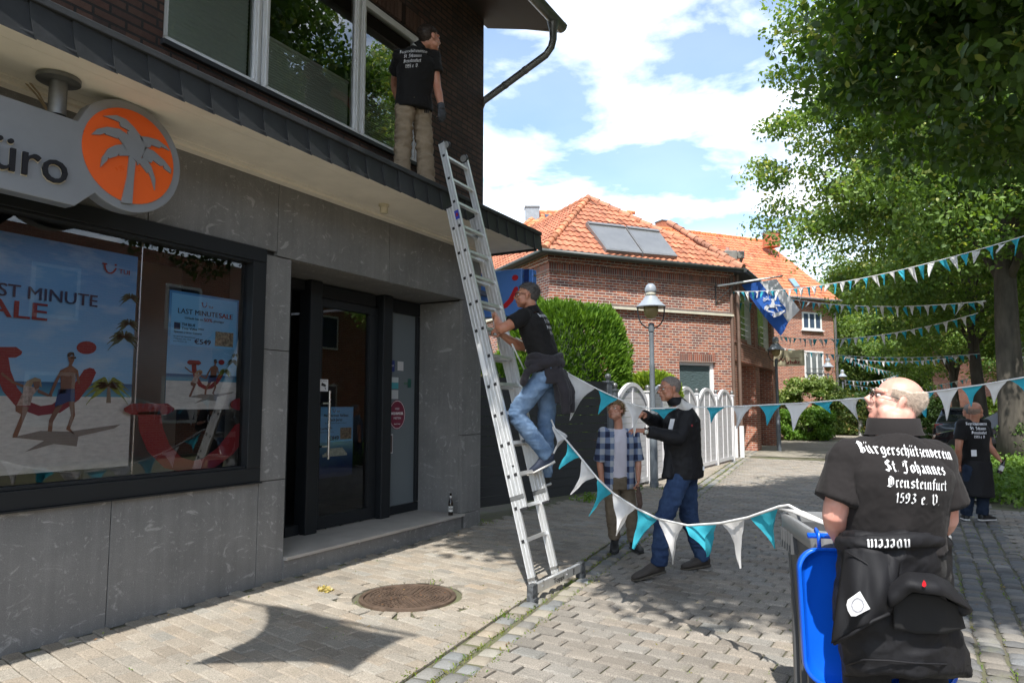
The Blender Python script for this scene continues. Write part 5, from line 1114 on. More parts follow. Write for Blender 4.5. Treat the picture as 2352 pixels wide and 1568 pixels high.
for k in range(4): mb.obox(bc-eB*(WB/2*.90)+sB*(-.2+.13*k)+UZ*.5, eB, sB, UZ, .012, .012, .36)
mb.build('rib', binm, bn_)
for s in (-1, 1):
    c = bc+eB*(s*.25)+sB*.27+UZ*.10; w_ = MB().lathe([(.04, -.025), (.098, -.025), (.10, -.015), (.10, .015), (.098, .025), (.04, .025)], c, 24, axis=eB).build('wheel', black, bn_, smooth=True, sharp=40)
hinge = bc-eB*.09+sB*(DB/2+.045)+UZ*1.015; tilt = .10; LD = (sB*tilt-UZ).normalized(); LN = eB.cross(LD).normalized(); LN = LN if LN.dot(sB) > 0 else -LN
lc = hinge+LD*(.050+.272)
def lr(k, o, r=.09): return rr(lc+LN*o, WB/2*1.02*k, .272*k, r, eB, LD, 8)
mb = MB(); mb.loft([lr(.985, -.005), lr(1.0, .0), lr(1.015, .05), lr(1.0, .056), lr(.975, .054), lr(.955, .03), lr(.90, .010), lr(.88, .006), lr(.4, .004)]); lid = mb.build('lid', lidm, bn_, smooth=True, sharp=60)
mb = MB()
for s in (-.20, -.12, .12, .20): mb.tube([hinge+eB*s-sB*.02+UZ*.02, hinge+eB*s+sB*.02+UZ*.01, hinge+eB*s+LD*.065+LN*.02], .014, 8, flat=(eB, .6))
mb.tube([hinge+eB*-.24, hinge+eB*.24], .012, 8); mb.build('lid_hinge', lidm, lid, smooth=True)
mb = MB(); mb.loft([rr(lc+LD*.18+LN*o, .10*k, .035*k, .03, eB, LD) for o, k in ((.008, 1.1), (.03, 1.0), (.034, .9))]); mb.build('lid_grip', lidm, lid, smooth=True, sharp=50)
# ---------------------------------------------------------------- bunting
bt = M('bunting_teal', (.035, .39, .50), rough=.85, var=.1, scale=18, trans=.35, bump=.1, bscale=300); bw_ = M('bunting_white', (.70, .69, .68), rough=.85, var=.05, scale=14, trans=.30, bump=.1, bscale=300); cordm = M('bunting_tape', (.68, .68, .67), rough=.85, var=.06)
def pennant(par, a, c, tip, white, bulge=.02, tw=0.0, nu=6, nv=8, seed=0):
    a, c, tip = V(a), V(c), V(tip); mid = (a+c)/2; nrm = (c-a).cross(tip-mid).normalized(); r = random.Random(seed); ph = r.uniform(0, 6); w = (c-a).length
    def fn(s, t_):
        top = a.lerp(c, s); p = top.lerp(tip, t_*.97)
        bx = math.sin(ph+s*5+t_*2.5)*bulge*(.15+t_)*(1.1-t_)*2.0+bulge*1.6*math.sin(s*math.pi)*(1-t_)
        side = (c-a).normalized()*math.sin(t_*5+ph)*tw*t_
        cur = (mid-p)*.22*math.sin(math.pi*t_)*abs(s-.5)*2
        cr = noise.noise(V((s*4+ph*3, t_*3, ph)))*w*.035+noise.noise(V((s*9+t_*5, t_*2-s*4, ph*2)))*w*.018
        return p+nrm*(bx+cr)+side+cur
    mb = MB().grid(fn, nu, nv); return mb.build('pennant', bw_ if white else bt, par, smooth=True)
def tape(par, pts, r=.0062): return MB().tube(pts, r, 6, flat=(UZ, 1.6) if False else None).build('tape', cordm, par, smooth=True)
def dpt(q): return at(*q)
b1 = thing('bunting', 'near white and teal bunting running from the ladder past the walking man to the right', 'bunting', at(1460, 931, 6.15), 'bunting strings across the lane')
s1 = [(1185, 775, 6.45), (1230, 800, 6.75), (1310, 860, 6.55), (1372, 893, 6.40), (1435, 922, 6.25), (1463, 931, 6.15), (1490, 938, 6.1), (1545, 936, 6.05), (1690, 933, 5.95), (1850, 925, 5.85), (2003, 912, 5.75), (2120, 902, 5.65), (2257, 883, 5.55), (2352, 866, 5.5), (2600, 810, 5.4)]
tape(b1, [dpt(q) for q in s1])
def along(S1, u):
    for p, q in zip(S1, S1[1:]):
        if p[0] <= u <= q[0]: k = (u-p[0])/(q[0]-p[0]); return (u, p[1]+(q[1]-p[1])*k, p[2]+(q[2]-p[2])*k)
    return S1[-1]
for i, (u0, u1, tx, ty, wh, bg_) in enumerate(((1305, 1368, 1308, 968, 1, .03), (1374, 1421, 1374, 952, 0, .012), (1436, 1480, 1457, 1004, 1, .015), (1492, 1556, 1524, 962, 0, .045), (1622, 1666, 1632, 973, 0, .04), (1683, 1728, 1690, 986, 1, .02), (1743, 1795, 1762, 978, 0, .01), (1803, 1862, 1821, 992, 1, .01), (1866, 1914, 1909, 950, 0, .03), (1926, 1974, 1969, 964, 1, .03), (1981, 2020, 1995, 945, 0, .02), (2072, 2148, 2125, 960, 0, .02), (2150, 2202, 2173, 968, 1, .012), (2208, 2258, 2230, 936, 0, .012), (2263, 2312, 2284, 932, 1, .012), (2318, 2370, 2362, 905, 0, .015))):
    a, c = along(s1, u0), along(s1, u1); d = (a[2]+c[2])/2; pennant(b1, dpt(a)-UZ*.004, dpt(c)-UZ*.004, at(tx, ty, d+rnd.gauss(0, .03)), wh, bg_, .004, seed=i)
pennant(b1, at(1552, 936, 6.04), at(1596, 933, 6.0), at(1566, 914, 5.95), 1, .02, seed=77); 
b2 = thing('bunting', 'near white and teal bunting drooping from the ladder down to the wheelie bin', 'bunting', at(1580, 1205, 4.6), 'bunting strings across the lane')
s2 = [(1176, 790, 6.42), (1205, 850, 6.75), (1250, 925, 6.85), (1275, 985, 6.45), (1302, 1012, 6.2), (1335, 1052, 6.0), (1372, 1098, 5.75), (1408, 1132, 5.5), (1462, 1167, 5.2), (1512, 1191, 4.95), (1580, 1206, 4.65), (1655, 1201, 4.35), (1718, 1188, 4.1), (1790, 1163, 3.82), (1812, 1160, 3.75), (1868, 1190, 3.55)]
tape(b2, [dpt(q) for q in s2], .008)
for i, (u0, u1, tx, ty, wh, bg_) in enumerate(((1272, 1298, 1272, 1043, 1, .04), (1302, 1332, 1283, 1078, 0, .02), (1337, 1369, 1310, 1138, 1, .015), (1374, 1406, 1352, 1188, 0, .012), (1409, 1460, 1414, 1232, 1, .03), (1463, 1508, 1453, 1262, 0, .02), (1514, 1570, 1545, 1298, 1, .02), (1578, 1640, 1622, 1280, 0, .05), (1656, 1712, 1702, 1308, 1, .015), (1722, 1786, 1778, 1262, 0, .012))):
    a, c = along(s2, u0), along(s2, u1); d = (a[2]*.4+c[2]*.6); pennant(b2, dpt(a)-UZ*.006, dpt(c)-UZ*.006, at(tx, ty, d), wh, bg_, .03 if i == 7 else .006, 8, 12, seed=20+i)
mb = MB(); R0_ = [P1+sB*.04+UZ*.005, P1+sB*.18+eB*.05+UZ*.012, P1+sB*.38+eB*.07+UZ*.01, P1+sB*.55+eB*.11+UZ*.012]
mb.tube([R0_[0]+UZ*.01, R0_[1]+UZ*.01, R0_[2]+UZ*.01, R0_[3]], [.016, .034, .030, .010], 10, flat=(UZ, .30)); mb.build('pennant', bw_, b2, smooth=True)
# strings further down the lane
def far_string(A, C_, sag, n, size, label, hang=UZ*-1, first=0, seed=0, turn=0.0):
    A, C_ = V(A), V(C_); r = random.Random(seed); th_ = thing('bunting', label, 'bunting', (A+C_)/2, 'bunting strings across the lane')
    f = lambda t_: A.lerp(C_, t_)-UZ*(sag*4*t_*(1-t_))
    tape(th_, [f(k/24) for k in range(25)], .012 if (A-CAM).length > 25 else .009)
    D_ = (C_-A).normalized(); T_ = V((-D_.y, D_.x, 0))
    for k in range(n):
        a, c = f((k+.10)/n), f((k+.80)/n); w = (c-a).length; g = r.uniform(.55, 1.1); a2 = r.gauss(0, .22)
        tip = (a+c)/2-UZ*size*g+D_*(r.gauss(0, .05)+.02)+T_*(size*a2)
        pennant(th_, a, c, tip, (k+first) % 2 == 0, .03, .01, 4, 4, seed=seed*100+k)
    return th_
def string_px(p, q, sag, n, size, label, **kw): return far_string(at(*p), at(*q), sag, n, size, label, **kw)
string_px((1651, 668, 22.6), (2420, 521, 11.4), .35, 42, .30, 'longest bunting string, rising from the flag pole across the big tree trunk', seed=1)
string_px((1652, 674, 22.4), (1745, 690, 24.0), .18, 7, .30, 'short bunting end tied below the flag pole on the brick corner', seed=2)
string_px((1795, 683, 25.0), (2264, 691, 17.2), .22, 30, .30, 'bunting string level with the far eaves, ending at the big tree trunk', seed=3, first=1)
string_px((1788, 772, 27.5), (2246, 719, 18.5), .35, 30, .30, 'bunting string rising from under the flag to the second tree trunk', seed=4)
string_px((1798, 799, 30.0), (2250, 812, 24.0), .25, 32, .27, 'bunting string passing the lower window of the far brick house', seed=5)
string_px((1936, 819, 37.5), (2250, 810, 26.0), .3, 28, .28, 'bunting string from the far house corner, just under the longer level one', seed=6)
string_px((1936, 820, 37.5), (2128, 856, 60.0), .4, 46, .36, 'bunting string running steeply away from the far house corner', seed=7)
string_px((1938, 872, 40.0), (2065, 860, 46.0), .25, 16, .32, 'short bunting string above the wall lamp at the far house', seed=8)
string_px((1938, 880, 40.0), (2240, 864, 34.0), .45, 28, .30, 'lowest far bunting string, behind the bald man', seed=9)
# ---------------------------------------------------------------- lamps, bollard
postm = M('post_grey', (.12, .14, .16), rough=.45, var=.12); shadem = M('shade_grey', (.24, .27, .31), rough=.45, var=.08); globem = M('amber_glass', (.50, .40, .20), rough=.15, var=.08, scale=9, trans=.35)
q = V((-4.36, 13.35, 0)); lp = thing('street_lamp', 'nearest street lamp, its amber globe in front of the brick wall', 'street lamp', q, 'street lamps along the lane')
o = q; mb = MB(); mb.lathe([(.085, 0), (.085, .10), (.076, .105), (.076, 1.18), (.060, 1.24), (.056, 1.30), (.050, 2.30), (.052, 2.32), (.052, 2.38), (.047, 2.40), (.044, 3.02), (.058, 3.03), (.058, 3.18), (.03, 3.20), (0, 3.20)], o, 20); mb.build('post', postm, lp, smooth=True, sharp=45)
mb = MB(); hd = RGT
for s in (-1, 1): mb.tube([o+UZ*3.10+hd*(s*.05), o+UZ*3.12+hd*(s*.12), o+UZ*3.18+hd*(s*.19), o+UZ*3.28+hd*(s*.24), o+UZ*3.40+hd*(s*.262), o+UZ*3.54+hd*(s*.262)], .014, 8)
mb.build('fork', M('fork_black', (.025, .03, .035), rough=.45), lp, smooth=True)
MB().lathe([(0, 3.285), (.045, 3.288), (.09, 3.31), (.125, 3.36), (.142, 3.43), (.145, 3.53)], o, 24).build('globe', globem, lp, smooth=True)
MB().lathe([(.14, 3.53), (.288, 3.505), (.292, 3.522), (.262, 3.55), (.20, 3.61), (.145, 3.68), (.118, 3.73), (.0, 3.73)], o, 28).build('shade', shadem, lp, smooth=True, sharp=50)
MB().lathe([(.100, 3.73), (.100, 3.815)], o, 24).build('neck', M('neck_cream', (.42, .40, .33), rough=.5), lp, smooth=True)
MB().lathe([(.108, 3.81), (.114, 3.825), (.114, 3.86), (.106, 3.905), (.085, 3.95), (.05, 3.978), (0, 3.985)], o, 24).build('cap', shadem, lp, smooth=True, sharp=50)
copy_tree(lp, V((-3.97, 25.93, 0))-q, 'second street lamp, in front of the cream sign board'); 
l3 = at(1905, 930, 35.5); copy_tree(lp, V((l3.x, l3.y, 0))-q, 'third street lamp, in front of the far brick house and the shrubs')
l4 = at(1938, 930, 47); copy_tree(lp, V((l4.x, l4.y, -.02))-q, 'farthest street lamp, only its head showing beside the far house corner')
q = at(1974, 930, 36.5); q.z = 0
MB_ = MB().lathe([(.11, 0), (.11, .62), (.085, .63), (.085, .70), (.12, .71), (.12, .80), (.10, .84), (0, .85)], q, 20); tag(MB_.build('bollard', M('bollard_grey', (.45, .46, .47), rough=.5), smooth=True, sharp=40), 'pale grey bollard lamp standing in front of the dark hedge', 'bollard')
# ---------------------------------------------------------------- garden fences
fwm = M('fence_white', (.66, .66, .68), rough=.4, var=.05); slatm = M('fence_slat', (.52, .52, .54), rough=.45, var=.06); fgm = M('fence_anthracite', (.040, .043, .046), rough=.5, var=.12, stretch=(1, 1, 8)); fpm = M('fence_post_grey', (.17, .19, .21), rough=.45)
W0, W1 = V((-4.72, 12.25, 0)), V((-4.42, 20.75, 0)); dW = (W1-W0).normalized(); nW = V((dW.y, -dW.x, 0)); Lw = (W1-W0).length; NP = 5
wf_ = thing('garden_fence', 'white garden fence of arched panels beside the brick house', 'fence', (W0+W1)/2)
for k in range(NP):
    s0, s1_ = Lw*k/NP+.07, Lw*(k+1)/NP-.07; wd = s1_-s0; n = 14
    top = lambda s: 1.66+.36*math.sin(math.pi*min(1, max(0, s)))**.75
    def arc(off): return [W0+dW*(s0+off+(wd-2*off)*i/n)+UZ*(top(i/n)-off) for i in range(n+1)]
    o_, i_ = arc(0), arc(.075); mb = MB()
    for f_, b_ in ((.03, -.03),):
        Lr = [[p+nW*.03, q+nW*.03, q-nW*.03, p-nW*.03] for p, q in zip(o_, i_)]; mb.loft(Lr)
    for s in (s0+.03, s1_-.03): mb.obox(W0+dW*s+UZ*.86, dW, nW, UZ, .03, .028, .80)
    mb.obox(W0+dW*((s0+s1_)/2)+UZ*.88, dW, nW, UZ, wd/2-.06, .026, .0) if False else None
    mb.obox(W0+dW*((s0+s1_)/2)+UZ*.10, dW, nW, UZ, wd/2-.06, .026, .045)
    for q in ((.5,) if k < 2 else (.35, .65)): mb.obox(W0+dW*(s0+wd*q)+UZ*((top(q)-.07+.14)/2), dW, nW, UZ, .028, .024, (top(q)-.07-.14)/2)
    pf = mb.build('panel_frame', fwm, wf_)
    mb = MB(); z = .15
    while z < 1.95:
        # the board only reaches as far as the arch allows
        lo = next((i/40 for i in range(41) if top(i/40)-.04 > z+.1), None)
        if lo is not None and lo < .5: mb.obox(W0+dW*((s0+s1_)/2)+UZ*(z+.06), dW, nW, UZ, wd*(.5-max(lo, .05)), .010, .0575)
        z += .12
    mb.build('boards', slatm, pf)
for k in range(NP+1):
    p = W0+dW*(Lw*k/NP); po = MB().obox(p+UZ*.92, dW, nW, UZ, .045, .045, .92).obox(p+UZ*1.86, dW, nW, UZ, .065, .065, .015).build('fence_post', fwm if k else fpm, wf_)
    MB().ell(p+UZ*1.94, (.055, .055, .055), None, 14, 8).tube([p+UZ*1.87, p+UZ*1.9], .03, 8).build('post_ball', zinc, po, smooth=True)
G0, G1 = V((-5.75, 8.55, 0)), V((-4.80, 12.12, 0)); dG = (G1-G0).normalized(); nG = V((dG.y, -dG.x, 0)); Lg = (G1-G0).length
gf = thing('garden_fence', 'dark anthracite board fence between the shop and the white fence', 'fence', (G0+G1)/2)
for k in range(2):
    s0, s1_ = Lg*k/2+.06, Lg*(k+1)/2-.06; mb = MB(); z = .06
    while z < 1.9: mb.obox(G0+dG*((s0+s1_)/2)+UZ*(z+.0735), dG, nG, UZ, (s1_-s0)/2, .012, .0725); z += .15
    mb.obox(G0+dG*((s0+s1_)/2)+UZ*1.975, dG, nG, UZ, (s1_-s0)/2, .022, .02); mb.build('fence_panel', fgm, gf)
for k in range(3):
    p = G0+dG*(Lg*k/2); po = MB().obox(p+UZ*1.0, dG, nG, UZ, .055, .055, 1.0).obox(p+UZ*2.01, dG, nG, UZ, .075, .075, .012).build('fence_post', fpm, gf)
    if k == 2: MB().ell(p+UZ*2.10, (.06, .06, .06), None, 14, 8).tube([p+UZ*2.02, p+UZ*2.06], .03, 8).build('post_ball', zinc, po, smooth=True)
# ---------------------------------------------------------------- parked cars
tyre = M('tyre', (.02, .02, .02), rough=.8); carglass = M('car_glass', (.02, .025, .03), rough=.05, var=0, spec=.8); redlamp = M('tail_lamp', (.45, .01, .01), rough=.15, var=0)
def car(name, label, loc, fwd, paint):
    loc = V(loc); X = V(fwd).normalized(); Yc = V((-X.y, X.x, 0)); c = thing(name, label, 'car', loc, 'cars parked under the trees')
    P = lambda x, y, z: loc+X*x+Yc*y+UZ*z
    def ring(x, zb, zt, w, tw): return [P(x, s*w*k, z) for s, k, z in ((1, .88, zb), (1, 1, zb+.12), (1, 1.0, (zb+zt)/2+.05), (1, tw, zt-.03), (1, tw-.12, zt), (-1, tw-.12, zt), (-1, tw, zt-.03), (-1, 1.0, (zb+zt)/2+.05), (-1, 1, zb+.12), (-1, .88, zb))]
    MB().loft([ring(x, *r) for x, r in ((-2.12, (.45, .80, .72, .9)), (-2.08, (.30, .95, .82, .93)), (-1.9, (.24, 1.0, .88, .93)), (-1.0, (.2, .99, .90, .93)), (.6, (.2, .95, .90, .93)), (1.4, (.22, .88, .87, .92)), (1.95, (.26, .76, .80, .9)), (2.1, (.36, .66, .70, .9)))]).build('body', paint, c, smooth=True, sharp=50)
    def cab(x, zb, zt, w, tw): return [P(x, s*k, z) for s, k, z in ((1, w, zb), (1, tw, zt-.05), (1, tw-.1, zt), (-1, tw-.1, zt), (-1, tw, zt-.05), (-1, w, zb))]
    MB().loft([cab(-2.0, .95, 1.0, .76, .74), cab(-1.55, .95, 1.43, .80, .60), cab(-.6, .95, 1.50, .81, .62), cab(.35, .94, 1.42, .80, .60), cab(1.15, .88, .95, .76, .74)]).build('glazing', carglass, c, smooth=True, sharp=40)
    MB().loft([[P(x, s*w, z+d) for s, d in ((1, 0), (.8, .05), (-.8, .05), (-1, 0))] for x, w, z in ((-1.62, .60, 1.41), (-.6, .63, 1.465), (.30, .60, 1.40))]).build('roof_panel', paint, c, smooth=True)
    for x in (-1.3, 1.28):
        for s in (-1, 1):
            w_ = MB().lathe([(.2, -.1), (.31, -.1), (.325, -.08), (.325, .08), (.31, .1), (.2, .1)], P(x, s*.80, .325), 20, axis=Yc).build('wheel', tyre, c, smooth=True, sharp=40); MB().lathe([(.0, .06), (.2, .095), (.21, .07)], P(x, s*.80, .325), 12, axis=Yc*s).build('rim', steel, w_)
    for s in (-1, 1):
        MB().obox(P(-2.03, s*.66, .86), X, Yc, UZ, .06, .13, .08).build('tail_light', redlamp, c, bevel=.02); MB().obox(P(1.98, s*.58, .66), X, Yc, UZ, .08, .14, .05).build('headlight', steel, c, bevel=.02)
    MB().obox(P(-2.10, 0, .62), X, Yc, UZ, .015, .26, .055).build('number_plate', wink, c)
    MB().obox(P(-2.06, 0, .40), X, Yc, UZ, .05, .70, .09).build('bumper', black, c, bevel=.02)
q = at(2213, 930, 25.5); car('parked_car', 'dark grey parked hatchback seen from behind between tree trunks', (q.x, q.y, 0), (.10, 1, 0), M('car_grey', (.035, .04, .05), rough=.25, metal=.4, var=.03, coat=.8))
q = at(2345, 930, 19.5); car('parked_car', 'black parked car at the right picture edge behind the tree', (q.x, q.y, 0), (-.85, .5, 0), M('car_black', (.010, .012, .018), rough=.2, metal=.2, var=.03, coat=1.0))
# ---------------------------------------------------------------- trees and shrubs
leafm = attrmat('lime_leaf', rough=.55, trans=.42, spec=.4); shrubm = attrmat('shrub_leaf', rough=.6, trans=.3, spec=.35); thujam = attrmat('conifer_spray', rough=.7, trans=.25, spec=.25)
bark = M('bark', (.070, .062, .050), rough=.95, var=.45, scale=7, stretch=(1, 1, .25), bump=.9, bscale=22)
RG = np.random.default_rng(11)
def unit(a): return a/np.maximum(np.linalg.norm(a, axis=1, keepdims=True), 1e-6)
def leafmesh(name, C, D, Nn, ln, wd, col, mat, parent=None, kind=None, fine=False):
    """many small leaves: C centres, D long axis, Nn normal, ln/wd half length / width, col per leaf"""
    n = len(C); D = unit(D); Sd = unit(np.cross(Nn, D)); Nn = np.cross(D, Sd); ln = ln[:, None]; wd = wd[:, None]
    if fine:      # ovate leaf, six corners
        k = 6; P = np.stack([C-D*ln, C-D*ln*.55+Sd*wd*.85+Nn*wd*.12, C+D*ln*.15+Sd*wd*.9+Nn*wd*.22, C+D*ln*1.05-Nn*ln*.12, C+D*ln*.15-Sd*wd*.9+Nn*wd*.22, C-D*ln*.55-Sd*wd*.85+Nn*wd*.12], 1)
    else: k = 4; P = np.stack([C-D*ln, C-D*ln*.15+Sd*wd+Nn*wd*.25, C+D*ln, C-D*ln*.15-Sd*wd+Nn*wd*.25], 1)
    P = P.reshape(-1, 3).astype(np.float32)
    me = bpy.data.meshes.new(name); me.vertices.add(k*n); me.vertices.foreach_set('co', P.ravel()); me.loops.add(k*n); me.loops.foreach_set('vertex_index', np.arange(k*n, dtype=np.int32)); me.polygons.add(n)
    me.polygons.foreach_set('loop_start', np.arange(0, k*n, k, dtype=np.int32))
    ca = me.color_attributes.new('col', 'FLOAT_COLOR', 'CORNER'); c4 = np.ones((n, 4), np.float32); c4[:, :3] = col; ca.data.foreach_set('color', np.repeat(c4, k, 0).ravel())
    me.materials.append(mat); me.update(); me.validate()
    o = link(me, name, parent)
    if kind: o['kind'] = kind
    return o
def clumps(cen, rad, per, size, flat=.55, dark=(.045, .095, .022), light=(.13, .19, .045), bias=.55, tip=None):
    """leaf positions round clump centres; the upper outer leaves of a clump are the paler young ones"""
    n = len(cen); Q = RG.normal(size=(n, per, 3)); Q /= np.linalg.norm(Q, axis=2, keepdims=True); Q *= (RG.random((n, per, 1))**.45); r3 = np.stack([rad, rad, rad*flat], 1)[:, None, :]
    C = (cen[:, None, :]+Q*r3).reshape(-1, 3); q = Q.reshape(-1, 3); m_ = len(C)
    Nn = RG.normal(size=(m_, 3))*.6+q*.5+np.array([0, 0, bias]); Nn = unit(Nn); D = RG.normal(size=(m_, 3))+q*.6+np.array([0, 0, -.35])
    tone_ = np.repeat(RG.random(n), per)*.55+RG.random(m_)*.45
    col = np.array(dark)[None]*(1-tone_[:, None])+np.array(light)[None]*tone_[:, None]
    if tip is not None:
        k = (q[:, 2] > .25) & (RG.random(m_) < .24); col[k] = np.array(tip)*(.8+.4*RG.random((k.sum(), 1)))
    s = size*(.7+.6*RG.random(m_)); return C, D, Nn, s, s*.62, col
def crown_centres(c, r, n, lo=.35, squash=None, noise_=.35, seed=0, zcut=-.72):
    rr_ = np.random.default_rng(seed); out = []
    while len(out) < n:
        d = rr_.normal(size=3); d /= np.linalg.norm(d)
        if d[2] < zcut: continue
        k = (lo+(1-lo)*rr_.random()**.55); b = 1+noise_*noise.noise(V(d*2.1)+V((seed*3.1, 0, 0)))+.5*noise_*noise.noise(V(d*4.7)+V((0, seed*2.3, 0)))
        p = np.array(c)+d*np.array(r)*k*b
        if noise.noise(V(p*.55)+V((seed*1.7, 5, 2))) < -.22: continue
        out.append(p)
    return np.array(out)
def make_tree(label, base, cz, r, n, per, size, trunk_r, seed, crad=.62, lean=(0, 0), zcut=-.72, keep=None, lobes=(), **kw):
    base = V(base); t = thing('lime_tree', label, 'tree', base, 'lime trees along the lane'); rs = random.Random(seed)
    cen = crown_centres((base.x+lean[0], base.y+lean[1], cz), r, n, seed=seed, zcut=zcut)
    for i, (c_, r_, n_) in enumerate(lobes): cen = np.concatenate([cen, crown_centres(c_, r_, n_, seed=seed+31+i, zcut=zcut)])
    if keep: cen = np.array([p for p in cen if keep(p)])
    mb = MB(); top = V((base.x+lean[0]*.7, base.y+lean[1]*.7, cz+r[2]*.35)); pts, rd = [], []
    for k in range(12):
        s = k/11; p = base.lerp(top, s)+V((.10*math.sin(s*5+seed), .10*math.cos(s*4+seed*2), 0))*min(1, s*3); pts.append(p-UZ*(.05 if k == 0 else 0)); rd.append(trunk_r*(1.55 if k == 0 else 1.12 if k == 1 else 1)*(1-.72*s))
    mb.tube(pts, rd, 18)
    for k in range(13):
        s = rs.uniform(.34, .85); p = pts[int(s*11)]; q = V(cen[rs.randrange(len(cen))]); q = p+(q-p)*.85; l = (q-p).length; md = p.lerp(q, .45)+UZ*l*.12
        mb.tube([p, p.lerp(md, .5)+UZ*.05*l, md, md.lerp(q, .5)+UZ*.03*l, q], [trunk_r*.34, trunk_r*.28, trunk_r*.2, trunk_r*.13, trunk_r*.05], 7)
    tr = mb.build('trunk', bark, t, smooth=True)
    C, D, Nn, l, w, col = clumps(cen, crad*(.6+.8*np.random.default_rng(seed).random(len(cen))), per, size, **kw)
    leafmesh('crown', C, D, Nn, l, w, col, leafm, t, fine=size < .07); return t
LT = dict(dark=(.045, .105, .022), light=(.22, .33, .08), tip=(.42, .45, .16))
# the lane is kept clear: over the cobbles the crown only starts high up
open_lane = lambda p: p[0] > .35-.40*max(0, p[1]-7.5) or (p[2]-HZ) > .72*(.867*p[1]-.49*p[0])+1.2
t1p = at(2335, 1000, 17.5); t1p.z = 0
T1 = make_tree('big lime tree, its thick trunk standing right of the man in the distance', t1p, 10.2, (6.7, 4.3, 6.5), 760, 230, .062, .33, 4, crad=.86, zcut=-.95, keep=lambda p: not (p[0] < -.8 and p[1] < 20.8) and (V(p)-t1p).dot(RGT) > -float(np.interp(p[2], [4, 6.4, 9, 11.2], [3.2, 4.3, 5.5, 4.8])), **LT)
T0 = make_tree('lime tree beside the camera, only its overhanging leafy branches showing at the top right', (2.4, 5.2, 0), 9.6, (3.8, 3.4, 3.8), 2300, 130, .066, .26, 9, crad=.70, lean=(-1.7, -.7), zcut=-.9, keep=open_lane, lobes=(((2.0, 9.6, 7.6), (3.3, 3.2, 3.3), 620), ((-1.8, 4.0, 9.8), (2.3, 2.5, 2.2), 900)), **dict(LT, dark=(.03, .075, .016), light=(.11, .185, .045), tip=(.26, .30, .10)))  # leaf colours darker than the other limes, shade of the overhanging branches painted in
t2p = at(2256, 1000, 24.0); t2p.z = 0
T2 = make_tree('second lime tree of the row, its bare trunk just left of the big trunk', t2p, 8.0, (4.8, 4.8, 5.2), 700, 90, .075, .23, 15, crad=.72, zcut=-.9, **LT)
def tree_copy(src, pos, sc, rot, label):
    c = copy_tree(src, V((pos[0], pos[1], 0))-V((src.location.x, src.location.y, 0)), label); c.scale = sc; c.rotation_euler = (0, 0, rot); return c
for (u, d, sc, rot, lab) in ((2198, 35.0, (.9, .9, .85), 1.1, 'slim lime tree of the row between two trunks, third from the front'), (2164, 46.0, (.9, .9, .9), 2.3, 'far lime tree behind the slim trunk, with a pale trunk'), (2143, 52.0, (1, 1, .95), 3.7, 'farthest lime tree trunk of the row, leftmost of the bare trunks'),
                              (2420, 33.0, (1, 1, 1), 4.4, 'lime tree mostly cut by the right picture edge, behind the big trunk')):
    q = at(u, 930, d); tree_copy(T2, (q.x, q.y), sc, rot, lab)
# broad trees closing the view
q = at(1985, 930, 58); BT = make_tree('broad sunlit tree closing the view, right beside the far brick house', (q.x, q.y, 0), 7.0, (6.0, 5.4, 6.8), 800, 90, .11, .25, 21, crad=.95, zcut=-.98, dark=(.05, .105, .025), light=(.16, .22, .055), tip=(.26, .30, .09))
BT['group'] = 'trees closing the view'
for (u, d, sc, rot, lab) in ((2075, 66, (1.1, 1.1, 1.1), 2.0, 'broad sunlit tree in the middle of the closing tree row'), (1905, 74, (1.1, 1.1, 1.05), 4.0, 'broad tree peeping over the slope of the far orange roof'), (2175, 72, (1.15, 1.15, 1.2), 5.2, 'broad tree at the right of the closing row, behind the bare trunks'), (2290, 60, (1.1, 1.1, 1.1), .8, 'broad tree seen between the two thick trunks at the far right'), (2030, 90, (1.5, 1.5, 1.5), 3.0, 'tallest hazy tree behind the closing row')):
    q = at(u, 930, d); c = tree_copy(BT, (q.x, q.y), sc, rot, lab); c['group'] = 'trees closing the view'
def shrub(name, label, cat, c, h, n, per, size, crad, mat=None, seed=0, sup=.75, parent=None, kw=None, group=None, lo=.55):
    """rounded bush: clumps over a squarish dome of half sizes h standing on the ground at c"""
    rs = np.random.default_rng(seed); cen = []; c = np.array(c, float)
    while len(cen) < n:
        d = rs.normal(size=3); d /= np.linalg.norm(d); d = np.sign(d)*np.abs(d)**sup; d /= max(1e-6, (np.abs(d)**3).sum()**(1/3)); k = lo+(1-lo)*rs.random()**.4
        p = c+np.array([0, 0, h[2]])+d*np.array(h)*k*(1+.10*noise.noise(V(d*3)+V((seed, 0, 0))))
        if p[2] > .05: cen.append(p)
    C, D, Nn, l, w, col = clumps(np.array(cen), np.full(n, crad)*(.7+.6*rs.random(n)), per, size, **(kw or {}))
    k = C[:, 2] > .01; C, D, Nn, l, w, col = (a[k] for a in (C, D, Nn, l, w, col))
    if parent is None:
        t = thing(name, label, cat, tuple(c[:2])+(0,), group); leafmesh('foliage', C, D, Nn, l, w, col, mat or shrubm, t)
        mb = MB(); rs2 = random.Random(seed)
        for _ in range(7):
            q = V(c)+V((rs2.uniform(-.6, .6)*h[0], rs2.uniform(-.6, .6)*h[1], h[2]*rs2.uniform(.7, 1.3))); mb.tube([V(c)+V((rs2.uniform(-.15, .15), rs2.uniform(-.15, .15), -.03)), V(c).lerp(q, .5)+V((0, 0, .1)), q], [.03, .02, .008], 6)
        mb.build('stems', bark, t); return t
    return leafmesh(name, C, D, Nn, l, w, col, mat or shrubm, parent)
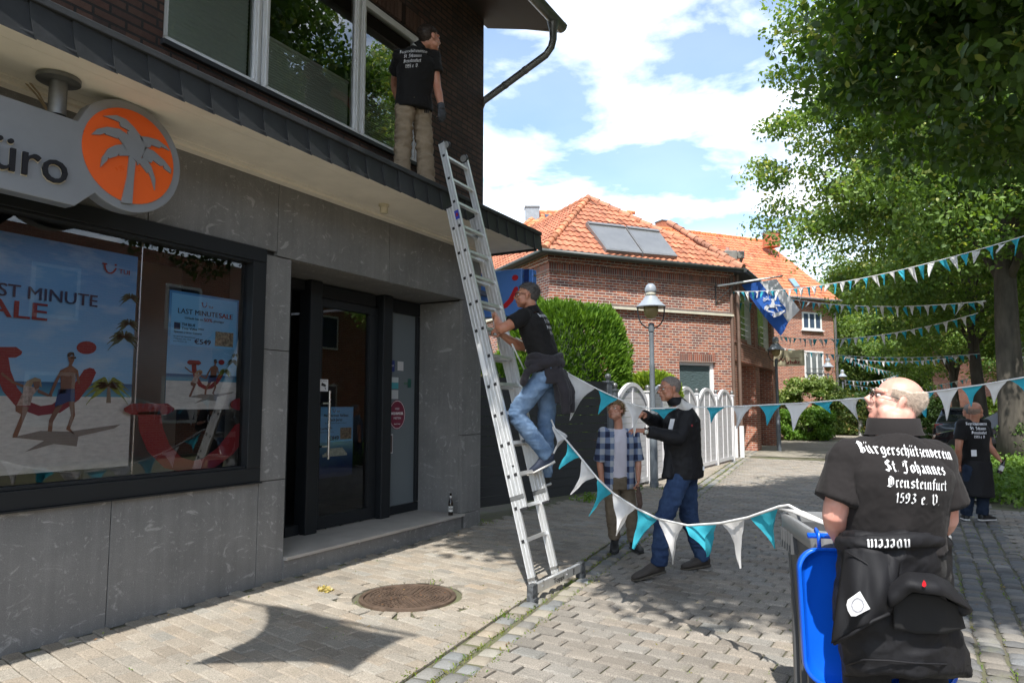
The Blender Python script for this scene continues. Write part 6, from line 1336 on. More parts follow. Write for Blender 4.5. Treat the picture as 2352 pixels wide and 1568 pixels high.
# clipped conifer hedge behind the dark fence: upright feathery sprays
def conifer(label, c, h, n, seed, dark, light, size=.085, rot=0.0):
    rs = np.random.default_rng(seed); d = rs.normal(size=(n, 3)); d = np.sign(d)*np.abs(d)**.88; d /= (np.abs(d)**4).sum(1, keepdims=True)**.25
    bump_ = np.array([1+.09*noise.noise(V(x*2.4)+V((seed, 1, 0)))+.05*noise.noise(V(x*6)) for x in d]); k = (.80+.20*rs.random(n)**.5)*bump_
    loc = d*np.array(h)*k[:, None]; R_ = np.array([[math.cos(rot), -math.sin(rot), 0], [math.sin(rot), math.cos(rot), 0], [0, 0, 1]]); loc = loc@R_.T; dd = d@R_.T
    C = np.array(c)+np.array([0, 0, h[2]])+loc; D = dd*.75+np.array([0, 0, .38])+rs.normal(size=(n, 3))*.30; Nn = rs.normal(size=(n, 3))
    t_ = rs.random(n)*.6+.4*(k > .96); col = np.array(dark)[None]*(1-t_[:, None])+np.array(light)[None]*t_[:, None]; kk = C[:, 2] > .02
    s = size*(.6+.8*rs.random(n)); t = thing('conifer_hedge', label, 'hedge', (c[0], c[1], 0)); leafmesh('foliage', C[kk], D[kk], Nn[kk], s[kk], s[kk]*.30, col[kk], thujam, t)
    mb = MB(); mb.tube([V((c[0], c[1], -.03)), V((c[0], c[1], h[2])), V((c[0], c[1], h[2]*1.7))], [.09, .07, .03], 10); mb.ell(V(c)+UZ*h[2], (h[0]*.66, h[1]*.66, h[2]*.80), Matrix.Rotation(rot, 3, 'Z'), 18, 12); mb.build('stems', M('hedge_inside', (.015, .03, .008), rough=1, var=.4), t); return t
q = at(1292, 930, 14.9); conifer('big clipped conifer hedge behind the dark fence', (q.x, q.y, 0), (1.36, 1.2, 1.86), 60000, 3, (.026, .085, .010), (.15, .27, .028), .055, YAW)
q = at(1150, 930, 14.4); conifer('conifer hedge half hidden behind the ladder and the shop corner', (q.x, q.y, 0), (1.05, 1.0, 1.30), 26000, 8, (.032, .10, .010), (.17, .30, .03), .055, YAW)
q = at(1500, 930, 16.0); conifer('small yellow green conifer between lamp post and hedge, above the white fence', (q.x, q.y, 0), (.62, .55, 1.16), 18000, 5, (.08, .16, .015), (.27, .36, .035), .05, YAW)
q = at(1862, 930, 33.5); shrub('garden_shrub', 'loose pale green shrub mass under the far house window', 'shrub', (q.x, q.y, 0), (1.45, 1.2, 1.42), 150, 90, .075, .38, seed=2, kw=dict(dark=(.07, .13, .03), light=(.20, .27, .07), tip=(.30, .34, .12)))
q = at(1850, 930, 32.0); shrub('garden_shrub', 'bright ivy covered bush low in front of the pale shrub', 'shrub', (q.x, q.y, 0), (1.15, .8, .72), 90, 90, .07, .30, seed=6, kw=dict(dark=(.06, .16, .02), light=(.20, .33, .05)))
q = at(1968, 930, 36.5); shrub('garden_hedge', 'dark rounded hedge with a reddish top right of the lamp', 'hedge', (q.x, q.y+.8, 0), (1.35, 1.0, .98), 150, 90, .07, .34, seed=7, kw=dict(dark=(.03, .06, .015), light=(.10, .14, .03), tip=(.22, .16, .05)))
q = at(2045, 930, 46); shrub('garden_hedge', 'dark hedge low under the closing trees, behind the bald head', 'hedge', (q.x, q.y, 0), (3.2, 1.2, 1.1), 200, 70, .09, .5, seed=9, kw=dict(dark=(.02, .05, .012), light=(.06, .11, .025)))
q = at(2325, 930, 33); shrub('garden_shrub', 'bright yellow green bushes behind the big trunk at the right edge', 'shrub', (q.x, q.y, 0), (1.6, 1.2, 1.0), 170, 90, .07, .36, seed=17, kw=dict(dark=(.08, .15, .02), light=(.24, .33, .05)))
q = at(2140, 930, 27); shrub('flower_shrub', 'low shrub with pinkish flower heads left of the grey car', 'shrub', (q.x, q.y, 0), (.62, .5, .34), 60, 70, .05, .2, seed=12, kw=dict(dark=(.05, .12, .03), light=(.15, .24, .07), tip=(.40, .17, .16)))
q = at(2180, 930, 16.8); shrub('ground_shrub', 'small dark bush behind the left arm of the man in the distance', 'shrub', (q.x, q.y, 0), (.55, .5, .27), 60, 90, .035, .15, seed=13, kw=dict(dark=(.03, .08, .02), light=(.09, .17, .04)))
# leafy ground cover on the right
n = 46; cen = []
rs = random.Random(5)
for _ in range(700):
    x, y = rs.uniform(.72, 5.5), rs.uniform(13.1, 28)
    if y < 13.1+abs(rs.gauss(0, .15)): continue
    cen.append((x, y, .05+.24*rs.random()+.06*noise.noise(V((x*1.5, y*1.5, 0)))))
C, D, Nn, l, w, col = clumps(np.array(cen), np.full(len(cen), .27), 90, .040, flat=.8, dark=(.05, .12, .02), light=(.20, .31, .06)); k = C[:, 2] > .005
leafmesh('ground_cover', *(a[k] for a in (C, D, Nn, l, w, col)), shrubm, None, 'stuff')
cen = [(t1p.x+math.cos(a)*.33, t1p.y+math.sin(a)*.33, z) for a, z in ((rs.uniform(0, 6.3), abs(rs.gauss(0, .45))) for _ in range(70))]
C, D, Nn, l, w, col = clumps(np.array(cen), np.full(len(cen), .16), 60, .035, flat=1.0, dark=(.03, .08, .015), light=(.11, .19, .04)); iv = thing('ivy', 'ivy climbing round the foot of the big lime trunk', 'ivy', (t1p.x, t1p.y, 0)); k = C[:, 2] > .005; leafmesh('foliage', *(a[k] for a in (C, D, Nn, l, w, col)), shrubm, iv)
# loose twigs and leafy shoots low by the fence foot
cen = [(W0.x+rs.gauss(.1, .12)-.05, W0.y+rs.uniform(-1.6, .5), abs(rs.gauss(.02, .03))) for _ in range(40)]
C, D, Nn, l, w, col = clumps(np.array(cen), np.full(len(cen), .10), 30, .02, flat=.6, dark=(.07, .16, .02), light=(.22, .34, .05)); k = C[:, 2] > 0; leafmesh('fence_weeds', *(a[k] for a in (C, D, Nn, l, w, col)), shrubm, None, 'stuff')
# ---------------------------------------------------------------- people
def solid(mb, voxel, smooth=3, wr=None, fac=.5):
    """fuse overlapping closed pieces into one continuous skin and soften it; wr = list of (amp, scale, axis) wrinkles"""
    me = mb.mesh('tmp', []); o = bpy.data.objects.new('tmp', me); COL.objects.link(o)
    r = o.modifiers.new('r', 'REMESH'); r.mode = 'VOXEL'; r.voxel_size = voxel
    if smooth: s = o.modifiers.new('s', 'SMOOTH'); s.factor = fac; s.iterations = smooth
    dg = bpy.context.evaluated_depsgraph_get(); out = bpy.data.meshes.new_from_object(o.evaluated_get(dg))
    bpy.data.objects.remove(o); bpy.data.meshes.remove(me); out.materials.clear()
    n = len(out.vertices); co = np.empty(n*3, np.float32); out.vertices.foreach_get('co', co); co = co.reshape(-1, 3)
    if wr:
        nn = np.empty(n*3, np.float32); out.vertices.foreach_get('normal', nn); nn = nn.reshape(-1, 3)
        for (amp, sc, sq, sd) in wr:
            d = np.array([noise.noise(V((p[0]*sc*sq[0]+sd, p[1]*sc*sq[1], p[2]*sc*sq[2]))) for p in co], np.float32)
            d = (1-2.2*np.abs(d))*amp
            co = co+nn*d[:, None]
        out.vertices.foreach_set('co', co.ravel())
    out.polygons.foreach_set('use_smooth', [True]*len(out.polygons)); out.update(); return out
def cloth(name, me, mat, parent):
    me.materials.append(mat); me.name = name; return link(me, name, parent)
def frame(f, u):
    f = V(f).normalized(); r = f.cross(V(u)).normalized(); return r, f, r.cross(f).normalized()
def H(J, r, f, u): return J['head']+J['hr']*(r*J['hs'])+J['hf']*(f*J['hs'])+J['hu']*(u*J['hs'])
def head_prims(mb, J):
    R_ = Matrix((J['hr'], J['hf'], J['hu'])).transposed(); s = J['hs']; P = lambda r, f, u: H(J, r, f, u)
    E_ = lambda c, r, n=20, m=14: mb.ell(P(*c), tuple(x*s for x in r), R_, n, m)
    j = J.get('jowl', 1.0)
    E_((0, -.014, .034), (.0765, .098, .083)); E_((0, .020, -.025), (.066*j, .073, .080)); E_((0, .036, -.070), (.052*j, .054, .045)); E_((0, .071, -.092), (.026*j, .022, .021))
    mb.tube([P(0, .086, .022), P(0, .098, .004), P(0, .118, -.022), P(0, .102, -.034)], [.010*s, .011*s, .0155*s, .012*s], 10, round_=True)
    for q in (-1, 1):
        E_((q*.014, .100, -.030), (.010, .011, .009), 10, 8); E_((q*.042*j, .062, -.024), (.026, .026, .026), 12, 8); E_((q*.045*j, .035, -.062), (.030, .04, .034), 12, 8)
        mb.tube([P(q*.055, .070, .022), P(q*.030, .089, .026), P(q*.010, .091, .018)], [.010*s, .012*s, .009*s], 8, round_=True)
        c = P(q*.080, -.010, -.010); X = (J['hr']*q+J['hf']*-.45).normalized(); Y_ = (J['hu']+J['hf']*-.22).normalized(); Z_ = X.cross(Y_).normalized(); RE = Matrix((Z_, Y_, X)).transposed()
        mb.ell(c, (.019*s, .033*s, .0085*s), RE, 12, 8); mb.tube([c+Y_*.028*s-Z_*.002*s, c+Y_*.022*s-Z_*q*.015*s, c-Z_*q*.018*s, c-Y_*.028*s-Z_*q*.004*s], .005*s, 6, round_=True)
    mb.tube([P(-.024, .086, -.057), P(0, .101, -.054), P(.024, .086, -.057)], [.006*s, .0085*s, .006*s], 8, round_=True); mb.tube([P(-.02, .084, -.066), P(0, .097, -.066), P(.02, .084, -.066)], [.006*s, .009*s, .006*s], 8, round_=True)
def hand_prims(mb, W_, D, Nn, s=1.0, curl=.5, spread=.0, thumb=.6, side=1):
    """palm, five bent fingers of different length; Nn is where the palm looks, side = thumb side (+1/-1)"""
    D = V(D).normalized(); Nn = (V(Nn)-D*V(Nn).dot(D)).normalized(); X = D.cross(Nn)*side       # X towards the thumb
    Rm = Matrix((X, D, Nn)).transposed(); W_ = V(W_)
    mb.ell(W_+D*.048*s, (.040*s, .055*s, .016*s), Rm, 16, 10); mb.ell(W_+D*.07*s, (.041*s, .028*s, .014*s), Rm, 14, 8); mb.ell(W_+D*.03*s+X*.024*s+Nn*.006*s, (.018*s, .034*s, .016*s), Rm, 12, 8)
    for k, (x, l, r) in enumerate(((.031, .070, .0088), (.0105, .079, .009), (-.0105, .073, .0086), (-.030, .058, .0078))):
        p = W_+D*(.082-.004*abs(k-1))*s+X*x*s; a = 0.0; pts = [p-D*.02*s, p]; d = D+X*(x*spread*8)
        for q, fr_ in ((.95, .45), (1.15, .32), (.8, .23)):
            a += curl*q*(1+.12*k); pts.append(pts[-1]+(d.normalized()*math.cos(a)+Nn*math.sin(a))*l*fr_*s)
        mb.tube(pts, [r*s*1.05, r*s*1.05, r*s, r*s*.92, r*s*.8], 8, round_=True)
    p = W_+D*.022*s+X*.030*s; d = (D*.65+X*.75+Nn*(.25+thumb*.5)).normalized(); d2 = (D*.95+X*(.35-thumb*.5)+Nn*(.2+thumb*.6)).normalized()
    mb.tube([p-d*.015*s, p+d*.032*s, p+d*.032*s+d2*.026*s, p+d*.032*s+d2*.050*s], [.014*s, .012*s, .0105*s, .0085*s], 8, round_=True)
def torso_rings(J, infl, lo=0, hi=9, n=28):
    """elliptical cross-sections up the trunk; returns rings from hips to neck"""
    rH = (J['hipR']-J['hipL']).normalized(); rS = (J['shR']-J['shL']).normalized(); P = [J['pelvis'], J['waist'], J['chest'], J['shc'], J['neck']]
    bw, bd, by = J['bw'], J['bd'], J.get('belly', 0)
    spec = [(-.35, .165, .115, 0, 0), (0, .178, .128, 0, .0), (.5, .170, .122, .02, .12), (1, .163, .116, .05, .25), (1.5, .170, .120, .03, .45), (2, .184, .126, .01, .65), (2.55, .188, .118, -.005, .9), (2.86, .160, .098, -.01, 1), (3.14, .112, .080, -.01, 1), (3.46, .070, .064, 0, 1), (3.75, .058, .058, 0, 1)]
    out = []
    for (t_, a, b_, off, mix) in spec[lo:hi+1]:
        i = int(max(0, min(3, math.floor(t_)))); f = t_-i; c = P[i].lerp(P[i+1], f) if 0 <= f <= 1 else P[0]+(P[0]-P[1])*(-t_)
        ax = (P[min(i+1, 4)]-P[i]).normalized(); r = rH.lerp(rS, mix); r = (r-ax*r.dot(ax)).normalized(); fw = ax.cross(r).normalized()
        a, b_ = a*bw+infl, b_*bd+infl; c = c+fw*(off*by); ring = []
        for k in range(n):
            g = 2*math.pi*k/n; cg, sg_ = math.cos(g), math.sin(g); e = .86
            ring.append(c+r*(a*math.copysign(abs(cg)**e, cg))+fw*((b_+(by*.5*max(0, sg_) if .3 < t_ < 2 else 0))*math.copysign(abs(sg_)**e, sg_)))
        out.append(ring)
    return out
def limb(mb, pts, rad, n=14, round_=True): return mb.tube(pts, rad, n, round_=round_)
def bend(a, b, c, k=.16): return [a, a.lerp(b, 1-k), b.lerp((a+c)/2, .06), b.lerp(c, k), c]
def build_body(J, parent, skin, voxel=.0065, neck_r=.056):
    mb = MB(); mb.loft(torso_rings(J, -.022, 0, 8)); head_prims(mb, J)
    mb.tube([J['neck'].lerp(J['shc'], .6), J['neck'], H(J, 0, -.022, -.055), H(J, 0, -.02, .0)], [neck_r*1.04, neck_r*1.0, neck_r, neck_r*.95], 16)
    for s in 'LR':
        a, e, w = J['sh'+s], J['el'+s], J['wr'+s]; k = J.get('arm', 1.0)
        limb(mb, [J['shc'].lerp(a, .6), a]+bend(a, e, w)[1:-1]+[e.lerp(w, .35), e.lerp(w, .8), w], [.05*k, .052*k, .046*k, .043*k, .044*k, .045*k, .033*k, .027*k])
        h = J['hand'+s]; hand_prims(mb, w, h[0], h[1], J.get('hk', 1.0), **h[2])
        a, e, w, t_ = J['hip'+s], J['kn'+s], J['an'+s], J['to'+s]
        limb(mb, bend(a, e, w)+[], [.075, .055, .052, .05, .036]); mb.tube([w+UZ*.02, w-UZ*.015, w.lerp(t_, .35)+UZ*.015, w.lerp(t_, .62)+UZ*.015], [.034, .032, .026, .016], 10, round_=True)
    return cloth('body', solid(mb, voxel, 5 if voxel < .006 else 3), skin, parent)
def shirt(J, parent, mat, name='shirt', sleeve=.62, infl=.012, lo=1, hi=9, srad=.068, wr=None, voxel=.0075, hem=None, extra=None, sflare=1.06):
    mb = MB(); mb.loft(torso_rings(J, infl, lo, hi))
    if hem is not None:                                     # let it hang lower than the hips
        R_ = torso_rings(J, infl, 0, 1); d = (J['pelvis']-J['waist']).normalized(); mb.loft([[p+d*hem for p in R_[1]], R_[1]])
    for s in 'LR':
        a, e, w = J['sh'+s], J['el'+s], J['wr'+s]; sl = J.get('sleeve'+s, sleeve)
        if sl <= 1: pts = [J['shc'].lerp(a, .45), a, a.lerp(e, sl*.5), a.lerp(e, sl)]; rd = [srad*1.05, srad*1.08, srad, srad*sflare]
        else: pts = [J['shc'].lerp(a, .45), a]+bend(a, e, w)[1:-1]+[e.lerp(w, (sl-1)*.6), e.lerp(w, sl-1)]; rd = [srad*1.05, srad*1.08, srad*.95, srad*.92, srad*.88, srad*.74, srad*.70]
        mb.tube(pts, rd, 18); mb.ell(a, (srad*1.06,)*3)
    if extra: extra(mb)
    return cloth(name, solid(mb, voxel, 4, wr), mat, parent)
def trousers(J, parent, mat, thigh=.092, knee=.070, hemr=.062, wr=None, voxel=.008, top=2, infl=.008, cut=.97):
    mb = MB(); mb.loft(torso_rings(J, infl, 0, top))
    for s in 'LR':
        a, e, w = J['hip'+s], J['kn'+s], J['an'+s]; c = e.lerp(w, cut)
        mb.ell(a, (thigh*1.04,)*3); mb.tube([a+UZ*.04, a, a.lerp(e, .5), a.lerp(e, .88), e.lerp((a+w)/2, .06), e.lerp(w, .12), e.lerp(w, .5), e.lerp(w, .8), c], [thigh, thigh, thigh*.93, knee*1.04, knee*1.03, knee, knee*.95, hemr, hemr*1.02], 18)
    return cloth('trousers', solid(mb, voxel, 4, wr), mat, parent)
def shoe(J, s, parent, upper, sole, k=1.0, mark=None, roll=0.0):
    a, t_ = J['an'+s], J['to'+s]; d = t_-(a-UZ*.075); L_ = d.length; d.normalize(); u = d.cross(V((d.y, -d.x, 0))).normalized(); u = u if u.z > 0 else -u; r = d.cross(u)
    heel = a-UZ*.075-d*.055*k
    def ring(x, hw, z0, z1, n=16):
        c = heel+d*x; return [c+r*(hw*math.copysign(abs(math.cos(g))**.8, math.cos(g)))+u*(z0+(z1-z0)*(.5+.5*math.sin(g))) for g in [2*math.pi*i/n for i in range(n)]]
    T_ = L_+.055*k
    mb = MB(); mb.loft([ring(.0, .020*k, .02, .085*k), ring(.012, .034*k, .012, .10*k), ring(.06*k, .040*k, .010, .112*k), ring(T_*.42, .043*k, .010, .098*k), ring(T_*.62, .047*k, .010, .072*k), ring(T_*.84, .046*k, .010, .056*k), ring(T_*.96, .032*k, .012, .042*k), ring(T_, .012*k, .018, .030*k)])
    mb.tube([a+UZ*.03, a-UZ*.01], [.043*k, .046*k], 14)
    o = cloth('shoe', solid(mb, .006, 2), upper, parent)
    mb = MB(); mb.loft([ring(x, w, z0, z1) for x, w, z0, z1 in ((-.006, .022*k, 0, .022), (.008, .038*k, -.002, .026), (T_*.4, .044*k, -.002, .022), (T_*.62, .050*k, -.002, .020), (T_*.85, .049*k, -.002, .018), (T_*.98, .033*k, .002, .018), (T_+.006, .012*k, .006, .018))]); mb.build('sole', sole, o, smooth=True)
    return o, heel, d, u, r, T_
def eyes(J, parent, hairc, iris=(.03, .04, .05), brow=True, lips=(.26, .10, .085)):
    s = J['hs']; R_ = Matrix((J['hr'], J['hf'], J['hu'])).transposed()
    for q in (-1, 1):
        c = H(J, q*.032, .077, .004); e = MB().ell(c, (.0135*s, .0125*s, .0085*s), R_, 12, 8).build('eye', MATS.get('eye_white') or M('eye_white', (.62, .60, .57), rough=.3, var=0), parent, smooth=True)
        MB().ell(c+J['hf']*.0095*s+J['hu']*-.0005, (.0058*s, .0045*s, .0058*s), R_, 10, 6).build('iris', MATS.get('iris_dark') or M('iris_dark', iris, rough=.2, var=0), e, smooth=True)
        if brow: MB().tube([H(J, q*.052, .078, .030), H(J, q*.032, .097, .034), H(J, q*.014, .098, .028)], [.0025*s, .0045*s, .003*s], 6, round_=True).build('eyebrow', hairc, parent, smooth=True)
    MB().tube([H(J, -.021, .0915, -.0605), H(J, 0, .1055, -.0595), H(J, .021, .0915, -.0605)], [.0022*s, .0042*s, .0022*s], 6, round_=True).build('mouth', M('lip_%d' % (lips[0]*1000), lips, rough=.5, var=0) if 'lip_%d' % (lips[0]*1000) not in MATS else MATS['lip_%d' % (lips[0]*1000)], parent, smooth=True)
def hair(J, parent, mat, inside, n=2200, ln=.012, wd=.0016, comb=(0, -.6, -.4), shell=.003, seed=1, jit=.4, name='hair'):
    """a scalp shell over the part of the head where inside() is true, grown over with short strands"""
    s = J['hs']; rs = random.Random(seed); c0 = (0, -.014, .034); rad = (.0765, .098, .083); mb = MB()
    def surf(th, ph, o=0.0):
        d = (math.sin(th)*math.cos(ph), math.sin(th)*math.sin(ph), math.cos(th)); p = [c0[i]+d[i]*(rad[i]+o) for i in range(3)]
        if p[1] < 0 and p[2] < 0: p[2] *= 1.5
        if p[2] < -.01: p[0] *= 1-.25*min(1, (-.01-p[2])/.06)*(1 if p[1] < 0 else .4)
        return p, d
    NU, NV = 44, 26; keep = {}
    for j in range(NV):
        for i in range(NU):
            cs = [surf(math.pi*.95*(j+b)/NV, 2*math.pi*(i+a)/NU, shell) for a, b in ((0, 0), (1, 0), (1, 1), (0, 1))]; m_ = [sum(c[0][k] for c in cs)/4 for k in range(3)]
            if inside(*m_): mb.add([H(J, *c[0]) for c in cs], [(0, 1, 2, 3)])
    k = 0
    while k < n:
        th, ph = math.acos(1-1.92*rs.random()), 2*math.pi*rs.random(); p, d = surf(th, ph, shell*.7)
        if not inside(*p): continue
        k += 1; D = V((d[0]+comb[0]*(1 if abs(comb[0]) < .01 else 1)+rs.gauss(0, jit), d[1]+comb[1]+rs.gauss(0, jit), d[2]*.8+comb[2]+rs.gauss(0, jit))).normalized(); S_ = D.cross(V(d)).normalized(); l = ln*rs.uniform(.6, 1.4)
        a = V(p); mb.add([H(J, *(a-S_*wd)), H(J, *(a+S_*wd)), H(J, *(a+D*l+V(d)*.001))], [(0, 1, 2)])
    return mb.build(name, mat, parent)
def glasses(J, parent, mat, lens=True, r=.021, w=.0016):
    s = J['hs']; g = MB(); cs = []
    for q in (-1, 1):
        c = (q*.033, .108, .002); pts = [H(J, c[0]+r*1.12*math.cos(a), c[1]-.006*abs(math.cos(a))*(1 if q*math.cos(a) > 0 else 0), c[2]+r*.78*math.sin(a)) for a in [2*math.pi*k/16 for k in range(17)]]; g.tube(pts, w*s, 6)
        g.tube([H(J, q*.056, .101, .008), H(J, q*.074, .080, .009), H(J, q*.084, .005, .006), H(J, q*.083, -.022, -.010)], w*s*1.05, 6); cs.append(pts)
    g.tube([H(J, -.011, .110, .006), H(J, 0, .113, .009), H(J, .011, .110, .006)], w*s, 6); o = g.build('glasses', mat, parent, smooth=True)
    if lens:
        mb = MB()
        for p in cs: mb.poly(p[:-1])
        mb.build('lenses', MATS['upper_glass'], o)
# ---- blackletter printing: broad-nib strokes laid on the cloth
GL = {'n': (.92, [[(.08, .86), (.2, .98), (.2, .12), (.3, .0)], [(.2, .78), (.5, 1.0), (.62, .88), (.62, .12), (.74, 0)]]), 'r': (.66, [[(.08, .86), (.2, .98), (.2, .12), (.32, .0)], [(.2, .78), (.42, 1.0), (.56, .86)]]),
 'u': (.92, [[(.08, .88), (.2, .98), (.2, .15), (.34, .02), (.6, .22)], [(.5, .88), (.62, .98), (.62, .12), (.74, 0)]]), 'i': (.46, [[(.08, .86), (.2, .98), (.2, .12), (.32, 0)], [(.18, 1.33), (.26, 1.40)]]),
 'e': (.72, [[(.2, .48), (.54, .66), (.54, .86), (.38, 1.0), (.2, .82), (.2, .15), (.36, 0), (.62, .14)]]), 'c': (.66, [[(.56, .86), (.4, 1.0), (.2, .82), (.2, .15), (.36, 0), (.58, .12)]]), 'o': (.82, [[(.4, 1.0), (.2, .84), (.2, .16), (.4, 0), (.62, .16), (.62, .84), (.4, 1.0)]]),
 'a': (.86, [[(.2, .86), (.4, 1.0), (.58, .88), (.58, .12), (.7, 0)], [(.58, .56), (.26, .42), (.2, .16), (.34, 0), (.58, .16)]]), 'g': (.82, [[(.4, 1), (.2, .82), (.2, .2), (.36, .05), (.62, .2)], [(.4, 1), (.62, .88), (.62, -.22), (.42, -.42), (.16, -.3)]]),
 's': (.74, [[(.6, .86), (.4, 1.0), (.2, .8), (.26, .6), (.56, .42), (.6, .18), (.4, 0), (.16, .14)]]), 'h': (.86, [[(.1, 1.4), (.2, 1.5), (.2, .1), (.3, 0)], [(.2, .78), (.48, 1), (.62, .85), (.62, .2), (.46, -.28)]]), 't': (.60, [[(.26, 1.36), (.26, .15), (.4, 0), (.54, .1)], [(.06, .95), (.5, .95)]]),
 'z': (.70, [[(.14, .9), (.3, 1.0), (.54, .9), (.24, .52), (.46, .5), (.58, .3), (.5, -.1), (.2, -.32)]]), 'v': (.84, [[(.08, .88), (.2, 1.0), (.22, .2), (.4, 0), (.62, .2), (.62, .8), (.44, 1.06)]]), 'f': (.56, [[(.56, 1.4), (.42, 1.5), (.26, 1.3), (.26, .05), (.2, -.1)], [(.06, .95), (.5, .95)]]),
 'B': (1.18, [[(.28, 1.4), (.28, .12), (.14, 0)], [(.08, 1.25), (.5, 1.5), (.84, 1.3), (.78, 1.0), (.42, .82)], [(.42, .82), (.88, .6), (.88, .2), (.52, 0), (.2, .12)], [(.5, 1.35), (.5, .2)]]), 'S': (1.12, [[(.86, 1.25), (.6, 1.5), (.3, 1.3), (.3, 1.0), (.8, .62), (.86, .25), (.5, 0), (.14, .2)], [(.54, 1.3), (.54, .2)]]),
 'D': (1.18, [[(.14, 1.25), (.45, 1.5), (.88, 1.2), (.92, .4), (.55, 0), (.12, .12)], [(.34, 1.25), (.34, .15)], [(.60, 1.25), (.60, .3)]]), 'J': (1.0, [[(.18, 1.3), (.5, 1.5), (.86, 1.36)], [(.62, 1.45), (.62, .2), (.42, -.2), (.08, -.08)], [(.3, 1.2), (.25, .75)]]), 'V': (1.1, [[(.08, 1.25), (.28, 1.45), (.28, .28), (.52, 0), (.86, .38), (.86, 1.15), (.62, 1.46)]]),
 '1': (.6, [[(.1, 1.1), (.3, 1.35), (.3, .0)]]), '5': (.8, [[(.62, 1.3), (.24, 1.3), (.22, .76), (.5, .84), (.64, .6), (.6, .2), (.4, 0), (.14, .12)]]), '9': (.84, [[(.6, .8), (.36, .62), (.18, .85), (.2, 1.2), (.42, 1.35), (.62, 1.15), (.62, .4), (.4, 0), (.2, .08)]]), '3': (.8, [[(.16, 1.2), (.4, 1.35), (.6, 1.15), (.36, .76), (.64, .5), (.6, .18), (.38, 0), (.14, .14)]]), '.': (.42, [[(.16, .02), (.22, .10)]]), ' ': (.55, [])}
def strokes(s):
    x = 0; out = []
    for ch in s:
        um = ch in 'üö'; w, st = GL[{'ü': 'u', 'ö': 'o'}.get(ch, ch)]
        for p in st+([[(.18, 1.28), (.28, 1.46)], [(.52, 1.28), (.62, 1.46)]] if um else []): out.append([(x+a, c) for a, c in p])
        x += w
    return out, x
def printed(parent, target, lines, C, X, Y, D, mat, name='back_print', nib=.095, off=.0035, wave=None):
    """lines: (text, x centre, baseline, x-height, width or None); laid on the cloth along D"""
    me = target.data; mw = target.location; bv = BVHTree.FromPolygons([v.co+mw for v in me.vertices], [tuple(p.vertices) for p in me.polygons]); mb = MB(); C, X, Y, D = V(C), V(X).normalized(), V(Y).normalized(), V(D).normalized()
    nb_ = (nib, nib*.80)
    for (s, xc, y0, xh, wd) in lines:
        st, w = strokes(s); kx = xh if wd is None else wd/w; ky = xh
        def put(a, c):
            xx = xc+(a-w/2)*kx; yy = y0+c*ky+(wave(xx) if wave else 0); o = C+X*xx+Y*yy; h, n_, _, _ = bv.ray_cast(o-D*.6, D, 2.0); return h-D*off if h else None
        for p in st:
            for (a0, b0), (a1, b1) in zip(p, p[1:]):
                m_ = max(1, int(math.hypot((a1-a0)*kx, (b1-b0)*ky)/.006)); L1, L2 = [], []
                for q in range(m_+1):
                    a, c = a0+(a1-a0)*q/m_, b0+(b1-b0)*q/m_; L1.append(put(a-nb_[0], c-nb_[1])); L2.append(put(a+nb_[0], c+nb_[1]))
                if any(h is None for h in L1+L2): continue
                mb.add(L1+L2, [(i, i+1, m_+2+i, m_+1+i) for i in range(m_)])
    return mb.build(name, mat, parent) if mb.f else None
CLUB = [('Bürgerschützenverein', 0, .0, .025, .33), ('St. Johannes', 0, -.058, .025, .215), ('Drensteinfurt', 0, -.114, .025, .215), ('1593 e. V.', 0, -.170, .026, .16)]
def polo_collar(J, parent, mat, k=1.0):
    ax = (H(J, 0, -.02, -.06)-J['neck']).normalized(); ax = (ax+UZ*.6).normalized(); r = J['hr']; r = (r-ax*r.dot(ax)).normalized(); f = ax.cross(r); c = J['neck']
    MB().loft([[c+r*(a*k*math.cos(g))+f*(a*k*math.sin(g)+.006)+ax*(z-.018*max(0, math.sin(g))) for g in [2*math.pi*i/24 for i in range(24)]] for a, z in ((.094, -.045), (.084, -.02), (.072, .018), (.066, .018), (.066, -.03))], cap=False).build('shirt_collar', mat, parent, smooth=True)
def mk(d): return {k: (V(v) if isinstance(v, (tuple, Vector)) and len(v) == 3 and not isinstance(v[0], (tuple, Vector)) else v) for k, v in d.items()}
def rig(J, face, upv, hs=1.0):
    J['hr'], J['hf'], J['hu'] = frame(face, upv); J['hs'] = hs; J.setdefault('bw', 1.0); J.setdefault('bd', 1.0)
    if 'shc' not in J: J['shc'] = (J['shL']+J['shR'])/2
    if 'pelvis' not in J: J['pelvis'] = (J['hipL']+J['hipR'])/2+UZ*.03
    if 'waist' not in J: J['waist'] = J['pelvis'].lerp(J['shc'], .36)
    if 'chest' not in J: J['chest'] = J['pelvis'].lerp(J['shc'], .72)
    return J
